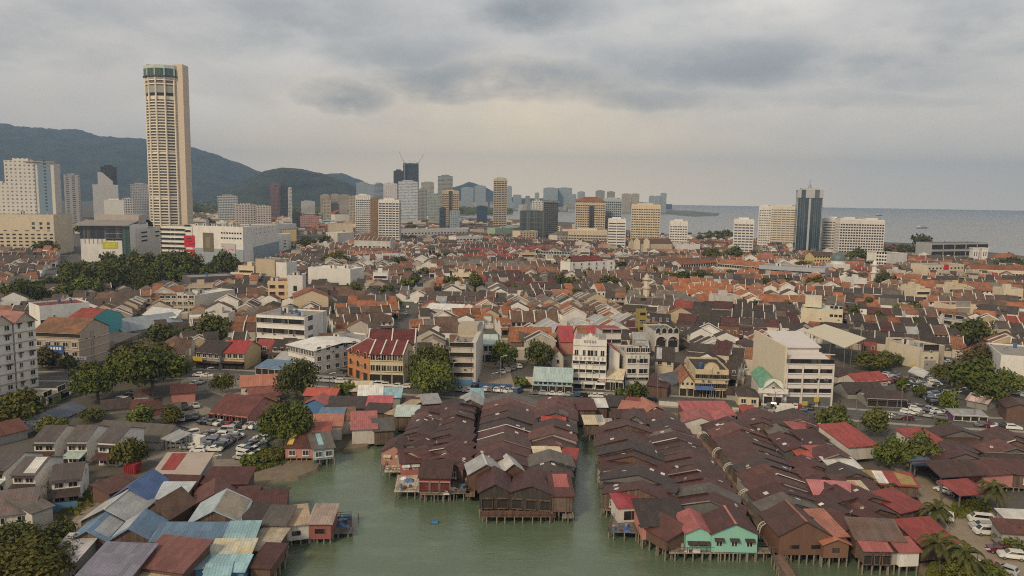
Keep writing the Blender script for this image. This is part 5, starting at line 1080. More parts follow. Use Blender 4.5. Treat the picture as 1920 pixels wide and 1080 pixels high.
b = MB(); b.tube((0, -.3, h_ + .5), (0, 0, h_ + .5), 3.1, 3.1, WHITE, 18); b.box(-4.6, -.3, h_ - 1.5, 4.6, 0, h_ + .1, WHITE); b.build('gable_front', r_)
# big white block
r_, w_, d_, h_ = house('big white five storey block with stepped white roof and black window bands', 1470, 762, 1559, 763, 22, ytop=682, wc=wall((.70, .66, .62), .25), rc=wall((.64, .60, .60), .2), name='office_block', cat='office', win=[('f', 3, 4, 4.6, 3.2, 5.2, 1.35, 'pane'), ('f', 3, 1, .2, 3, 4.6, 3.0, 'pane', None, glass((.12, .13, .13)))])
b = MB()
for x in (-w_ / 2, -w_ * .17, w_ * .17, w_ / 2 - .5): b.box(x, -.35, 0, x + .5, 0, h_ - .4, wall((.70, .66, .62), .25))
for k in range(5): b.box(-w_ / 2, -.25, 4.2 + k * 3.2, w_ / 2, 0, 4.45 + k * 3.2, wall((.70, .66, .62), .25))
b.build('facade_frame', r_)
b = MB(); b.box(-w_ * .5 + .3, 7, h_ - .9, w_ * .36, d_ - .3, h_ + 4.2, wall((.70, .66, .62), .25)); b.slab((-w_ * .5, 6.2, h_ + 4.3), (w_ * .38, 6.2, h_ + 4.3), (w_ * .34, d_, h_ + 6.8), (-w_ * .46, d_, h_ + 6.8), .4, wall((.66, .63, .63), .2)); b.slab((-w_ * .46, .4, h_ + .5), (w_ * .5, .4, h_ + .5), (w_ * .40, 7, h_ + 2.4), (-w_ * .46, 7, h_ + 2.4), .3, wall((.66, .62, .62), .2)); b.build('stepped_roof', r_)
b = MB(); b.box(-w_ / 2 - .6, 0, 0, -w_ / 2, d_ + 8, h_ + 5.5, wall((.66, .585, .46), .2)); b.build('side_wall', r_)
# open sheds, car park sheds
def canopy(label, quad, z, m, name='canopy', cat='canopy'):
    p = [G(*q, z) for q in quad]; c = sum(p, Vector()) / 4; o = thing(name, (c.x, c.y, 0), 0, label, cat); claim(c.x, c.y, 0, max(abs(a.x - c.x) for a in p) * 2, max(abs(a.y - c.y) for a in p) * 2, 0)
    b = MB(); q = [(a.x - c.x, a.y - c.y, z + (.9 if i > 1 else 0)) for i, a in enumerate(p)]; b.slab(*q, .25, m); b.build('roof', o)
    for a, bb in ((q[0], q[1]), (q[1], q[2]), (q[2], q[3]), (q[3], q[0])):
        for k in (.03, .35, .68):
            x, y = a[0] * (1 - k) + bb[0] * k, a[1] * (1 - k) + bb[1] * k; x *= .97; y *= .97
            b = MB(); b.tube((x, y, 0), (x, y, z - .2 + (.9 if a[2] > z and bb[2] > z else 0)), .14, .14, METAL, 5); b.build('post', o)
canopy('large cream market canopy on posts behind the big white block', ((1506, 620), (1584, 652), (1624, 638), (1546, 611)), 9, wall((.66, .60, .47), .12))
canopy('white bus shelter roof between car rows in the right car park', ((1702, 696), (1732, 708), (1742, 702), (1714, 690)), 3.6, WHITET, 'shelter', 'shelter')
canopy('white flat canopy in front of the grey blue warehouse', ((266, 590), (330, 596), (342, 584), (286, 578)), 6, WHITET)
canopy('grey tin carport roof beside the white lorry in the left car park', ((301, 822), (328, 828), (360, 818), (336, 811)), 3.2, LGREYT, 'carport', 'carport')
SHEDS = [
 ('red gabled white shed left of the right car park', 1608, 729, 1664, 723, 9, 714, 'gx', OFFW, REDT, [('f', 4, 1, 1.4, 3, .9, .9, 'win')]),
 ('long dark roofed shed left of the red gabled white shed', 1562, 717, 1606, 722, 9, 705, 'gx', GREYW, DARKT, []),
 ('dark low warehouse with skylight strips by the car park entrance, rear', 1590, 748, 1660, 748, 10, 736, 'gx', GREYW, DARKT, []),
 ('dark low warehouse with skylight strips by the car park entrance, front', 1625, 762, 1700, 765, 9, 750, 'gx', GREYW, DARKT, [('f', 4, 1, .2, 3, 3, 2.4, 'open', GREYW)]),
 ('tan flat shed above the round tree on the far right', 1855, 650, 1905, 652, 18, 640, 'gx', BEIGE, TANT, []),
 ('low house with a crimson roof at the right edge', 1855, 690, 1925, 690, 16, 668, 'gx', PINKW, tin((.33, .06, .06), .2), []),
 ('striped red and white market stall roof at the car park corner', 1812, 762, 1850, 770, 7, 752, 'gx', GREYW, tin((.45, .36, .35), .2, (1.2, 40), .9, (.3, .1, .1)), []),
 ('purple and white stall row beside the right car park', 1788, 790, 1850, 793, 5, 780, 'sf', wall((.20, .07, .22), .2), LGREYT, [('f', 4, 1, .4, 3, 2.4, 1.6, 'open')]),
 ('brown gabled house at the far right below the car park', 1885, 790, 1935, 795, 9, 765, 'gy', BROWNW, BROWNT, []),
 ('long grey shed roof above the white terraces', 172, 833, 305, 843, 11, 822, 'gx', wall((.42, .40, .38), .5), GREYT, []),
 ('red food court roof with an open front by the left car park', 395, 792, 462, 800, 16, 778, 'gx', PINKW, tin((.17, .06, .055), .5), [('f', 6, 1, .2, 3, 3, 2.5, 'open', PINKW)]),
 ('lower pinkish food court roof beside the red one', 462, 778, 520, 772, 12, 765, 'gx', PINKW, RUST, []),
 ('pink roofed hall left of the round dark roadside tree', 452, 742, 520, 738, 10, 722, 'gx', OFFW, SALMON, []),
 ('dull red shop roof below the pink roofed hall', 470, 758, 525, 752, 8, 742, 'gx', GREYW, tin((.26, .10, .085), .4), []),
 ('small red two tier stall beside the street trees', 322, 755, 366, 752, 7, 735, 'gx', PINKW, MAROON, []),
 ('white kiosk with a small hipped roof under the rain tree', 252, 762, 278, 760, 6, 742, 'hip', OFFW, BROWNT, []),
 ('dark tin shed row left of the white kiosk', 192, 778, 246, 772, 8, 765, 'gx', GREYW, DARKT, []),
 ('red brown shed roof under the rain tree', 246, 776, 282, 774, 7, 764, 'gx', PINKW, RUST, []),
 ('pink walled hut with a maroon roof beside the parked cars', 278, 782, 306, 776, 7, 766, 'gx', PINKW, MAROON, []),
 ('long blue grey market roof on the left, upper length', 108, 792, 160, 768, 8, 776, 'gx', GREYW, tin((.16, .19, .25), .4, rustc=(.1, .1, .12)), []),
 ('long blue grey market roof on the left, middle length', 52, 818, 108, 794, 8, 798, 'gx', GREYW, tin((.19, .20, .24), .4, rustc=(.1, .1, .12)), []),
 ('red brown market roof at the lower left edge', -20, 840, 52, 822, 9, 812, 'gx', GREYW, RUST, []),
 ('blue awning shop by the quay road left of the tall dark tree', 480, 702, 528, 706, 8, 690, 'sf', GREYW, STEEL, [('f', 4, 1, .2, 3, 2.6, 2.2, 'open')]),
 ('blue grey gabled garage behind the blue awning shop', 515, 690, 540, 694, 9, 675, 'gx', BLUEW, LGREYT, []),
 ('yellow signed dark kiosk by the quay road on the right', 1362, 750, 1385, 752, 7, 738, 'gx', GREYW, DARKT, []),
 ('cream guard house with a dark hipped roof by the quay road', 1384, 762, 1422, 764, 9, 742, 'hip', CREAM, DKT, [('f', 2, 1, 1.2, 3, 1.4, 1.3, 'win')]),
 ('low cream wall house with a barred window below the guard house', 1378, 790, 1418, 792, 6, 775, 'flat', CREAM, CONC, [('f', 1, 1, 1.2, 3, 1.6, 1.2, 'win')]),
]
for lab, x0, y0, x1, y1, dd, yt, rf, wm, rm, wi in SHEDS:
    house(lab, x0, y0, x1, y1, dd, ytop=yt, roof=rf, wc=wm, rc=rm, win=wi, name='shed' if 'shed' in lab or 'stall' in lab else 'house', cat='shed' if 'shed' in lab or 'stall' in lab else 'house')
# white two storey terraces on the left
TER = [
 (66, 858, 104, 858, 'dark', 'rear row, leftmost'), (128, 858, 164, 858, 'dark', 'rear row, middle'), (186, 860, 220, 862, 'dark', 'rear row, right end'),
 (-30, 912, 12, 915, 'dark', 'front row, cut by the left edge'), (26, 922, 68, 922, 'white', 'front row, second from the left'), (99, 934, 152, 928, 'dark', 'front row, blue gate at its foot')]
for x0, y0, x1, y1, kd, lab in TER:
    rr = house('white terrace house with a %s roof, %s' % ('dark grey' if kd == 'dark' else 'part whitewashed', lab), x0, y0 + 13, x1, y1 + 13, 11, ytop=y0 - 33, roof='gx', rise=2.0, wc=wall((.76, .74, .71), .3), rc=tin((.105, .098, .095), .3), oh=.4, name='terrace_house', cat='terrace house', group='white two storey terrace houses',
               win=[('f', 2, 1, 3.6, 3, 1.7, 1.2, 'shade', None, None), ('f', 2, 1, .6, 3, 1.6, 1.4, 'win'), ('r', 1, 1, .1, 3, .9, 2.1, 'pane', None, GREYW, .3, .5), ('r', 1, 1, 3.7, 3, 1.1, 1.1, 'win', None, None, .5, .8)], roof2=(.45, .98, .05, .95, WHITET) if kd == 'white' else None, pad=.3)
    r_, w, d, h = rr; b = MB(); b.slab((-w * .5, -3.2, 2.6), (w * .5, -3.2, 2.6), (w * .5, 0, 3.3), (-w * .5, 0, 3.3), .12, rnd.choice((MAROON, PALEG, DARKT))); b.build('porch_roof', r_)
    if 'blue' in lab: b = MB(); b.box(-w / 2, -4.2, 0, w / 2, -4.05, 1.8, BLUEW); b.build('gate', r_)
house('grey roofed long bungalow with a stained white end wall, lower left', -60, 1000, 62, 985, 14, ytop=965, roof='gx', rise=2.4, wc=OFFW, rc=tin((.13, .12, .115), .5, rustc=(.16, .07, .06)), name='bungalow', cat='house', win=[('f', 3, 1, 1, 3, 1.4, 1.2, 'win')])
house('white concrete annexe with a sloping slab at the bungalow end', 62, 992, 100, 978, 9, ytop=955, roof='sf', rise=1.4, wc=OFFW, rc=GREYT, name='annexe', cat='house')
# ------------------------------------------------------------------ stilt villages over the water
JD = 1.15      # height of the decks
def hut(label, x0, y0, x1, y1, d, z=4.4, roof='gy', rise=None, rc=MAROON, wc=TIMBER, win=None, stilts=None, desc=None, base=JD, group='stilt houses of the jetties', name='stilt_house', cat='stilt house', **k):
    "house on stilts: its front eave line in the photograph at the height z"
    if win is None: win = []
    return house(label, x0, y0, x1, y1, d, eave=z, roof=roof, rise=rise, rc=rc, wc=wc, win=win, base=base, stilts=stilts, desc=desc, group=group, name=name, cat=cat, pad=-.2, **k)
ROOFN = {}
for m, n_ in ((MAROON, 'maroon'), (RUST, 'rust red'), (BROWNT, 'brown'), (DARKT, 'dark'), (GREYT, 'grey'), (REDT, 'red'), (PINKT, 'pink'), (SALMON, 'salmon'), (BLUET, 'blue'), (STEEL, 'steel blue'), (CYANT, 'pale cyan'), (LGREYT, 'light grey'), (WHITET, 'white'), (TANT, 'tan'), (MAUVE, 'mauve'), (PALEG, 'pale green'), (CREAMT, 'cream'), (YELLOWT, 'yellow')): ROOFN[m] = n_
ACC = []
def skylights(root, w, d, h, rise, n):
    for i in range(n):
        s = rnd.choice((-1, 1)); u = rnd.uniform(.25, .8); y = rnd.uniform(.15, .75) * d; b = MB()
        q = lambda uu, yy: (s * w / 2 * uu, yy, h + rise * (1 - uu) + .07)
        u2 = u - .9 / w * 2; L_ = rnd.choice((.5, 1.6, 2.4))
        p = [q(u, y), q(u2, y), q(u2, y + L_ * .5), q(u, y + L_ * .5)]
        b.slab(*p, .04, WHITET); b.build('skylight', root)
def strip(Lp, Rp, nrow, name, edge='', mod=10.5, cols=None, z=4.4):
    Lw = [G(x, y, z).xy for x, y in Lp]; Rw = [G(x, y, z).xy for x, y in Rp]
    def at(poly, t):
        ls = [(b - a).length for a, b in zip(poly, poly[1:])]; s = t * sum(ls)
        for (a, b), l in zip(zip(poly, poly[1:]), ls):
            if s <= l or l == ls[-1] and b == poly[-1]: return a.lerp(b, s / l)
            s -= l
        return poly[-1]
    n0 = max(1, round(((Lw[0] - Rw[0]).length + (Lw[-1] - Rw[-1]).length) / 2 / (mod * .9))); cut0 = [0] + [(k + rnd.uniform(-.14, .14)) / n0 for k in range(1, n0)] + [1]; lean = rnd.uniform(.145, .17)
    for i in range(nrow):
        a, b_ = at(Lw, i / nrow), at(Rw, i / nrow); a2 = at(Lw, (i + 1) / nrow); b2 = at(Rw, (i + 1) / nrow)
        W_ = (b_ - a).length; n = n0; ang = math.atan2((b_ - a).y, (b_ - a).x)
        cuts = [q if q in (0, 1) else q + rnd.uniform(-.035, .035) for q in cut0]
        for k in range(n):
            p = a.lerp(b_, cuts[k]); q = a.lerp(b_, cuts[k + 1]); c = (p + q) / 2; w = (q - p).length
            if taken(c.x - math.sin(ang) * 3, c.y + math.cos(ang) * 3): continue
            p2 = a2.lerp(b2, cuts[k]); d = (p2 - p).length + rnd.uniform(.2, .9)
            main = (k == n - 1 and 'R' in edge) or (k == 0 and 'L' in edge) or rnd.random() < .78
            typ = 'gy' if main else rnd.choice(('gy', 'gx', 'sf', 'sl' if k == 0 else 'gy'))
            h = 3.15 + rnd.uniform(-.2, .25) + (.22 if main else -.25)
            rc = rnd.choices(cols or [MAROON, RUST, BROWNT, DARKT, GREYT, PINKT], [36, 16, 28, 14, 5, 1])[0]
            wc = rnd.choice((TIMBER, BROWNW, DGREY, TIMBER, GREYW, TIMBER, DGREY))
            rise = {'gy': w * lean * rnd.uniform(.93, 1.07), 'gx': d * .24, 'sf': 1.2, 'sl': 1.5}[typ]
            o = thing('stilt_house', (c.x, c.y, JD), ang, None, 'stilt house', name, ROOFN.get(rc, 'brown') + ' roofed stilt house')
            b = MB(); wall_geo(b, w - .1, d - .1, 0, h, rise, typ, wc); b.build('wall', o)
            b = MB(); roof_geo(b, w - .1, d, h, rise, typ, .38, rc, .12); rf = b.build('roof', o)
            if rnd.random() < .35:
                b = MB()
                if typ == 'gy':
                    for s in (-1, 1):
                        if rnd.random() < .6:
                            e0 = (s * (w / 2 + .4), -.45, h - .4 * rise / (w / 2)); e1 = (0, -.45, h + rise)
                            P_ = [(e0[0], -.55, e0[2] + .06), (e1[0], -.55, e1[2] + .06), (e1[0], -.2, e1[2] + .06), (e0[0], -.2, e0[2] + .06)]
                            if s > 0: P_ = [P_[1], P_[0], P_[3], P_[2]]
                            b.slab(*P_, .1, rnd.choice((WRIDGE, RIDGE, GREYT)))
                elif typ == 'gx': b.slab((-w / 2, d / 2 - .2, h + rise + .05), (w / 2, d / 2 - .2, h + rise + .05), (w / 2, d / 2 + .2, h + rise + .05), (-w / 2, d / 2 + .2, h + rise + .05), .08, RIDGE)
                if b.f: b.build('bargeboard', rf)
            if typ == 'gy' and rnd.random() < .5: skylights(rf, w, d, h, rise, rnd.choice((1, 1, 2)))
            if rnd.random() < .3:
                b = MB(); b.tube((0, 0, 0), (0, 0, 1.1), .04, .04, METAL, 4); b.tube((0, -.12, 1.1), (0, 0, 1.15), .42, .1, WHITE, 9); inst('satellite_dish', b.mesh('satellite_dish'), rf, (rnd.choice((-1, 1)) * w * .38, d * rnd.uniform(.1, .8), h + rise * .24), rnd.uniform(-1, 1))
            if rnd.random() < .2: # patch of newer sheets
                m2 = rnd.choice((PINKT, RUST, GREYT, DARKT, BROWNT, RUST)); s = rnd.choice((-1, 1)); b = MB(); u0 = rnd.uniform(.05, .4); u1 = u0 + rnd.uniform(.3, .55)
                if typ == 'gy':
                    q = lambda u, y: (s * w / 2 * u, y, h + rise * (1 - u) + .05); y0 = rnd.uniform(0, .3) * d; y1 = y0 + d * rnd.uniform(.3, .65)
                    P_ = [q(u1, y0), q(u0, y0), q(u0, y1), q(u1, y1)]
                    if s > 0: P_ = [P_[1], P_[0], P_[3], P_[2]]
                    b.slab(*P_, .03, m2); b.build('roof_patch', rf)
            if i == 0 or k in ((0,) if 'l' in edge else ()) or k in ((n - 1,) if 'r' in edge else ()):
                stilt_row(o, w, d, JD, i == 0, ('l' if k == 0 and 'l' in edge else '') + ('r' if k == n - 1 and 'r' in edge else ''))
                b = MB(); b.box(-w / 2, 0, -.25, w / 2, d, -.02, DECK); b.build('deck', o)
            if i == 0: add_windows(o, w, d, [('f', max(1, int(w / 4)), 1, .9, 3, 1.3, 1.2, 'win')])
            if 'l' in edge and k == 0: add_windows(o, w, d, [('l', 2, 1, 1.0, 3, 1.0, 1.0, 'pane')])
            claim(c.x - math.sin(ang) * d / 2, c.y + math.cos(ang) * d / 2, ang, w, d, -.4)
# --- hand placed fronts first ------------------------------------------------
WN = lambda c, z=.9: [('f', c, 1, z, 3, 1.4, 1.2, 'win')]
MINTW = wall((.26, .53, .44), .15)
# Chew side, sea front
hut('turquoise gabled stilt house with three hooded windows on the sea front', 1335, 998, 1421, 1000, 7.5, 4.9, rc=MAROON, wc=MINTW, rise=1.9, win=[('f', 3, 1, 1.2, 3, 1.2, 1.1, 'shade')], stilts=(True, 'r'), ridge=SALMON)
hut('lower turquoise gable with an awning joined to the left of the big one', 1287, 997, 1335, 998, 8, 4.7, rc=PINKT, wc=MINTW, rise=1.1, win=[('f', 1, 1, .9, 3, 3.6, .5, 'shade')], stilts=(True, ''))
hut('rust roofed lean-to at the left end of the turquoise house', 1250, 1012, 1287, 1001, 7, 3.4, roof='sl', rc=RUST, wc=BROWNW, rise=1.4, stilts=(True, 'l'), roof2=(.5, .98, .2, .95, PINKT))
hut('white walled shed with a crimson roof over the channel', 1160, 951, 1245, 946, 4.8, 4.4, roof='sf', rc=tin((.34, .06, .075), .15, rustc=(.28, .07, .07)), wc=OFFW, rise=.9, win=[('f', 2, 1, .5, 3, 1.5, 1.8, 'pane', None, None, .12, .45)], stilts=(True, 'l'))
hut('broad dark roofed house between the crimson shed and the turquoise gables', 1205, 985, 1290, 985, 9, 4.0, roof='sf', rc=DARKT, wc=PINKW, rise=1.5, stilts=(True, ''))
hut('stilt house with yellow roof sheets over the channel edge', 1140, 897, 1195, 892, 6, 4.0, roof='sf', rc=BROWNT, wc=GREYW, rise=1.0, stilts=(True, 'l'), roof2=(.02, .5, .05, .5, YELLOWT))
# west jetty fronts
DKW = wall((.045, .038, .034), .3)
hut('dark open fronted cafe on stilts, left gable', 899, 921, 957, 921, 10, 5.0, rc=MAROON, wc=DKW, rise=1.7, win=[('f', 2, 1, .3, 3, 2.2, 2.0, 'open', TIMBER)], stilts=(True, 'l'))
hut('dark open fronted cafe on stilts, right gable', 957, 921, 1036, 926, 10, 5.0, rc=MAROON, wc=DKW, rise=1.6, win=[('f', 3, 1, .3, 3, 2.0, 2.0, 'open', TIMBER)], stilts=(True, ''))
hut('lean-to with a pink patched roof right of the dark gabled cafe', 1036, 929, 1074, 929, 8.5, 4.7, roof='sf', rc=MAROON, wc=TIMBER, rise=1.6, stilts=(True, 'r'), roof2=(.15, .9, .35, .95, PINKT))
hut('light grey twin roofed house behind the dark gabled cafe', 880, 887, 943, 884, 6, 5.2, rc=LGREYT, wc=BROWNW, rise=2.0, ridge=WHITET)
hut('pale tin gabled house right of the light grey twin roof', 943, 884, 982, 881, 6, 5.2, rc=tin((.46, .45, .44), .2, rustc=(.3, .3, .3)), wc=BROWNW, rise=1.8)
hut('open fronted red hall under a brown roof at the west jetty end', 787, 895, 843, 896, 6.5, 4.6, roof='sf', rc=BROWNT, wc=wall((.22, .03, .03), .3), rise=1.6, win=[('f', 3, 1, .2, 3, 2.3, 2.3, 'open', wall((.4, .34, .3), .3), wall((.12, .02, .02), .3))], stilts=(True, 'l'))
hut('pink walled hut with two white shutters left of the open red hall', 752, 868, 788, 866, 6, 4.2, roof='sf', rc=MAROON, wc=wall((.38, .13, .11), .4), rise=1.2, win=[('f', 2, 1, 1.3, 3, 1.3, .9, 'shade', None, WHITET)], stilts=(True, 'l'))
hut('brown gabled hut with a pink side wall at the west edge', 715, 845, 760, 847, 8, 4.6, rc=BROWNT, wc=wall((.42, .22, .18), .4), rise=1.6, win=[('f', 2, 1, 1.1, 3, 1.2, 1.0, 'shade', None, CREAMT)], stilts=(True, 'l'))
hut('long cream batten roof above the channel on the west jetty', 1005, 858, 1053, 857, 5, 4.2, roof='sf', rc=CREAMT, wc=TIMBER, rise=1.0)
hut('small red roofed hut beside the long cream batten roof', 1053, 858, 1078, 860, 5, 4.0, roof='sf', rc=REDT, wc=PINKW, rise=.8, stilts=(False, 'r'))
hut('bright red patched roof on the right side of the west jetty', 1018, 800, 1060, 801, 6, 4.5, roof='sf', rc=tin((.52, .07, .045), .15, rustc=(.3, .07, .05)), wc=TIMBER, rise=1.0)
# head of the channel
hut('cream and pale blue tin hut at the head of the channel', 1098, 795, 1133, 795, 5, 4.2, roof='sf', rc=CREAMT, wc=TIMBER, rise=1.0, stilts=(True, ''), roof2=(.66, 1, 0, 1, LGREYT))
hut('pale grey sheet roof right of the cream hut at the channel head', 1128, 801, 1150, 801, 5, 3.9, roof='sf', rc=LGREYT, wc=GREYW, rise=.9, stilts=(True, ''))
hut('grey blue gabled house facing the channel head', 1170, 790, 1212, 792, 8, 5.0, rc=BROWNT, wc=wall((.16, .16, .18), .3), rise=1.8, win=[('f', 2, 1, 1.3, 3, 1.1, .9, 'win')])
# roofs along the road at the back of the jetties
for lab, x0, y0, x1, y1, dd, rf, rc, kw in (
 ('long rose red roof at the back of the east jetty', 1290, 778, 1378, 778, 10, 'sf', tin((.42, .11, .11), .15, rustc=(.3, .09, .08)), {}),
 ('salmon gable roof at the back of the east jetty', 1210, 772, 1250, 770, 10, 'gy', SALMON, {}),
 ('crimson lean-to below the roadside tree', 1170, 763, 1200, 766, 7, 'sf', REDT, {}),
 ('long salmon eave roof beside the crimson lean-to', 1160, 768, 1212, 774, 6, 'sf', SALMON, {}),
 ('pink gabled house left half behind the arched walkway', 1283, 790, 1345, 793, 9, 'gy', PINKT, {}),
 ('small pink gabled house right of the larger pink gable', 1345, 793, 1385, 793, 7, 'gy', PINKT, {}),
 ('maroon square roof by the quay road at the channel head', 1085, 768, 1117, 768, 7, 'sf', MAROON, {}),
 ('dark square roof right of the maroon one by the quay road', 1137, 761, 1170, 762, 7, 'sf', DARKT, {}),
 ('white flat roof scrap between the maroon and dark squares', 1117, 763, 1138, 763, 5, 'sf', WHITET, {}),
 ('red porch roof left of the barred window house', 1397, 777, 1422, 777, 5, 'sf', REDT, {}),
 ('pale silver gable at the landward end of the west jetty', 860, 757, 903, 758, 9, 'gy', LGREYT, {}),
 ('pale grey sheet roof left of the silver gable', 794, 757, 826, 755, 6, 'sf', LGREYT, {}),
 ('cyan edged pale roof right of the silver gable', 884, 745, 905, 745, 6, 'sf', CYANT, {})):
    hut(lab, x0, y0, x1, y1, dd, 4.6, roof=rf, rc=rc, wc=OFFW if 'pink' in lab else TIMBER, base=.0, name='house', cat='house', group='roofs at the back of the jetties', rise=1.6 if rf == 'gy' else 1.3, **kw)
# cluster between the west jetty and the left car park
for lab, x0, y0, x1, y1, dd, z, rf, rc, wc in (
 ('bright red gable pair roof by the round roadside tree', 570, 740, 628, 742, 8, 4.2, 'gx', tin((.44, .10, .075), .2, rustc=(.3, .09, .07)), BROWNW),
 ('blue walled hut with a pink gabled roof', 570, 756, 610, 758, 7, 4.6, 'gy', PINKT, wall((.08, .20, .42), .2)),
 ('broad dark felt roof beside the blue walled hut', 610, 764, 684, 765, 8, 4.0, 'sf', DARKT, TIMBER),
 ('steel blue sheet roof over a dark blue wall', 594, 788, 638, 788, 8, 4.2, 'sf', STEEL, wall((.07, .13, .20), .3)),
 ('orange brown roof right of the steel blue one', 638, 788, 668, 786, 8, 4.0, 'sf', tin((.28, .13, .075), .4), OFFW),
 ('rose red square roof behind the large pink one', 688, 760, 732, 760, 6, 4.4, 'sf', tin((.42, .10, .115), .15, rustc=(.3, .09, .08)), TIMBER),
 ('large pink sheet roof by the creek', 660, 805, 706, 803, 12, 4.2, 'sf', PINKT, OFFW),
 ('dark strip roof between the rose and pink sheets', 684, 772, 726, 774, 5, 3.6, 'sf', DARKT, TIMBER),
 ('tan and cream long sloping roof beside the pale green one', 724, 775, 742, 778, 18, 4.0, 'sf', TANT, TIMBER),
 ('pale green square sheet roof west of the jetty', 742, 780, 783, 780, 6.5, 4.2, 'sf', PALEG, TIMBER),
 ('brown corrugated roof behind the pale green sheet', 757, 760, 793, 762, 10, 4.0, 'gx', BROWNT, TIMBER),
 ('yellow cream open shed roof by the quay road', 655, 733, 692, 733, 8, 3.6, 'sf', CREAMT, BROWNW),
 ('white corrugated roof right of the yellow cream shed', 672, 744, 716, 743, 9, 3.6, 'sf', WHITET, GREYW),
 ('pale blue strip roof right of the white corrugated one', 716, 745, 750, 745, 7, 3.2, 'sf', CYANT, GREYW),
 ('red roof of the creekside shack row', 558, 822, 616, 820, 9, 4.6, 'sf', tin((.36, .085, .06), .3), PINKW),
 ('patchwork tin roof with yellow and brown sheets on the creek', 535, 838, 586, 838, 7, 4.0, 'sf', RUST, PINKW),
 ('grey and pale sheet roof at the right of the shack row', 588, 842, 626, 838, 9, 4.0, 'sf', GREYT, LBLUE),
 ('pale salmon lean-to above the creek bend', 575, 800, 640, 798, 7, 3.9, 'sf', SALMON, OFFW),
 ('cluttered grey shack at the creek bend', 702, 808, 738, 806, 7, 3.8, 'sf', GREYT, TIMBER)):
    st = (True, 'l') if y0 > 815 else None
    hut(lab, x0, y0, x1, y1, dd, z, roof=rf, rc=rc, wc=wc, base=JD if st else 0, stilts=st, name='shack', cat='shack', group='shacks between the jetty and the car park', rise=1.5 if rf == 'gy' else 1.3, win=WN(2, .8) if y0 > 815 else [], roof2=(.02, .22, .1, .95, YELLOWT) if 'yellow and brown' in lab else ((.3, .55, .2, .9, CYANT) if 'pale sheet' in lab else None))
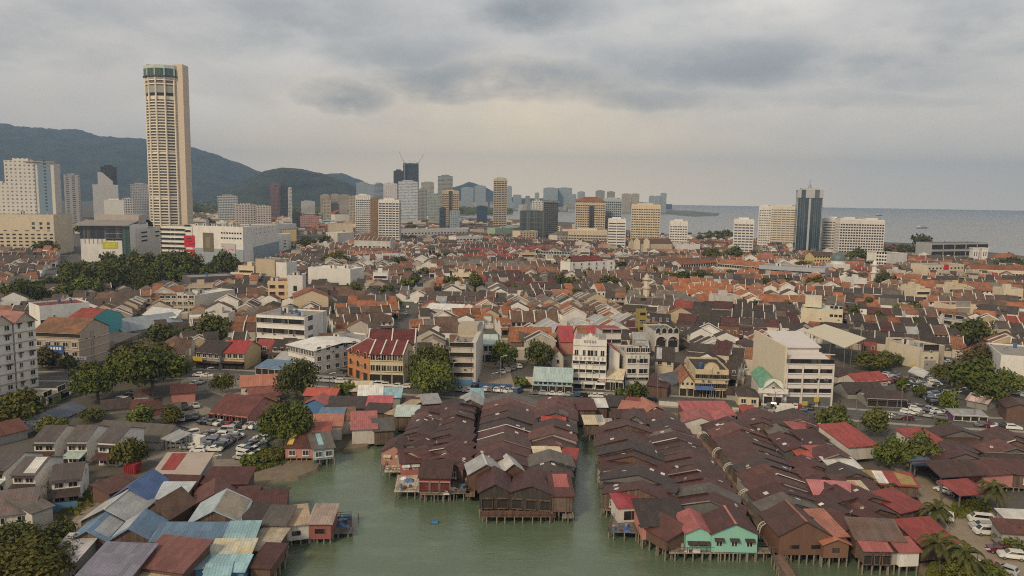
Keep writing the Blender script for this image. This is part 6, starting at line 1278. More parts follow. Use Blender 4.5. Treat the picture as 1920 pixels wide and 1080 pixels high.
# lower left cluster of coloured roofs
for lab, x0, y0, x1, y1, dd, z, rf, rise, rc, wc, kw in (
 ('deep blue gabled roof, the brightest in the lower left', 203, 936, 281, 938, 9.5, 4.6, 'gy', 2.8, BLUET, TIMBER, {}),
 ('silver grey gabled roof below the deep blue one', 152, 975, 243, 976, 9.5, 4.4, 'gy', 2.4, LGREYT, TIMBER, {'ridge': WHITET}),
 ('steel blue gable, left of the lower twin gables', 126, 1015, 203, 1013, 8, 4.2, 'gy', 2.0, STEEL, TIMBER, {'roof2': (.62, .98, .1, .9, LGREYT)}),
 ('steel blue gable with a whitened slope, right of the twin gables', 203, 1013, 283, 1010, 8, 4.2, 'gy', 2.2, STEEL, TIMBER, {'roof2': (.05, .46, .1, .95, tin((.44, .47, .52), .2))}),
 ('old brown shingle gable between the silver and white roofs', 265, 962, 320, 968, 7.5, 4.4, 'gy', 2.6, tin((.17, .105, .07), .6), TIMBER, {}),
 ('pale blue white roof over a red hut wall', 287, 934, 342, 934, 6, 4.4, 'sf', 1.0, tin((.52, .58, .62), .2, rustc=(.4, .45, .5)), wall((.26, .08, .08), .4), {}),
 ('grey green gable with a beige right slope', 353, 981, 450, 977, 10, 4.6, 'gy', 2.4, tin((.34, .41, .47), .25, rustc=(.28, .28, .25)), TIMBER, {'roof2': (.52, .99, .0, .98, tin((.42, .37, .29), .25))}),
 ('long steel blue sheet roof in the lower left', 284, 1014, 420, 1014, 4.8, 4.2, 'sf', 1.2, STEEL, TIMBER, {}),
 ('pale cyan sheet roof right of the long steel blue roof', 420, 1015, 473, 1014, 5, 4.3, 'sf', 1.4, CYANT, TIMBER, {}),
 ('yellow stained white sheet roof below the pale cyan one', 392, 1043, 466, 1042, 4.3, 3.7, 'sf', 1.0, tin((.52, .53, .46), .6, rustc=(.48, .36, .12)), TIMBER, {}),
 ('cyan sheet roof below the yellow stained one', 386, 1070, 456, 1070, 3.8, 3.2, 'sf', .8, CYANT, BLUEW, {}),
 ('cyan lean-to roof on a dark blue wall at the bottom edge', 380, 1098, 424, 1094, 5.5, 3.0, 'sf', .8, CYANT, BLUEW, {}),
 ('wide mauve grey patched roof at the bottom edge', 140, 1086, 236, 1090, 9, 4.4, 'sf', 1.8, MAUVE, BROWNW, {}),
 ('maroon brown sheet roof beside the mauve one', 252, 1060, 342, 1072, 7.5, 4.4, 'sf', 1.8, tin((.165, .072, .068), .4), BROWNW, {}),
 ('dark roof gap with two white battens by the maroon sheets', 355, 1036, 392, 1038, 6, 3.7, 'sf', 1.0, DARKT, TIMBER, {}),
 ('light blue lean-to right of the maroon sheets', 340, 1068, 388, 1062, 6, 3.4, 'sf', .9, tin((.26, .38, .46), .2), BLUEW, {}),
 ('off white low roof left of the mauve one', 84, 1052, 140, 1052, 8, 3.8, 'sf', 1.1, tin((.46, .44, .46), .3, rustc=(.32, .3, .3)), GREYW, {}),
 ('cream sheet roof at the bottom edge below the maroon one', 240, 1086, 308, 1090, 6, 3.2, 'sf', .9, CREAMT, BROWNW, {}),
 ('dark red brown roof right behind the deep blue gable', 296, 914, 362, 916, 7, 4.2, 'gx', 1.6, MAROON, TIMBER, {}),
 ('plain maroon square roof behind the white scrap roof', 380, 906, 462, 906, 5.5, 4.6, 'sf', 1.5, MAROON, TIMBER, {}),
 ('narrow rust roof left behind the deep blue gable', 205, 925, 262, 903, 5, 3.8, 'sf', 1.0, RUST, BROWNW, {}),
 ('rust gable right of the red hut', 365, 944, 438, 936, 8, 4.2, 'gy', 1.8, RUST, TIMBER, {}),
 ('flat maroon roof between the rust gable and the creek', 440, 946, 478, 944, 10, 4.2, 'gx', 1.3, MAROON, TIMBER, {}),
 ('maroon roof end house over the creek', 478, 949, 533, 946, 9, 4.2, 'gx', 1.3, MAROON, TIMBER, {'stilts': (False, 'r')}),
 ('dark charcoal roof left of the tan pier house', 450, 976, 490, 980, 6.3, 4.4, 'sf', 1.0, DARKT, BROWNW, {}),
 ('charcoal grey roof beside the tan pier house', 490, 983, 533, 984, 6.3, 4.4, 'sf', 1.0, GREYT, PINKW, {'stilts': (True, '')}),
 ('tan roofed pier house reaching into the creek', 531, 986, 579, 980, 6.6, 3.5, 'sf', 1.0, TANT, OFFW, {'base': .35, 'stilts': (True, ''), 'win': [('f', 1, 1, .9, 3, 1.6, .9, 'pane')]}),
 ('red walled pier hut under a pale tan roof', 580, 981, 620, 981, 6.6, 3.5, 'sf', 1.0, tin((.45, .36, .31), .3), wall((.30, .10, .09), .45), {'base': .35, 'stilts': (True, 'r'), 'win': [('f', 1, 1, 1.1, 3, 2.0, .9, 'pane')]}),
 ('small white scrap roof beside the maroon square', 396, 917, 442, 910, 3, 3.4, 'sf', .6, WHITET, GREYW, {}),
 ('beige tent like roof with a broad red stripe', 285, 892, 371, 892, 9, 4.2, 'sf', 2.0, wall((.42, .36, .32), .35), GREYW, {'roof2': (.10, .42, .0, .98, tin((.36, .06, .055), .2))}),
 ('cream brown roof beside the creek boats', 466, 1030, 512, 1032, 7, 3.2, 'sf', .8, tin((.5, .44, .34), .4), BROWNW, {'stilts': (True, 'r')}),
 ('red brown shed over the creek at the bottom edge', 470, 1062, 506, 1064, 7, 3.0, 'sf', .8, MAROON, BROWNW, {'stilts': (True, 'r')})):
    hut(lab, x0, y0, x1, y1, dd, z, roof=rf, rise=rise, rc=rc, wc=wc, name='shack', cat='shack', group='coloured roofs of the lower left jetty', **kw)
# seaward east houses
for lab, x0, y0, x1, y1, dd, z, rf, rise, rc, wc, kw in (
 ('brown timber gabled house on stilts beside the plank pier', 1462, 1001, 1556, 1001, 9, 5.2, 'gy', 2.6, BROWNT, wall((.165, .085, .058), .3), {'stilts': (True, 'l'), 'win': [('f', 2, 1, 1.2, 3, 1.7, .7, 'pane', None, None, .1, .95)], 'ridge': SALMON}),
 ('small brown box house on stilts with an orange roof', 1545, 1018, 1592, 1018, 5, 4.0, 'gy', .9, tin((.40, .17, .11), .3), wall((.19, .10, .065), .3), {'stilts': (True, ''), 'win': [('f', 1, 1, 1.0, 3, 1.3, .9, 'pane')]}),
 ('narrow salmon roof behind the small box house', 1556, 1005, 1588, 1004, 9, 4.8, 'sf', 1.2, SALMON, BROWNW, {}),
 ('open stilt terrace under a pink awning roof', 1622, 1031, 1668, 1032, 3.2, 4.0, 'sf', 1.0, PINKT, TIMBER, {'stilts': (True, ''), 'win': [('f', 3, 1, .3, 3, 1.8, 1.7, 'open', TIMBER)]}),
 ('white walled stilt end house with a pink roof', 1688, 1034, 1724, 1033, 3.4, 4.0, 'sf', 1.0, PINKT, WHITE, {'stilts': (True, '')}),
 ('dark porch between the pink awning and the white end house', 1668, 1034, 1690, 1033, 3.4, 3.7, 'sf', .9, DARKT, GREYW, {'stilts': (True, '')}),
 ('large brown sloping roof behind the pink awning', 1606, 1010, 1694, 1014, 5, 4.8, 'sf', 1.8, tin((.135, .10, .085), .5), BROWNW, {}),
 ('large bright red roof by the coconut palms', 1728, 1022, 1794, 1016, 7, 4.2, 'sf', 1.7, REDT, TIMBER, {}),
 ('rose pink long roof on the east jetty', 1528, 926, 1614, 931, 5.2, 4.6, 'sf', 1.1, tin((.46, .17, .175), .15, rustc=(.36, .13, .13)), BROWNW, {}),
 ('small cream roof at the end of the rose pink one', 1614, 927, 1633, 927, 5, 4.4, 'sf', 1.0, CREAMT, OFFW, {}),
 ('white flat shed roof on posts in the east village', 1558, 876, 1614, 877, 5.6, 4.6, 'sf', .5, WHITET, GREYW, {}),
 ('orange red sheet roof left of the white flat shed', 1500, 858, 1562, 858, 6, 4.4, 'sf', 1.0, tin((.42, .10, .075), .2, rustc=(.3, .09, .07)), TIMBER, {}),
 ('red barn roof beside the two round trees', 1592, 838, 1645, 834, 12, 4.6, 'sf', 2.2, REDT, OFFW, {}),
 ('pink roof corner on the village lane', 1496, 810, 1532, 808, 6, 4.6, 'sf', 1.0, PINKT, REDW, {}),
 ('dark crimson walled house below the pink corner roof', 1508, 827, 1552, 824, 6, 4.6, 'sf', 1.0, BROWNT, wall((.17, .02, .025), .3), {}),
 ('market shelter of yellow, white and red sheets', 1630, 906, 1722, 912, 5.8, 3.6, 'sf', 1.0, REDT, TIMBER, {'roof2': (.0, .2, .05, .98, tin((.45, .33, .12), .4))}),
 ('open red carport roof below the market shelter', 1688, 961, 1736, 950, 8, 3.6, 'sf', 1.1, REDT, TIMBER, {}),
 ('wide dark roofed open shed across the lane', 1765, 893, 1846, 888, 10, 5.0, 'gx', 1.6, BROWNT, GREYW, {'walls': False, 'posts': True}),
 ('pink walled hall behind the wide open shed', 1846, 890, 1900, 886, 10, 4.6, 'gx', 1.4, RUST, PINKW, {}),
 ('red carport roof beside the tall palm', 1800, 928, 1851, 924, 5.5, 4.0, 'sf', 1.0, REDT, TIMBER, {'walls': False, 'posts': True}),
 ('blue tarpaulin roof under the round trees', 1715, 872, 1770, 873, 5, 3.6, 'sf', .7, tin((.10, .15, .24), .3), GREYW, {'walls': False, 'posts': True}),
 ('white shed roof on the right edge', 1894, 979, 1960, 982, 4.5, 4.0, 'sf', .8, WHITET, GREYW, {}),
 ('dull pink roof on the right edge', 1880, 998, 1960, 1003, 4, 4.0, 'sf', 1.0, RUST, GREYW, {}),
 ('red barn roof at the upper right of the village', 1740, 840, 1785, 835, 10, 4.8, 'sf', 1.8, REDT, OFFW, {})):
    r_ = hut(lab, x0, y0, x1, y1, dd, z, roof=rf, rise=rise, rc=rc, wc=wc, name='stilt_house' if 'stilt' in str(kw) else 'house', cat='stilt house' if 'stilt' in str(kw) else 'house', group='houses of the east village', **kw)
    if lab.startswith('market'):
        for u0, u1, m in ((.2, .42, WHITET), (.66, .98, tin((.45, .33, .12), .4))): b = MB(); q = lambda u, v: (-r_[1] / 2 + r_[1] * u, 5.8 * v, r_[3] + 1.0 * v + .06); b.slab(q(u0, .03), q(u1, .03), q(u1, .98 if u0 < .5 else .7), q(u0, .98), .04, m); b.build('roof_patch', r_[0])
# --- the long jetties ----------------------------------------------------------
strip(((888, 893), (894, 850), (900, 800), (908, 748)), ((1074, 893), (1080, 850), (1083, 800), (1082, 755)), 10, 'houses of the west jetty, right row', 'Lr', 11.5)
strip(((745, 850), (752, 820), (772, 790), (800, 765)), ((868, 880), (880, 830), (890, 780), (896, 752)), 9, 'houses of the west jetty, left row', 'Rl', 11)
strip(((1128, 925), (1124, 870), (1116, 830), (1130, 800), (1165, 775)), ((1395, 968), (1360, 905), (1327, 855), (1293, 812), (1254, 770)), 16, 'houses of the long jetty, left row', 'Rl', 11.5)
strip(((1449, 985), (1418, 932), (1384, 878), (1344, 826), (1305, 788)), ((1560, 980), (1520, 920), (1480, 868), (1440, 822), (1405, 788)), 13, 'houses of the long jetty, right row', 'L', 11)
strip(((1575, 998), (1530, 920), (1490, 868), (1450, 822), (1425, 790)), ((1700, 985), (1660, 930), (1625, 880), (1560, 830), (1545, 795)), 11, 'houses of the east village, left row', '', 11)
strip(((1760, 880), (1752, 840), (1740, 812)), ((1950, 890), (1950, 845), (1950, 815)), 5, 'houses of the far right village', '', 12)
strip(((1640, 975), (1630, 940)), ((1700, 970), (1680, 935)), 2, 'houses of the east village, left row', '', 10)
# landward filling by the quay road
strip(((1390, 800), (1385, 775)), ((1545, 812), (1530, 778)), 3, 'dark roofs by the quay road', '', 11, [DARKT, MAROON, BROWNT, DARKT, GREYT, RUST])
# --- decks, piers and walkways ------------------------------------------------
def deck(label, quad, z=JD, m=DECK, rail=True, step=1.7, clutter_n=0, name='deck', cat='deck'):
    p = [G(*q, z) for q in quad]; c = sum(p, Vector()) / len(p); o = thing(name, (c.x, c.y, z), 0, label, cat)
    q = [(a.x - c.x, a.y - c.y) for a in p]; b = MB(); b.prism(q, -.22, 0, m); b.build('planking', o)
    for a, e in zip(q, q[1:] + q[:1]):
        a, e = Vector(a), Vector(e); n = max(1, int((e - a).length / step))
        for i in range(n):
            s = a.lerp(e, (i + .5) / n) * .96
            if 1.9 not in STM:
                bb = MB(); bb.tube((0, 0, -2.6), (0, 0, 0), .15, .13, STILTM, 6, False); STM[1.9] = bb.mesh('stilt')
            inst('stilt', STM[1.9], o, (s.x + rnd.uniform(-.15, .15), s.y, -.1))
        if rail:
            b = MB(); b.tube((*a, .95), (*e, .95), .06, .06, TIMBER, 4); b.tube((*a, .5), (*e, .5), .05, .05, TIMBER, 4)
            for i in range(n + 1): s = a.lerp(e, i / n); b.tube((*s, 0), (*s, 1.0), .06, .06, TIMBER, 4)
            b.build('railing', o)
    for i in range(clutter_n):
        k, j = rnd.random(), rnd.random(); s = Vector(q[0]).lerp(Vector(q[1]), k).lerp(Vector(q[3]).lerp(Vector(q[2]), k), j) * .9; b = MB(); sz = rnd.uniform(.25, .7)
        it = rnd.choice(('crate', 'barrel', 'tarpaulin')); lab = 'small %s standing on the %s' % (it, cat if cat != 'deck' else label.split(',')[0].split(' over')[0].split(' with')[0])
        if it == 'barrel': b.tube((0, 0, 0), (0, 0, .9), .32, .32, rnd.choice((BLUEW, WHITET, GREYW)), 8); b.tube((0, 0, .9), (0, 0, .94), .33, .33, GREYW, 8)
        elif it == 'crate': b.box(-sz, -sz * .7, 0, sz, sz * .7, sz, rnd.choice((TIMBER, OFFW, CREAM, BLUEW))); b.box(-sz - .04, -sz * .7 - .04, sz * .8, sz + .04, sz * .7 + .04, sz * .9, TIMBER)
        else: b.faces([(-1, -.7, 0), (1, -.7, 0), (1, .7, 0), (-1, .7, 0), (-.4, -.3, .5), (.5, -.2, .4), (.3, .3, .6), (-.5, .3, .45)], [(0, 1, 5, 4), (1, 2, 6, 5), (2, 3, 7, 6), (3, 0, 4, 7), (4, 5, 6, 7)], rnd.choice((BLUET, GREYT, WHITET)))
        ob = b.build(it, loc=(c.x + s.x, c.y + s.y, z), rz=rnd.uniform(0, 3)); tag(ob, None, it, 'clutter on the decks', '%s on the decks' % it)
deck('cream platform of planks with stacked timber, west jetty end', ((739, 921), (786, 921), (786, 890), (746, 890)), clutter_n=7, m=planks((.46, .41, .33)))
deck('worn deck in front of the open red hall', ((787, 926), (842, 927), (842, 914), (787, 913)), clutter_n=9)
deck('weathered deck with posts between the red hall and cafe', ((842, 925), (880, 924), (878, 880), (846, 880)), clutter_n=5)
deck('narrow cream deck with a green net below the pink hut', ((720, 884), (756, 884), (752, 862), (728, 862)), clutter_n=3, m=planks((.46, .41, .33)))
deck('dark boardwalk along the front of the cafe', ((902, 968), (1043, 968), (1040, 950), (905, 950)), m=planks((.12, .065, .045)), z=.9)
deck('small landing stage beside the cafe', ((1054, 970), (1076, 970), (1076, 955), (1054, 955)), z=.6, rail=False)
deck('grey ruined deck with white boards over the channel mouth', ((1140, 996), (1205, 999), (1202, 974), (1145, 972)), clutter_n=6, m=planks((.15, .135, .12)))
deck('plank landing with a dark hut front below the broad dark house', ((1205, 1000), (1243, 1002), (1243, 985), (1205, 982)), clutter_n=3)
deck('long front deck of the turquoise house', ((1254, 1036), (1446, 1036), (1440, 1027), (1258, 1027)), clutter_n=9, m=planks((.30, .255, .20)), z=1.0)
deck('grey tangled deck at the tip of the tan pier', ((622, 1000), (662, 998), (658, 968), (620, 970)), z=.4, clutter_n=10, m=planks((.14, .125, .11)))
deck('pale plank platform on the creek, upper one', ((500, 1012), (541, 1000), (544, 985), (505, 990)), clutter_n=3, m=planks((.30, .265, .22)))
deck('pale plank platform on the creek, lower one', ((500, 1050), (535, 1048), (542, 1022), (512, 1020)), clutter_n=3, m=planks((.27, .235, .19)))
deck('long plank pier running out at the bottom', ((1470, 1092), (1500, 1092), (1466, 1036), (1446, 1036)), m=planks((.17, .11, .085)), name='pier', cat='pier')
deck('plank ramp at the foot of the creekside shacks', ((598, 864), (606, 864), (606, 848), (598, 848)), rail=False, z=.6)
def walkway(label, L0, R0):
    p = [G(*q, JD).xy for q in L0]; r = [G(*q, JD).xy for q in R0]; o = thing('walkway', (0, 0, 0), 0, label, 'walkway'); b = MB()
    for i in range(len(p) - 1): b.slab((*p[i], JD), (*r[i], JD), (*r[i + 1], JD), (*p[i + 1], JD), .2, planks((.19, .125, .095)))
    b.build('planking', o)
walkway('plank walkway between the two rows of the long jetty', ((1448, 1040), (1428, 1005), (1395, 945), (1355, 885), (1318, 835), (1268, 778)), ((1468, 1040), (1450, 1005), (1416, 945), (1378, 885), (1340, 835), (1292, 778)))
walkway('narrow plank walkway between the rows of the west jetty', ((872, 930), (884, 870), (893, 810), (900, 745)), ((890, 930), (893, 870), (901, 810), (908, 745)))
# white hoops over the walkway
for i, (px, py) in enumerate(((1436, 1008), (1398, 945), (1369, 893), (1348, 863), (1318, 832), (1296, 806))):
    p = G(px, py, JD + .1); o = thing('garden_arch', p, R(rnd.uniform(-8, 8)), None, 'arch', 'white hoops over the jetty walkway', 'white wire hoop arch'); b = MB()
    for y in (-.5, .5):
        for k in range(10):
            a0, a1 = math.pi * k / 10, math.pi * (k + 1) / 10
            b.tube((1.5 * math.cos(a0), y, 1.6 + 1.5 * math.sin(a0)), (1.5 * math.cos(a1), y, 1.6 + 1.5 * math.sin(a1)), .09, .09, OFFW, 5, False)
    for k in range(11):
        a0 = math.pi * k / 10; b.tube((1.5 * math.cos(a0), -.5, 1.6 + 1.5 * math.sin(a0)), (1.5 * math.cos(a0), .5, 1.6 + 1.5 * math.sin(a0)), .05, .05, OFFW, 4, False)
    b.build('hoop', o)
    b = MB()
    for x in (-1.5, 1.5):
        for y in (-.5, .5): b.tube((x, y, 0), (x, y, 1.6), .08, .08, OFFW, 5, False)
    b.build('leg', o)
# drifting barrel, red shrine on the red hall front, awning bits
p = G(815, 981, -.75); b = MB(); b.tube((-.7, 0, .1), (.7, 0, .1), .5, .5, plain((.02, .14, .30), .4, name='blue_plastic'), 12); b.tube((-.72, 0, .1), (-.6, 0, .1), .53, .53, plain((.02, .14, .30), .4), 12); b.tube((.6, 0, .1), (.72, 0, .1), .53, .53, plain((.02, .14, .30), .4), 12)
tag(b.build('barrel', loc=p), 'blue plastic barrel floating alone on the green creek', 'barrel')
p = G(806, 922, JD); o = thing('shrine', p, 0, 'small bright red shrine on the deck of the open red hall', 'shrine'); b = MB(); rs = plain((.5, .01, .015), .5); b.box(-.7, -.4, 0, .7, .4, 1.6, rs); b.build('cabinet', o); b = MB(); roof_geo(b, 1.6, 1.0, 1.6, .5, 'gx', .15, rs); b.build('roof', o, loc=(0, -.5, 0))
p = G(249, 886, 0); o = thing('container', p, R(-10), 'small red metal container under the bright green tree', 'container'); b = MB(); b.box(-1.5, -1.1, 0, 1.5, 1.1, 2.3, wall((.27, .015, .022), .2)); b.build('wall', o); b = MB()
for k in range(6): b.box(-1.4 + k * .5, -1.16, .1, -1.25 + k * .5, -1.1, 2.2, wall((.27, .015, .022), .2))
b.build('corrugation', o)
# mooring posts in the water
for i, (px, py) in enumerate(((672, 985), (619, 887), (857, 950), (876, 950), (868, 938), (1108, 862), (1112, 850), (1106, 838), (1115, 842))):
    p = G(px, py, -2); b = MB(); b.tube((0, 0, 0), (rnd.uniform(-.1, .1), 0, 2.6), .11, .08, TIMBER, 5); b.tube((-.1, 0, 2.2), (.1, 0, 2.3), .1, .1, TIMBER, 5); tag(b.build('mooring_post', loc=p), None, 'post', 'thin mooring posts standing in the creek', 'thin mooring post in the creek')
# ------------------------------------------------------------------ trees
def leafmat(c0, c1, c2):
    m, t, b = nt('foliage'); co, rd = coords(t)
    tc = t.nodes.new('ShaderNodeTexCoord')
    n = noi(t, co, 1.7, 3, .6); n2 = noi(t, co, 9.0, 2, .6)
    c = mixc(t, ramp(t, n, [(.38, 0.), (.64, 1.)]), c0, c1); c = mixc(t, math_(t, 'MULTIPLY', ramp(t, n2, [(.52, 0.), (.7, 1.)]), .65), c, c2)
    c = vary(t, c, rd, .55)
    L(t, c, b.inputs['Base Color']); b.inputs['Roughness'].default_value = .75; b.inputs['Specular IOR Level'].default_value = .25
    return m
LF = {'g': leafmat((.058, .086, .020), (.125, .15, .028), (.25, .24, .045)), 'd': leafmat((.052, .066, .020), (.10, .108, .028), (.185, .17, .045)), 'y': leafmat((.075, .085, .018), (.13, .13, .026), (.24, .19, .04)), 'b': leafmat((.070, .062, .028), (.105, .090, .036), (.16, .12, .05))}
BARK = surf('bark', (.12, .095, .07), (.17, .14, .11), (.08, .065, .05), 2)
def crown_mesh(seed, n, ls, mat, flat=1.0, nb=16, gap=.0):
    r = random.Random(seed); b = MB(); blobs = []
    for i in range(nb):
        a = r.uniform(0, 6.283); q = r.uniform(.05, .78) ** .7; z = r.uniform(.05, .85) * math.sqrt(max(.08, 1 - q * q)) * flat
        blobs.append((q * math.cos(a), q * math.sin(a), z, r.uniform(.17, .40)))
    blobs.append((0, 0, .45 * flat, .5)); k = b.mat(mat)
    tot = sum(x[3] ** 2 for x in blobs)
    for bx, by, bz, br in blobs:
        for i in range(int(n * br * br / tot)):
            d = Vector((r.gauss(0, 1), r.gauss(0, 1), r.gauss(0, 1) * .9 + .25)).normalized(); rr = br * r.uniform(.5, 1.28)
            c = Vector((bx, by, bz)) + Vector((d.x, d.y, d.z * (.8 if flat < .8 else 1))) * rr
            nn = (d + Vector((r.gauss(0, .6), r.gauss(0, .6), r.gauss(0, .6) + .3))).normalized(); u = nn.orthogonal().normalized(); v = nn.cross(u); an = r.uniform(0, 6.28)
            u, v = u * math.cos(an) + v * math.sin(an), v * math.cos(an) - u * math.sin(an); s = ls * r.uniform(.6, 1.35); o = len(b.v)
            for e in (u * s, v * s * .62 + u * s * .1, -u * s, -v * s * .55): b.v.append(tuple(c + e))
            b.f.append((o, o + 1, o + 2, o + 3)); b.m.append(k)
    return b.mesh('crown')
def trunk_mesh(seed, rad, spread):
    r = random.Random(seed); b = MB(); b.tube((0, 0, -.3), (.02, .01, .75), rad, rad * .7, BARK, 7)
    for i in range(5):
        a = r.uniform(0, 6.28); s = spread * r.uniform(.5, 1); b.tube((.02, .01, .68), (s * math.cos(a), s * math.sin(a), 1.25 + r.uniform(0, .5)), rad * .55, rad * .18, BARK, 5)
    return b.mesh('trunk', True)
CR = {}
for ck, lm in LF.items():
    CR[ck, 'big'] = [crown_mesh(s, 5200, .062, lm, .85, 34) for s in (1, 2)]
    CR[ck, 'mid'] = [crown_mesh(s, 1900, .095, lm, .95, 24) for s in (3, 4)]
    CR[ck, 'far'] = [crown_mesh(s, 420, .19, lm, .95, 11) for s in (5, 6, 7)]
CRF = {ck: crown_mesh(11, 5600, .055, lm, .5, 34) for ck, lm in LF.items()}
TR = [trunk_mesh(s, .06, .35) for s in (1, 2, 3)]
def tree_at(p, rad, hgt, kind='g', label=None, desc=None, group=None, umbrella=False, yw=1.0):
    dist = (p - CAM).length; lod = 'big' if dist / rad < 34 else ('mid' if dist / rad < 75 else 'far')
    o = thing('tree', p, rnd.uniform(0, 6.28), label, 'tree', group, desc)
    me = CRF[kind] if umbrella else rnd.choice(CR[kind, lod])
    cz = hgt * (.50 if umbrella else .30)
    inst('trunk', rnd.choice(TR), o, (0, 0, 0), 0, (rad * .9, rad * .9, hgt * .42 if not umbrella else hgt * .5))
    top = .62 if umbrella else 1.12
    sz = (hgt - cz) / top * 1.0
    inst('crown', me, o, (0, 0, cz), 0, (rad * .86 * rnd.uniform(.86, 1.12), rad * .86 * yw * rnd.uniform(.86, 1.12), sz)); return o
def tree(px, yb, wpx, ytop, kind='g', label=None, **k):
    p = G(px, yb); rad = wpx / F * (p - CAM).length * .52; h = AT(px, ytop, p.y).z
    claim(p.x, p.y, 0, rad * 1.1, rad * 1.1, 0)
    return tree_at(p, rad, max(h, rad * 1.1), kind, label, **k)
for a in (
 (288, 742, 134, 655, 'g', 'great spreading rain tree, widest crown on the left', True), (184, 752, 96, 696, 'g', 'broad tree left of the great rain tree', True), (270, 712, 110, 655, 'y', 'yellowish crown behind the great rain tree', True),
 (556, 748, 86, 668, 'd', 'round dark brown green tree by the quay road, left of the orange corner block'), (538, 842, 98, 742, 'g', 'bright green round tree at the edge of the left car park'), (812, 746, 96, 668, 'g', 'tall dark tree right of the cream shophouse row, front crown'), (806, 728, 90, 636, 'd', 'tall dark tree behind the front crown by the cream row'),
 (1008, 690, 62, 636, 'd', 'dense round tree in front of the old temple'), (942, 690, 52, 638, 'g', 'light tree by the open lot left of the temple'), (1192, 760, 56, 713, 'g', 'leafy roadside tree below the white five storey block'), (1160, 752, 30, 724, 'g', 'small roadside tree left of the leafy one'),
 (1565, 822, 66, 755, 'd', 'round dark tree by the quay road on the right, larger one'), (1638, 818, 54, 760, 'd', 'round dark tree by the quay road on the right, smaller one'), (1672, 880, 62, 817, 'g', 'round village tree, left one of the pair by the red barn'), (1726, 876, 64, 808, 'd', 'round village tree, right one of the pair by the red barn'),
 (1822, 648, 70, 594, 'd', 'big dark round tree at the right below the long sheds'), (1842, 700, 84, 640, 'b', 'brownish bare looking tree above the right car park'), (1826, 742, 80, 668, 'g', 'green tree in the middle of the right car park cluster'), (1886, 742, 56, 690, 'g', 'tree at the right end of the car park cluster'), (1780, 720, 60, 684, 'y', 'low spreading tree among the parked cars'), (1776, 775, 46, 728, 'g', 'tree at the lower car park corner beside the striped stalls'), (1690, 736, 32, 704, 'g', 'layered almond tree in the right car park, left one'), (1722, 746, 28, 720, 'g', 'layered almond tree in the right car park, right one'), (1850, 760, 70, 700, 'g', 'lower green crown of the right car park cluster'), (1630, 695, 60, 668, 'y', 'low bushy tree under the cream canopy'), (1660, 688, 50, 660, 'd', 'low dark tree right of the cream canopy'), (1684, 684, 24, 664, 'g', 'small tree by the cream L shaped house'),
 (245, 880, 64, 818, 'y', 'yellow green tree between the terraces and the red container'), (40, 800, 78, 728, 'y', 'pale yellowish tree below the shop row'), (95, 812, 50, 780, 'y', 'low yellow green bush tree on the lower left'), (264, 800, 58, 758, 'g', 'bush like tree by the left car park entrance'), (326, 796, 56, 762, 'y', 'low green mound of tree among the parked cars'), (176, 790, 40, 768, 'd', 'small dark tree under the market roofs'),
 (172, 718, 60, 676, 'd', 'dark street tree before the beige shop'), (92, 690, 60, 655, 'b', 'thin brown tree before the beige shop'), (128, 696, 34, 664, 'd', 'dark tree between the flats and the beige shop'), (398, 640, 70, 586, 'd', 'dark tree clump behind the grey timber shop'), (352, 640, 46, 612, 'g', 'lighter tree left of the dark clump'), (430, 632, 40, 602, 'd', 'small tree right of the dark clump'), (416, 738, 40, 700, 'y', 'small isolated tree by the left crossroads'), (300, 650, 70, 632, 'd', 'dark low tree behind the rain tree'),
 (645, 752, 36, 712, 'g', 'small green tree in the yard of coloured shacks'), (655, 805, 30, 785, 'y', 'tiny yellowish tree between the pink roofs'), (978, 726, 34, 706, 'g', 'small shrub by the pale blue warehouse'), (658, 648, 30, 628, 'd', 'small dark tree behind the maroon roofed row'), (1066, 770, 28, 750, 'y', 'tiny tree between roofs at the channel head'), (1766, 805, 30, 785, 'g', 'small tree in the lower right lane'), (1640, 925, 30, 895, 'y', 'scruffy bush beside the market shelter'), (505, 868, 44, 842, 'y', 'scrub bush on the creek bank'), (470, 872, 36, 852, 'g', 'low scrub by the parked cars at the creek'), (530, 860, 40, 838, 'y', 'yellow green scrub at the foot of the bright round tree'),
 (60, 1098, 140, 1004, 'y', 'large yellow green tree in the lower left corner, front crown'), (15, 1040, 90, 990, 'd', 'dark tree in the lower left corner, rear crown'), (118, 1052, 50, 1010, 'd', 'dark thicket tree beside the off white roof'), (110, 1010, 50, 985, 'd', 'low dark bush below the bungalow annexe'), (215, 915, 36, 890, 'd', 'dark hedge tree by the narrow rust roof'), (180, 1090, 50, 1052, 'g', 'ragged palm like bush before the mauve roof'),
 (1900, 1030, 60, 1000, 'g', 'bushes behind the white vans'), (1795, 1100, 70, 1060, 'y', 'yellow green scrub at the bottom right'), (1850, 1095, 60, 1062, 'g', 'green scrub at the bottom right edge'), (1830, 960, 40, 938, 'd', 'bush below the red carport')):
    tree(*a[:6], umbrella=len(a) > 6)
def grove(poly, n, wr, hr, kinds, desc, group, yw=1.0):
    xs = [q[0] for q in poly]; ys = [q[1] for q in poly]; k = 0; tries = 0
    while k < n and tries < n * 40:
        tries += 1; x, y = rnd.uniform(min(xs), max(xs)), rnd.uniform(min(ys), max(ys))
        if not inpoly(x, y, poly): continue
        p = G(x, y)
        if taken(p.x, p.y): continue
        rad = rnd.uniform(*wr); h = rnd.uniform(*hr); claim(p.x, p.y, 0, rad * 1.2, rad * 1.2, 0); tree_at(p, rad, h, rnd.choice(kinds), None, desc, group); k += 1
grove(((0, 572), (100, 545), (150, 510), (210, 498), (330, 496), (450, 506), (445, 520), (350, 545), (230, 560), (100, 580)), 54, (6, 10), (11, 17), 'dddg', 'dark park tree', 'trees of the park before the malls')
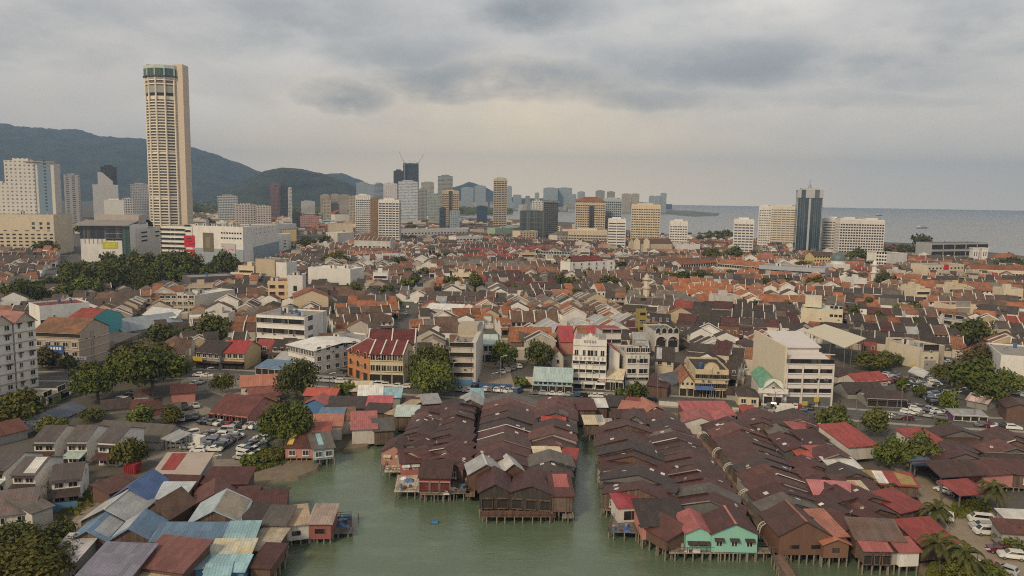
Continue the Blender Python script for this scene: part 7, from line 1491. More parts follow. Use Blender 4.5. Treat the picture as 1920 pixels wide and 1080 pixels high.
for a in ((330, 520, 92, 466, 'd'), (424, 520, 48, 468, 'd'), (205, 540, 90, 480, 'd'), (268, 520, 70, 480, 'd'), (60, 490, 0, 0, 'd')):
    if a[2]: tree(*a, None, desc='dark park tree', group='trees of the park before the malls')
for px, yb, w, yt, k_, lab in ((90, 478, 44, 460, 'd', 'dark tree at the foot of the hotel podium'), (42, 480, 24, 466, 'd', 'small dark tree by the hotel podium'), (845, 540, 36, 514, 'y', 'olive tree beside the darker round tree in the old town'), (893, 546, 46, 512, 'd', 'darker round tree beside the olive one in the old town'), (1050, 545, 44, 514, 'd', 'round dark tree before the long white hotel, left one'), (1144, 545, 42, 515, 'd', 'round dark tree before the long white hotel, right one'), (1116, 556, 28, 536, 'd', 'small tree by the orange hipped roof'), (1280, 535, 50, 506, 'd', 'dark clump left of the orange school'), (1312, 532, 46, 508, 'd', 'dark clump below the orange school'), (1250, 532, 36, 508, 'd', 'dark tree by the pale yellow minaret'), (1366, 526, 28, 505, 'd', 'tree by the orange school right wing'), (1444, 545, 40, 524, 'y', 'olive tree below the pale blue block'), (1478, 542, 36, 518, 'd', 'dark tree below the pale blue block'), (1532, 542, 40, 516, 'y', 'olive tree right of the pale blue block'), (1605, 540, 44, 516, 'b', 'brown tree left of the white minaret'), (1660, 540, 34, 508, 'd', 'dark tree right of the white minaret'), (1166, 508, 34, 490, 'd', 'tree at the right end of the long white hotel'), (1335, 490, 44, 468, 'y', 'olive tree behind the orange school, left'), (1378, 490, 50, 470, 'd', 'dark tree behind the orange school, right'), (1610, 496, 50, 474, 'd', 'dark tree clump left of the white five storey block'), (1728, 470, 32, 436, 'd', 'tall feathery casuarina by the seafront'), (632, 500, 50, 484, 'd', 'dark tree behind the white blank hall'), (740, 498, 30, 486, 'd', 'small tree by the far red roofs'), (815, 496, 26, 484, 'd', 'small tree by the cream gabled row'), (575, 466, 40, 446, 'd', 'tree by the white stepped annexe, left one'), (608, 462, 26, 438, 'd', 'tree by the white stepped annexe, right one'), (715, 446, 34, 432, 'd', 'tree in front of the white balcony slab'), (1035, 556, 20, 540, 'y', 'little olive tree in the old town lanes'), (748, 575, 20, 560, 'y', 'little tree beside the far street'), (820, 568, 24, 556, 'd', 'little dark tree by the far street')):
    tree(px, yb, w, yt, k_, lab)
grove(((1290, 455), (1376, 455), (1376, 446), (1290, 444)), 12, (8, 13), (12, 17), 'd', 'dark shore tree', 'shore trees by the sea channel')
grove(((1560, 464), (1600, 466), (1740, 474), (1760, 482), (1640, 482), (1560, 474)), 22, (6, 11), (9, 14), 'd', 'dark seafront tree', 'seafront trees by the hotels')
grove(((1855, 505), (1925, 508), (1925, 492), (1860, 490)), 7, (6, 10), (8, 13), 'd', 'dark seafront tree', 'seafront trees by the hotels')
grove(((500, 425), (640, 416), (690, 410), (640, 404), (520, 410)), 10, (9, 15), (12, 18), 'd', 'far town tree', 'trees of the far town')
grove(((755, 440), (880, 436), (960, 430), (870, 420), (760, 424)), 14, (8, 13), (11, 17), 'd', 'far town tree', 'trees of the far town')
grove(((380, 440), (440, 430), (560, 420), (520, 402), (380, 405)), 8, (9, 15), (12, 18), 'd', 'far town tree', 'trees of the far town')
grove(((100, 430), (150, 440), (240, 430), (180, 415), (100, 420)), 4, (8, 12), (12, 18), 'd', 'far town tree', 'trees of the far town')
grove(((1400, 480), (1700, 492), (1700, 520), (1400, 500)), 22, (5, 8), (7, 11), 'dy', 'old town tree', 'scattered trees of the old town')
grove(((640, 480), (1250, 470), (1250, 560), (640, 560)), 40, (4, 6.5), (6, 9.5), 'dyg', 'old town tree', 'scattered trees of the old town')
grove(((1250, 560), (1900, 560), (1900, 640), (1600, 640)), 24, (4, 6), (6, 9), 'dyg', 'old town tree', 'scattered trees of the old town')
# the wooded land far behind, one mass
b = MB(); r2 = random.Random(5); k = b.mat(LF['d'])
for i in range(9000):
    px, py = r2.uniform(330, 960), r2.uniform(377, 404)
    p = G(px, py)
    if p.y < 1900 or p.y > 5200: continue
    s = r2.uniform(5, 12); z = r2.uniform(2, 12); a = r2.uniform(0, 3.14); o = len(b.v); c_, s_ = math.cos(a), math.sin(a)
    for ex, ez in ((-s, -2), (s, -2), (s * .6, s * .7), (-s * .5, s * .8)): b.v.append((p.x + ex * c_, p.y + ex * s_ + ez * .3, z + ez))
    b.f.append((o, o + 1, o + 2, o + 3)); b.m.append(k)
stuff(b.build('far_woodland'))['label'] = 'far dark woodland at the foot of the hills'
# undergrowth: grass tufts on the banks
b = MB(); k = b.mat(LF['y']); k2 = b.mat(LF['g'])
for poly, n in ((((462, 890), (530, 876), (545, 862), (530, 846), (470, 842), (450, 862)), 1500), (((1735, 1085), (1860, 1090), (1850, 1062), (1790, 1050), (1745, 1062)), 1200), (((120, 985), (200, 930), (215, 905), (190, 905), (100, 975)), 500), (((0, 1080), (140, 1080), (140, 1010), (0, 985)), 900), (((1760, 985), (1860, 960), (1850, 940), (1790, 945)), 500)):
    xs = [q[0] for q in poly]; ys = [q[1] for q in poly]
    for i in range(n):
        x, y = r2.uniform(min(xs), max(xs)), r2.uniform(min(ys), max(ys))
        if not inpoly(x, y, poly): continue
        p = G(x, y); s = r2.uniform(.25, .6); o = len(b.v); a = r2.uniform(0, 6.28)
        for ex, ez in ((-s, 0), (s, 0), (s * 1.1, s * 1.3), (-s * .6, s * 1.6)): b.v.append((p.x + ex * math.cos(a), p.y + ex * math.sin(a), ez + .3))
        b.f.append((o, o + 1, o + 2, o + 3)); b.m.append(r2.choice((k, k, k2)))
stuff(b.build('undergrowth'))['label'] = 'rough grass and weeds on the banks'
# coconut palms
PF = leafmat((.05, .065, .018), (.10, .10, .026), (.20, .165, .05))
def palm(px, yb, ytop, label, seed):
    r = random.Random(seed); p = G(px, yb); h = AT(px, ytop, p.y).z - 1.2; o = thing('palm_tree', p, 0, label, 'palm tree'); claim(p.x, p.y, 0, 2, 2, 0)
    b = MB(); q = Vector((0, 0, 0)); lean = Vector((r.uniform(-.12, .12), r.uniform(-.1, .1), 0))
    for i in range(6): n_ = Vector((lean.x * (i + 1) ** 1.3, lean.y * (i + 1) ** 1.3, h * (i + 1) / 6)); b.tube(q, n_, .24 - .02 * i, .22 - .02 * i, BARK, 7, False); q = n_
    b.build('trunk', o, True)
    for i in range(26):
        b = MB(); k = b.mat(PF); a = i * 2.4 + r.uniform(-.2, .2); up = r.uniform(-.1, 1.7); ln = r.uniform(2.9, 4.3); P_ = []
        for j in range(9):
            t_ = j / 8; P_.append(Vector((math.cos(a) * ln * t_ * (1 - .12 * t_), math.sin(a) * ln * t_ * (1 - .12 * t_), ln * (up * t_ * .95 - t_ * t_ * (.62 + .42 * up)))))
        sd_ = Vector((-math.sin(a), math.cos(a), 0))
        for j in range(8):
            for jj in (0, .33, .66):
                c = P_[j].lerp(P_[j + 1], jj); dr = (P_[j + 1] - P_[j]).normalized(); w = .62 * math.sin(math.pi * min(.96, (j + jj + 1.2) / 9.5)) ** .6
                for s in (-1, 1):
                    tip = c + sd_ * s * w + dr * .5 + Vector((0, 0, -.45 * w)); o_ = len(b.v)
                    for e in (c - dr * .16, c + dr * .16, tip): b.v.append(tuple(e))
                    b.f.append((o_, o_ + 1, o_ + 2)); b.m.append(k)
        b.tube(P_[0], P_[4], .05, .03, PF, 4, False); b.build('frond', o, loc=q)
palm(1872, 968, 908, 'tall coconut palm at the right, behind the white sedan', 1)
palm(1746, 998, 950, 'coconut palm beside the small white van', 2)
palm(1762, 1078, 1008, 'coconut palm by the big red roof, left of the front pair', 3)
palm(1806, 1092, 1022, 'coconut palm by the big red roof, right of the front pair', 4)
palm(1700, 1000, 978, 'short palm between the maroon roofs and the lane', 5)
palm(1648, 940, 908, 'thin palm beside the cream roof of the market shelter', 6)
palm(176, 1090, 1062, 'small palm top before the mauve roof', 7)
# ------------------------------------------------------------------ vehicles
def carmat(col):
    m, t, b = nt('car_paint'); b.inputs['Base Color'].default_value = (*col, 1); b.inputs['Roughness'].default_value = .3; b.inputs['Coat Weight'].default_value = .5; return m
CC = {'white': (.72, .72, .70), 'silver': (.42, .43, .44), 'grey': (.16, .165, .17), 'black': (.02, .02, .022), 'red': (.28, .025, .025), 'blue': (.04, .10, .22), 'maroon': (.11, .015, .025), 'cream': (.6, .52, .34)}
CM = {k: carmat(v) for k, v in CC.items()}; CG = glass((.015, .018, .02), .08); TYRE = plain((.02, .02, .02), .9, name='tyre_rubber'); RIM = plain((.4, .4, .4), .4, .6, name='wheel_rim'); HL = plain((.7, .7, .66), .3, name='headlight'); TL = plain((.3, .01, .01), .3, name='tail_light')
PROF = {'saloon': (4.4, 1.72, [(-2.2, .35), (-2.2, .82), (-1.75, .95), (-1.15, .98), (-.6, 1.42), (.45, 1.45), (1.25, 1.0), (2.0, .88), (2.2, .62), (2.2, .35)], (3, 4, 5, 6)),
        'hatchback': (3.8, 1.66, [(-1.9, .35), (-1.92, .9), (-1.75, 1.05), (-1.45, 1.5), (-1.1, 1.56), (.3, 1.54), (1.05, 1.05), (1.7, .92), (1.9, .62), (1.9, .35)], (2, 3, 5, 6)),
        'suv': (4.5, 1.82, [(-2.25, .42), (-2.28, 1.05), (-2.15, 1.15), (-1.9, 1.68), (-1.5, 1.74), (.35, 1.70), (1.15, 1.18), (2.1, 1.05), (2.25, .7), (2.25, .42)], (2, 3, 5, 6)),
        'van': (4.7, 1.75, [(-2.35, .4), (-2.38, 1.15), (-2.3, 1.25), (-2.2, 1.9), (-1.9, 1.98), (1.1, 1.95), (1.85, 1.2), (2.25, 1.05), (2.35, .7), (2.35, .4)], (2, 3, 5, 6))}
CMESH = {}
def carparts(kind, col):
    key = (kind, col)
    if key in CMESH: return CMESH[key]
    ln, wd, pr, (r0, r1, f0, f1) = PROF[kind]; P = {}
    def inset(z): return wd / 2 - max(0, z - .95) * .22
    b = MB(); n = len(pr); pts = [(x, -inset(z), z) for x, z in pr] + [(x, inset(z), z) for x, z in pr]
    b.faces(pts, [tuple(range(n))[::-1], tuple(range(n, 2 * n))] + [(i, (i + 1) % n, n + (i + 1) % n, n + i) for i in range(n)][::1], CM[col]); P['body'] = b.mesh('body')
    def pane(i, j, name):
        (xa, za), (xb, zb) = pr[i], pr[j]; b = MB(); d = Vector((zb - za, 0, -(xb - xa))).normalized() * .025
        if d.z < 0: d = -d
        q = lambda x, z, s, k: (x + d.x, s * (inset(z) - .1), z + d.z)
        xa2, za2, xb2, zb2 = xa + (xb - xa) * .08, za + (zb - za) * .08, xa + (xb - xa) * .92, za + (zb - za) * .92
        b.faces([q(xa2, za2, -1, 0), q(xa2, za2, 1, 0), q(xb2, zb2, 1, 0), q(xb2, zb2, -1, 0)], [(0, 1, 2, 3)], CG); P[name] = b.mesh(name)
    pane(r0, r1, 'rear_window'); pane(f0, f1, 'windshield')
    (xa, za), (xb, zb), (xc, zc), (xd, zd) = pr[r0], pr[r1], pr[f0], pr[f1]; zb_ = max(za, zd, 1.0) + .06; zt = min(zb, zc) - .08
    for s, nm in ((-1, 'side_window'), (1, 'side_window')):
        b = MB(); lo = lambda z, k: s * (inset(z) + .012)
        tl = lambda z: xa + .22 + (xb - xa) * max(0, (z - za)) / (zb - za); tr = lambda z: xd - .22 - (xd - xc) * max(0, (z - zd)) / (zc - zd)
        b.face([(tl(zb_), lo(zb_, 0), zb_), (tr(zb_), lo(zb_, 0), zb_), (tr(zt), lo(zt, 0), zt), (tl(zt), lo(zt, 0), zt)], CG); P[nm + ('' if s < 0 else '2')] = b.mesh(nm)
    b = MB(); b.tube((0, -.1, 0), (0, .1, 0), .32, .32, TYRE, 12); b.tube((0, -.105, 0), (0, -.1, 0), .2, .2, RIM, 10); b.tube((0, .1, 0), (0, .105, 0), .2, .2, RIM, 10); P['wheel'] = b.mesh('wheel')
    b = MB(); b.box(-.04, -.2, -.09, .04, .2, .09, HL); P['headlight'] = b.mesh('headlight'); b = MB(); b.box(-.04, -.16, -.1, .04, .16, .1, TL); P['tail_light'] = b.mesh('tail_light')
    # far version in one mesh
    CMESH[key] = (P, ln, wd, pr); return CMESH[key]
NCAR = 0
def car(p, head, kind, col, label=None, where='', group='parked cars', z=.07, nth=None):
    global NCAR; NCAR += 1
    P, ln, wd, pr = carparts(kind, col); o = thing('parked_car', (p.x, p.y, z), head, label, 'van' if kind == 'van' else 'car', group, '%s %s %s' % (col, 'van' if kind == 'van' else {'suv': 'tall car', 'hatchback': 'small car', 'saloon': 'saloon car'}[kind], where))
    if nth and not label: o['label'] = '%s %s, %s %s' % (col, 'van' if kind == 'van' else {'suv': 'tall car', 'hatchback': 'small car', 'saloon': 'saloon'}[kind], nth, where)
    near = p.y < 330
    inst('body', P['body'], o)
    if near or p.y < 420:
        for k in ('windshield', 'rear_window'): inst(k, P[k], o)
        inst('side_window', P['side_window'], o); inst('side_window', P['side_window2'], o)
    if near:
        for x in (-ln * .3, ln * .31):
            for y in (-wd / 2 + .06, wd / 2 - .06): inst('wheel', P['wheel'], o, (x, y, .32))
    if p.y < 190:
        for y in (-wd * .34, wd * .34): inst('headlight', P['headlight'], o, (ln / 2 - .02, y, .68)); inst('tail_light', P['tail_light'], o, (-ln / 2 + .02, y, .75))
    claim(p.x, p.y, head, ln, wd, .2); return o
NTH = 'first second third fourth fifth sixth seventh eighth ninth tenth eleventh twelfth thirteenth fourteenth fifteenth'.split()
def crow(x0, y0, x1, y1, n, head, where, miss=.1, cols='w', group='parked cars'):
    "a row of cars between two pixels; head = nose direction relative to the row, degrees"
    a, c = G(x0, y0), G(x1, y1); ra = math.atan2((c - a).y, (c - a).x)
    for i in range(n):
        if rnd.random() < miss: continue
        p = a.lerp(c, (i + rnd.uniform(-.08, .08)) / max(1, n - 1)); col = rnd.choices(['white', 'silver', 'grey', 'black', 'red', 'blue', 'maroon'], [30, 22, 15, 17, 5, 6, 4])[0]
        car(p, ra + R(head) + rnd.uniform(-.06, .06) + (math.pi if rnd.random() < .3 else 0), rnd.choice(('saloon', 'hatchback', 'suv', 'hatchback', 'saloon', 'suv') if rnd.random() > .08 else ('van',)), col, None, where, group, nth=NTH[i] + ' from %s' % ('left' if abs(x1 - x0) > abs(y1 - y0) else ('back' if y1 > y0 else 'front')))
# lower right lane, one by one
for px, py, hd, k, c, lab in ((1776, 912, 170, 'saloon', 'white', 'white saloon parked across the sandy lane by the market shelter'), (1768, 924, 120, 'hatchback', 'white', 'white small car nose down beside the white saloon on the lane'), (1806, 936, 170, 'suv', 'black', 'black car under the red carport roof'), (1702, 932, 165, 'hatchback', 'silver', 'silver car under the trees by the market shelter'), (1764, 975, 150, 'van', 'white', 'small white van beside the coconut palm'),
        (1838, 980, 165, 'van', 'white', 'white minibus, topmost of the pale vans on the right'), (1840, 993, 170, 'suv', 'silver', 'silver car between the two white vans'), (1849, 1003, 175, 'van', 'white', 'white delivery van, lowest of the pale vans on the right'), (1874, 1037, 165, 'suv', 'maroon', 'dark maroon car at the lower right'), (1896, 1048, 165, 'suv', 'white', 'white tall car at the lower right edge'), (1852, 1066, 120, 'hatchback', 'red', 'red topped dark car in the bottom right scrub'), (1816, 1062, 100, 'van', 'cream', 'cream van in the bottom right scrub'), (1886, 1075, 130, 'hatchback', 'silver', 'grey car at the very bottom right'), (1720, 970, 170, 'saloon', 'grey', 'grey car under the dark carport by the palm')):
    car(G(px, py), R(hd), k, c, lab)
# left car park
for a in ((372, 792, 500, 806, 13, 75, 'in the rear row, left car park'), (352, 818, 440, 842, 1, 70, 'at the left end of the left car park'), (352, 842, 398, 816, 8, 95, 'in the first row, left car park'), (372, 848, 424, 812, 9, 95, 'in the second row, left car park'), (386, 856, 448, 816, 10, 95, 'in the third row, left car park'), (452, 862, 492, 838, 6, 80, 'in the row by the creek bank'), (458, 846, 498, 822, 6, 80, 'in the row nearest the green tree'), (304, 830, 342, 842, 4, 60, 'beside the grey carport'), (338, 838, 352, 828, 2, 90, 'beside the lorry'),
          (318, 772, 366, 764, 6, 80, 'among the trees by the stalls'), (330, 790, 392, 782, 6, 80, 'by the low green tree'), (372, 706, 452, 712, 6, 20, 'on the left crossroads'), (365, 722, 392, 716, 3, 30, 'on the left crossroads'), (215, 762, 250, 742, 4, 70, 'under the rain tree'), (206, 768, 180, 778, 3, 60, 'by the market roofs'),
          (612, 684, 660, 652, 9, 70, 'parked up the side street'), (640, 706, 660, 690, 3, 90, 'at the side street mouth'), (490, 713, 530, 716, 3, 5, 'on the quay road by the dark round tree'), (596, 716, 640, 719, 3, 5, 'on the quay road by the orange corner'), (675, 723, 760, 728, 6, 3, 'on the quay road below the cream row'), (842, 733, 880, 736, 3, 3, 'on the quay road by the tall tree'), (892, 731, 972, 737, 9, 80, 'along the blue fence lot'), (940, 700, 970, 690, 4, 60, 'in the lot beside the temple'), (1005, 740, 1130, 746, 9, 3, 'on the quay road before the white Chinese block'), (1150, 749, 1220, 753, 4, 3, 'on the quay road by the leafy tree'), (1434, 760, 1520, 768, 10, 80, 'in front of the big white block'), (1440, 772, 1500, 778, 6, 5, 'on the quay road below the big white block'),
          (1640, 712, 1678, 704, 7, 85, 'in the top left row, right car park'), (1648, 720, 1690, 714, 6, 85, 'in the second row, right car park'), (1700, 716, 1756, 760, 14, 75, 'in the long diagonal row, right car park'), (1716, 712, 1774, 754, 14, 75, 'in the second diagonal row, right car park'), (1736, 712, 1790, 748, 12, 75, 'in the third diagonal row, right car park'), (1664, 740, 1716, 770, 9, 75, 'in the lower left row, right car park'), (1720, 766, 1790, 782, 9, 70, 'at the bottom, right car park'), (1640, 782, 1700, 788, 5, 8, 'on the quay road by the light poles'), (1700, 776, 1760, 786, 5, 8, 'on the quay road under the right trees'), (1764, 672, 1790, 690, 5, 60, 'behind the cream L shaped house'), (1890, 735, 1925, 745, 5, 60, 'at the right edge by the white block'), (1840, 800, 1900, 806, 5, 8, 'on the quay road at the far right'), (1650, 660, 1700, 672, 0, 60, 'x')):
    if a[4]: crow(*a)
for i in range(12):  # moving along the far street and the avenue
    t_ = i / 12; px = 768 + 35 * t_; py = 590 - 88 * t_ ** .8; p = G(px, py) + Vector((rnd.choice((-2, 2)), 0, 0)); car(p, R(92), rnd.choice(('saloon', 'hatchback')), rnd.choice(('white', 'silver', 'black', 'grey')), None, 'in the narrow far street', nth=NTH[i])
for i in range(14):
    t_ = i / 14; p = G(100 + 34 * t_, 522 - 62 * t_) + Vector((rnd.choice((-5, -2, 2, 5)), 0, 0)); car(p, R(118), rnd.choice(('saloon', 'hatchback')), rnd.choice(('white', 'silver', 'black', 'grey')), None, 'on the avenue left of the park', nth=NTH[i])
def lorry(px, py, hd, label, c1=WHITE):
    p = G(px, py); o = thing('lorry', (p.x, p.y, .07), R(hd), label, 'lorry'); b = MB(); b.box(-2.6, -1.05, .7, 1.3, 1.05, 3.0, c1); b.box(-2.65, -1.0, .5, 2.6, 1.0, .7, plain((.05, .05, .05), .8)); b.build('cargo_box', o)
    b = MB(); b.faces([(1.4, -.95, .6), (2.9, -.95, .6), (2.9, -.95, 1.4), (2.5, -.9, 2.3), (1.4, -.9, 2.4), (1.4, .95, .6), (2.9, .95, .6), (2.9, .95, 1.4), (2.5, .9, 2.3), (1.4, .9, 2.4)], [(0, 1, 2, 3, 4), (9, 8, 7, 6, 5), (1, 6, 7, 2), (2, 7, 8, 3), (3, 8, 9, 4), (4, 9, 5, 0)], CM['white']); b.build('cab', o)
    b = MB(); b.face([(2.88, -.8, 1.5), (2.88, .8, 1.5), (2.56, .75, 2.2), (2.56, -.75, 2.2)], CG); b.build('windshield', o)
    for x in (-1.7, 2.0):
        for y in (-.9, .9): inst('wheel', carparts('van', 'white')[0]['wheel'], o, (x, y, .42), 0, (1.3, 1.3, 1.3))
lorry(366, 838, 160, 'white box lorry at the left side of the left car park')
lorry(992, 724, 175, 'cream box lorry by the pale blue warehouse', CREAM)
lorry(1470, 776, 178, 'long white lorry on the quay road below the big white block')
# lamp posts and poles
def lamp(px, yb, yt, label=None):
    p = G(px, yb); h = AT(px, yt, p.y).z; o = thing('street_lamp', p, 0, label, 'street lamp', 'street lamps', 'tall thin street lamp'); b = MB(); b.tube((0, 0, 0), (0, 0, h), .14, .08, METAL, 6); b.tube((0, 0, h - .1), (1.6, 0, h + .3), .07, .05, METAL, 5); b.build('pole', o); b = MB(); b.box(1.3, -.16, h + .2, 2.1, .16, h + .36, OFFW); b.build('lamp_head', o)
for a in ((1689, 772, 722), (1786, 782, 735), (1826, 790, 745), (1795, 770, 728), (1232, 748, 700), (1333, 752, 690), (850, 742, 680), (922, 738, 700), (938, 738, 668), (618, 730, 700), (445, 830, 806), (400, 880, 855), (700, 738, 716), (100, 905, 885), (1605, 772, 740), (390, 740, 690), (1700, 800, 770), (1452, 772, 735), (215, 1000, 960), (560, 720, 700), (1830, 1075, 1032)): lamp(*a)
for i, (px, py) in enumerate(((1712, 700), (1530, 765), (428, 726), (1508, 772))):
    p = G(px, py); b = MB(); o = thing('awning_sign', p, 0, 'small yellow sign board on a post ' + ('in the right car park', 'below the big white block', 'by the left crossroads', 'right of the long white lorry')[i], 'sign'); b.tube((0, 0, 0), (0, 0, 3), .06, .06, METAL, 5); b.build('post', o); b = MB(); b.box(-.8, -.05, 2, .8, .05, 3.4, plain((.55, .42, .03), .5)); b.build('sign_board', o)
# blue hoarding of the open lot, fences
def fence(label, pts, h, m, name='fence', cat='fence'):
    p = [G(*q) for q in pts]; c = p[0]; o = thing(name, (c.x, c.y, 0), 0, label, cat); b = MB()
    for a, e in zip(p, p[1:]):
        d = (e - a).normalized(); n = Vector((-d.y, d.x, 0)) * .06; a = a - c; e = e - c
        b.faces([tuple(a - n), tuple(e - n), tuple(e + n), tuple(a + n)] + [(q.x, q.y, h) for q in (a - n, e - n, e + n, a + n)], [(0, 1, 5, 4), (1, 2, 6, 5), (2, 3, 7, 6), (3, 0, 4, 7), (4, 5, 6, 7)], m)
    b.build('panel', o); b = MB()
    for a, e in zip(p, p[1:]):
        n_ = max(1, int((e - a).length / 3))
        for i in range(n_ + 1): s = (a - c).lerp(e - c, i / n_); b.tube((s.x, s.y, 0), (s.x, s.y, h + .2), .07, .07, METAL, 5)
    b.build('post', o)
fence('blue metal hoarding along the open lot by the quay road', ((884, 729), (925, 732), (960, 734)), 2.4, wall((.05, .10, .25), .3), 'hoarding', 'fence')
fence('low white wall along the quay road before the narrow windowed block', ((1235, 760), (1300, 765), (1345, 768)), 1.5, OFFW, 'wall', 'wall')
fence('white garden wall of the creek lane', ((1745, 958), (1760, 975), (1778, 1000)), 1.1, OFFW, 'wall', 'wall')
fence('grey site wall along the lower left lane', ((165, 985), (205, 948), (222, 915)), 1.2, CONC, 'wall', 'wall')
# ------------------------------------------------------------------ the old town: terraces of small shophouses filling the blocks
CITY = [(p.x, p.y) for p in (G(*q) for q in ((-60, 590), (60, 560), (180, 552), (330, 548), (445, 530), (470, 508), (540, 484), (620, 462), (720, 450), (900, 446), (1060, 446), (1240, 458), (1400, 470), (1560, 476), (1700, 484), (1860, 500), (1990, 505), (1990, 700), (1860, 680), (1780, 660), (1640, 668), (1600, 700), (1560, 735), (1420, 740), (1290, 732), (1200, 735), (1066, 728), (1000, 722), (960, 730), (950, 680), (905, 680), (890, 728), (770, 722), (700, 714), (650, 700), (600, 700), (480, 690), (360, 690), (300, 640), (240, 650), (150, 700), (-60, 720)))]
CITY2 = [(p.x, p.y) for p in (G(*q) for q in ((-60, 560), (60, 545), (96, 505), (124, 484), (100, 470), (-60, 476)))]
CITY3 = [(p.x, p.y) for p in (G(*q) for q in ((500, 470), (700, 445), (1000, 440), (1240, 448), (1400, 455), (1560, 466), (1420, 470), (1200, 456), (900, 446), (700, 450)))]
FAR_TOWN = [(p.x, p.y) for p in (G(*q) for q in ((150, 440), (560, 440), (900, 436), (960, 440), (1090, 432), (960, 420), (780, 410), (600, 402), (360, 402), (100, 420)))]
WCOL = [wall((.56, .51, .44), .5, name='shop_plaster'), wall((.52, .42, .29), .5, name='shop_plaster'), wall((.40, .36, .31), .55, name='shop_plaster'), wall((.76, .74, .70), .35, name='shop_plaster'), wall((.46, .36, .28), .5, name='shop_plaster')]
RCOL = [(DKT, 24, 'dark tiled'), (DK2, 23, 'brown grey tiled'), (BRT, 22, 'brown tiled'), (ORT, 8, 'orange tiled'), (ORT2, 11, 'rust orange tiled'), (GRT, 5, 'grey tiled'), (BGT, 4, 'pale beige roofed'), (RDT, 5, 'red tiled'), (MAROON, 5, 'maroon tin roofed'), (GREYT, 4, 'grey tin roofed'), (LGREYT, 3, 'light grey tin roofed')]
NOJ = {}
def nojit(m):
    "the same material without per-object variation, for the one mesh of far houses"
    return m
def shop_geo(bw, br, bp, w, d, h, k, wc, rc, party, far=False, br2=None, bp2=None):
    a = w / 2; fl = k % 3; e = .04
    d1 = d * (.46 if fl < 2 else .62); rise = d1 * .26
    bw.box(-a + e, 0, 0, a - e, d1, h, wc, False)
    for x in (-a + e, a - e): bw.face([(x, 0, h), (x, d1, h), (x, d1 / 2, h + rise - .1)], wc)
    br.slab((-a, -.7, h - .7 * rise / (d1 / 2)), (a, -.7, h - .7 * rise / (d1 / 2)), (a, d1 / 2, h + rise), (-a, d1 / 2, h + rise), .15, rc)
    br.slab((-a, d1 / 2, h + rise), (a, d1 / 2, h + rise), (a, d1 + .3, h - .3 * rise / (d1 / 2)), (-a, d1 + .3, h - .3 * rise / (d1 / 2)), .15, rc)
    if fl < 2:
        y0 = d1 + 2.6; h2 = h - .7 - .5 * (k % 2); r2 = (d - y0) * .22
        bw.box(-a + e, d1, 0, a - e, y0, h - 3.2, wc)
        bw.box(-a + e, y0, 0, a - e, d, h2, wc, False)
        for x in (-a + e, a - e): bw.face([(x, y0, h2), (x, d, h2), (x, (y0 + d) / 2, h2 + r2 - .1)], wc)
        m = (y0 + d) / 2
        br2 = br2 or br; br2.slab((-a, y0 - .3, h2 - .1), (a, y0 - .3, h2 - .1), (a, m, h2 + r2), (-a, m, h2 + r2), .15, rc); br2.slab((-a, m, h2 + r2), (a, m, h2 + r2), (a, d + .3, h2 - .1), (-a, d + .3, h2 - .1), .15, rc)
    else:
        bw.box(-a + e, d1, 0, a - e, d, h - 2.5 - (k % 2), wc, True)
    if not far: bw.slab((-a + .05, -2.3, 3.3), (a - .05, -2.3, 3.3), (a - .05, 0, 4.1), (-a + .05, 0, 4.1), .12, rc)
    if party:
        for x in (-a, a):
            if x > 0 and bp2: bp = bp2
            bp.slab((x - .17, -.4, h + .25), (x + .17, -.4, h + .25), (x + .17, d1 / 2, h + rise + .38), (x - .17, d1 / 2, h + rise + .38), .6, WRIDGE)
            bp.slab((x - .17, d1 / 2, h + rise + .38), (x + .17, d1 / 2, h + rise + .38), (x + .17, d1, h + .25), (x - .17, d1, h + .25), .6, WRIDGE)
recs = []
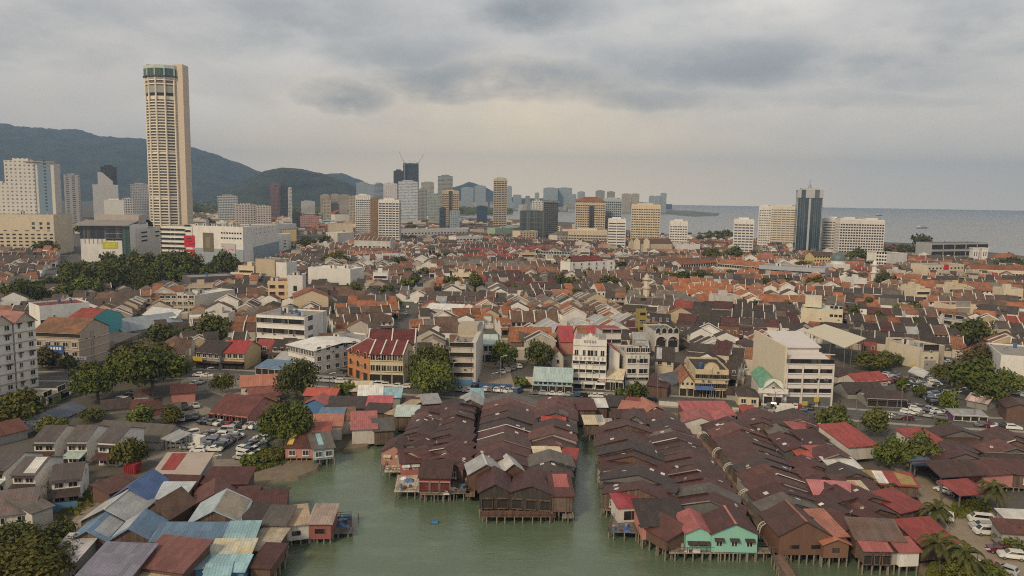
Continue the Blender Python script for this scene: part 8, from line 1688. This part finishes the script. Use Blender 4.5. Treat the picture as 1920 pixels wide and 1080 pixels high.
def zone(th, uv, sel, L0=56, D=20.5, lane=4.2):
    th = R(th); c, s = math.cos(th), math.sin(th); u0, u1, v0, v1 = uv; v = v0; rowi = 0
    while v < v1:
        u = u0 + rnd.uniform(0, 30)
        while u < u1:
            Lb = rnd.uniform(.7, 1.35) * L0; turn = rnd.random() < .3
            if turn: Lb = rnd.choice((1, 2)) * (2 * D + 4)
            if not turn: rows = [(u, u + Lb, v + lane / 2 + 0, 0), (u, u + Lb, v + lane / 2 + 2 * D, 1)]
            mainr = rnd.choices(RCOL, [q[1] for q in RCOL])[0]; tw = R(rnd.choice((0, 0, 3, -4, 7, -8, 11, -12))); hb = 5.1 + rnd.choice((0, 0, .5, .9, -.8)); bu, bv = u + Lb / 2, v + D
            def put(uu, vv, ang, w, d, fcam):
                du, dv = uu - bu, vv - bv; uu, vv = bu + du * math.cos(tw) - dv * math.sin(tw), bv + du * math.sin(tw) + dv * math.cos(tw)
                x, y = c * uu - s * vv, s * uu + c * vv; A = th + ang + tw
                if not sel(x, y): return
                q = PX((x, y, 4))
                if not (-60 < q[0] < 1980 and q[1] < 760): return
                for (lx, ly) in ((0, d / 2), (-w * .4, 1), (w * .4, 1), (-w * .4, d - 1), (w * .4, d - 1)):
                    xx, yy = x + lx * math.cos(A) - ly * math.sin(A), y + lx * math.sin(A) + ly * math.cos(A)
                    if taken(xx, yy) or on_road(xx, yy): return
                claim(x - math.sin(A) * d / 2, y + math.cos(A) * d / 2, A, w, d, -.9)
                if 1225 < q[0] < 1500 and 575 < q[1] < 735 and rnd.random() < .8: rr_ = RCOL[0 if rnd.random() < .7 else 8]
                elif 1270 < q[0] < 1480 and 535 < q[1] < 572: rr_ = RCOL[3]
                elif q[0] > 1250 and rnd.random() < .14: rr_ = RCOL[3 if rnd.random() < .5 else 4]
                else: rr_ = mainr if rnd.random() < .68 else rnd.choices(RCOL, [q_[1] for q_ in RCOL])[0]
                recs.append((math.hypot(x, y), x, y, A, w, d, hb + rnd.choice((0, 0, 0, .25, -.25, .6)) + (2.4 if rnd.random() < .05 else 0), rnd.randrange(12), rnd.choices(WCOL, [3, 3, 2, 5, 1])[0], rr_, rnd.random() < .32, q))
            if not turn:
                uu = u
                while uu < u + Lb:
                    w = rnd.uniform(4.6, 6.6) if rnd.random() < .88 else rnd.uniform(9, 14); d = D * rnd.uniform(.86, 1.0); put(uu + w / 2, v + lane / 2, 0, w, d, True); d = D * rnd.uniform(.86, 1.0); put(uu + w / 2, v + lane / 2 + 2 * D, math.pi, w, d, False); uu += w
            else:
                n = max(1, int(Lb / (2 * D + 3.9))); 
                for k in range(n):
                    uo = u + k * (2 * D + 4); vv = v + lane / 2
                    while vv < v + lane / 2 + 2 * D - 3:
                        w = rnd.uniform(5.0, 7.0); put(uo, vv + w / 2, -math.pi / 2, w, D * rnd.uniform(.86, 1.0), False) if False else None
                        put(uo, vv + w / 2, -math.pi / 2 + 0, w, D * .95, False); put(uo + 2 * D, vv + w / 2, math.pi / 2, w, D * .95, True); vv += w
            u += Lb + lane
        v += 2 * D + lane
# flat roofed blocks scattered between the terraces and in the town beyond
BN = [(WHITE, 'white'), (CREAM, 'cream'), (OFFW, 'off white'), (BEIGE, 'beige'), (LBLUE, 'pale blue'), (YELLOW, 'yellow'), (PINKW, 'pink')]
def block(x, y, A, w, d, h, wc, desc, group, far=False):
    o = thing('flat_roofed_block', (x, y, 0), A, None, 'building', group, desc); claim(x - math.sin(A) * d / 2, y + math.cos(A) * d / 2, A, w, d, 1)
    b = MB(); wall_geo(b, w, d, 0, h, 0, 'flat', wc); b.build('wall', o); b = MB(); roof_geo(b, w, d, h, 0, 'flat', 0, CONC); b.build('roof', o)
    n = max(2, int((h - 1) / 3.4))
    me = winmesh(w * .86, 1.5, 'open' if not far else 'pane', wc, HOLESHADE)
    for i in range(n): inst('window_opening', me, o, (0, 0, 1.0 + i * 3.4))
    b = MB(); b.box(-w * .2, d * .4, h - .98, w * .1, d * .7, h + 2.2, wc); b.build('stair_head', o)
r5 = random.Random(44); nb = 0
for tr_ in range(900):
    if nb >= 24: break
    px, py = r5.uniform(150, 1900), 470 + 150 * r5.random() ** 1.4; p = G(px, py); w, d = r5.uniform(8, 15), r5.uniform(9, 15); A = R(r5.choice((-12, 0, 6, 15)))
    if not inpoly(p.x, p.y, CITY) or any(taken(p.x + i * w * .6, p.y + j) or on_road(p.x + i * w * .6, p.y + j) for i in (-1, 0, 1) for j in (0, d * .5, d)): continue
    m, n_ = r5.choices(BN, [2, 4, 5, 3, 1, 1, .6])[0]; block(p.x, p.y, A, w, d, r5.uniform(7.5, 13), m, n_ + ' flat roofed block', 'flat roofed blocks of the old town'); nb += 1
def side(x, y): q = PX((x, y, 0)); return q[0]
incity = lambda x, y: inpoly(x, y, CITY) or inpoly(x, y, CITY2) or inpoly(x, y, CITY3)
for off in (0, 13, 29):
    zone(8, (-420, 120, 220 + off, 1250), lambda x, y: incity(x, y) and 440 < side(x, y) <= 775)
    zone(24, (-700, 100, 100 + off, 1300), lambda x, y: incity(x, y) and side(x, y) <= 440)
    zone(3, (-160, 420, 200 + off, 1200), lambda x, y: incity(x, y) and 775 < side(x, y) <= 1180)
    zone(-9, (-100, 620, 220 + off, 1300), lambda x, y: incity(x, y) and 1180 < side(x, y) <= 1500)
    zone(-24, (-300, 700, 300 + off, 1500), lambda x, y: incity(x, y) and 1500 < side(x, y))
recs.sort(key=lambda q: q[0])
NEAR, REST = recs[:300], recs[300:]
for i, (ds, x, y, A, w, d, h, k, wc, rr_, party, q) in enumerate(NEAR):
    rw, rc, rn = rr_[0], rr_[0], rr_[2]
    o = thing('shophouse', (x, y, 0), A, None, 'shophouse', 'small shophouses of the old town', rn + ' shophouse')
    bw, br, bp, br2, bp2 = MB(), MB(), MB(), MB(), MB(); shop_geo(bw, br, bp, w, d, h, k, wc, rc, party, False, br2, bp2); bw.build('wall', o); rf = br.build('roof', o)
    if br2.f: br2.build('rear_roof', o)
    for q_ in (bp, bp2):
        if q_.f: q_.build('party_wall', rf)
    facing = math.cos(A) > .3
    if facing: add_windows(o, w, d, [('f', 2 if w < 6 else 3, 1, 4.4, 3, .9, 1.5, 'win'), ('f', 1, 1, .2, 3, w * .8, 2.7, 'pane', None, HOLESHADE)])
    if facing and rnd.random() < .45:
        b = MB(); b.box(-w * .36, -.35, 3.5, w * .36, -.12, 4.2, rnd.choice((RED_S, YEL_S, BLU_S, WHT_S, ORG_S, GREYW))); b.build('sign_board', o)
    if not facing and k % 2: add_windows(o, w, d, [('b', 2, 1, 2.6, 3, .9, 1.1, 'win')])
    if k == 5: clutter(o, w * .5, 3, h - 3.2, 1)
WC2 = [wall((.42, .38, .32), .5, jitter=False), wall((.48, .38, .25), .45, jitter=False), wall((.28, .25, .215), .5, jitter=False), wall((.74, .72, .68), .35, jitter=False)]
sb = MB(); dk2 = random.Random(3)
for (ds, x, y, A, w, d, h, k, wc, rr_, party, q) in REST:
    sb.set((x, y, 0), A); shop_geo(sb, sb, sb, w, d, h, k, WC2[(0, 1, 3, 2, 3, 0, 3, 1, 3, 2, 0, 3)[k]], rr_[0], party, True)
    if math.cos(A) > .3:
        for xx in (-w * .25, w * .25): sb.box(xx - .5, -.06, 4.3, xx + .5, .02, 5.8, HOLESHADE)
        sb.box(-w * .4, -.06, .2, w * .4, .02, 3, HOLESHADE)
sb.set()
o = sb.build('distant_shophouses'); stuff(o); o['label'] = 'dense mass of small shophouse roofs across the old town'
r3 = random.Random(21); tries = 0; nb = 0
while nb < 120 and tries < 9000:
    tries += 1; px, py = r3.uniform(150, 1240), r3.uniform(400, 446); p = G(px, py)
    if not inpoly(p.x, p.y, FAR_TOWN) or taken(p.x, p.y) or on_road(p.x, p.y): continue
    m, n_ = r3.choices(BN, [5, 4, 4, 2, 1, 1, 1])[0]; w = r3.uniform(14, 34)
    if taken(p.x - w / 2, p.y) or taken(p.x + w / 2, p.y): continue
    block(p.x, p.y, R(r3.uniform(-15, 25)), w, r3.uniform(12, 24), r3.uniform(7, 17), m, n_ + ' flat roofed block', 'blocks of the far town', True); nb += 1
# wide low sheets of far town ground: small houses too far to tell apart
sb = MB(); r4 = random.Random(8); cnt = 0
for i in range(5200):
    px, py = r4.uniform(60, 1100), 398 + 50 * r4.random() ** 1.3; p = G(px, py)
    if not inpoly(p.x, p.y, FAR_TOWN) or taken(p.x, p.y): continue
    w, d, h = r4.uniform(8, 20), r4.uniform(8, 16), r4.uniform(4, 9); sb.set((p.x, p.y, 0), R(r4.uniform(-20, 30)))
    wc = r4.choice(WC2); rc = r4.choices([q[0] for q in RCOL], [q[1] for q in RCOL])[0]; wall_geo(sb, w, d, 0, h, d * .2, 'gx', wc); roof_geo(sb, w, d, h, d * .2, 'gx', .4, rc); cnt += 1
sb.set(); o = sb.build('far_town_houses'); stuff(o); o['label'] = 'far low houses of the town under the hills'
# far shore city across the strait
sb = MB()
for i in range(160):
    px = r4.uniform(840, 1235); Y = r4.uniform(3900, 4700); p = AT(px, 380, Y); h = r4.uniform(8, 45) if px < 1150 else r4.uniform(4, 16); w = r4.uniform(14, 40); sb.box(p.x - w / 2, Y, -1, p.x + w / 2, Y + 20, h, r4.choice((B1, G1, T1, W1)))
o = sb.build('far_shore_city'); stuff(o); o['label'] = 'low hazy buildings along the far shore'
print('shophouses', len(recs), 'blocks', nb, 'far houses', cnt, 'cars', NCAR)
# ------------------------------------------------------------------ labels that tell look-alikes apart by the landmarks beside them
SHORTREF = []
for px, py, nm in ((1377, 1010, 'turquoise stilt house'), (970, 945, 'dark gabled cafe'), (815, 905, 'open red hall'), (1200, 945, 'crimson roofed shed'), (1075, 690, 'white Chinese block'), (1194, 700, 'white hotel with roof terrace'), (1512, 715, 'big white five storey block'), (1332, 715, 'cream narrow windowed block'),
                   (725, 690, 'cream shophouse row'), (672, 690, 'orange corner block'), (865, 690, 'grey five storey flats'), (997, 635, 'old temple'), (568, 665, 'white curved block'), (527, 620, 'white ribbon windowed office'), (200, 610, 'turquoise wall'), (108, 655, 'beige tiled shop'), (1565, 630, 'cream market canopy'),
                   (1540, 595, 'cream stub tower factory'), (1211, 540, 'pale yellow minaret'), (1637, 510, 'slim white minaret'), (1110, 500, 'long white hotel'), (1350, 505, 'orange school'), (617, 525, 'white blank hall'), (400, 530, 'dark park hall'), (1203, 610, 'yellow stair tower'), (1250, 640, 'white arcaded house'), (1742, 675, 'cream L shaped house'), (1822, 620, 'big round tree'),
                   (1485, 515, 'long pale blue block'), (1680, 490, 'white blank block'), (1770, 508, 'red bannered hall'), (700, 462, 'white ribbed terraces'), (415, 460, 'long white mall'), (200, 455, 'yellow signed mall'), (310, 300, 'round tower'), (730, 405, 'white balcony slab'), (1110, 410, 'orange roofed hotel'), (1210, 410, 'cream channel hotel'), (1520, 400, 'blue glass tower'), (938, 370, 'slender tan tower'), (1500, 990, 'brown timber house'),
                   (288, 690, 'great rain tree'), (538, 790, 'bright green round tree'), (556, 705, 'dark round roadside tree'), (1565, 785, 'larger round dark tree'), (1700, 840, 'pair of round village trees'), (1760, 1000, 'big red roof'), (1872, 930, 'tallest palm'), (400, 570, 'cream four storey block'), (1330, 770, 'long rose red roof'), (1060, 600, 'rose red house'), (1110, 800, 'channel head'), (1880, 690, 'right edge white block')):
    SHORTREF.append((px, py, nm))
ORD = ['nearest', 'second nearest', 'third nearest', 'fourth nearest', 'fifth nearest', 'sixth nearest', 'seventh nearest', 'eighth nearest', 'ninth nearest', 'tenth nearest', 'eleventh nearest', 'twelfth nearest', 'thirteenth nearest', 'fourteenth nearest', 'fifteenth nearest', 'sixteenth nearest', 'seventeenth nearest', 'eighteenth nearest', 'nineteenth nearest', 'twentieth nearest']
def _direction(dx, dy):
    if abs(dx) > abs(dy) * 2.2: return 'right of' if dx > 0 else 'left of'
    if abs(dy) > abs(dx) * 1.2: return 'in front of' if dy > 0 else 'behind'
    return ('before, right of' if dx > 0 else 'before, left of') if dy > 0 else ('behind, right of' if dx > 0 else 'behind, left of')
from collections import defaultdict
bucket = defaultdict(list)
for o, desc in THINGS:
    if 'label' in o or not desc: continue
    p = o.location; q = PX((p.x, p.y, p.z + 3))
    rx, ry, nm = min(SHORTREF, key=lambda r_: math.hypot(r_[0] - q[0], (r_[1] - q[1]) * 1.3))
    bucket[desc, _direction(q[0] - rx, q[1] - ry), nm].append((math.hypot(q[0] - rx, q[1] - ry), o))
for (desc, dr, nm), ls in bucket.items():
    ls.sort(key=lambda a: a[0])
    for i, (ds, o) in enumerate(ls):
        nm = nm.replace('white hotel with roof terrace', 'roof terrace hotel').replace('big white five storey block', 'big white block'); o['label'] = desc + ' ' + dr + ' the ' + nm if len(ls) == 1 else desc + ', ' + ORD[min(i, 19)] + ' one ' + dr + ' the ' + nm
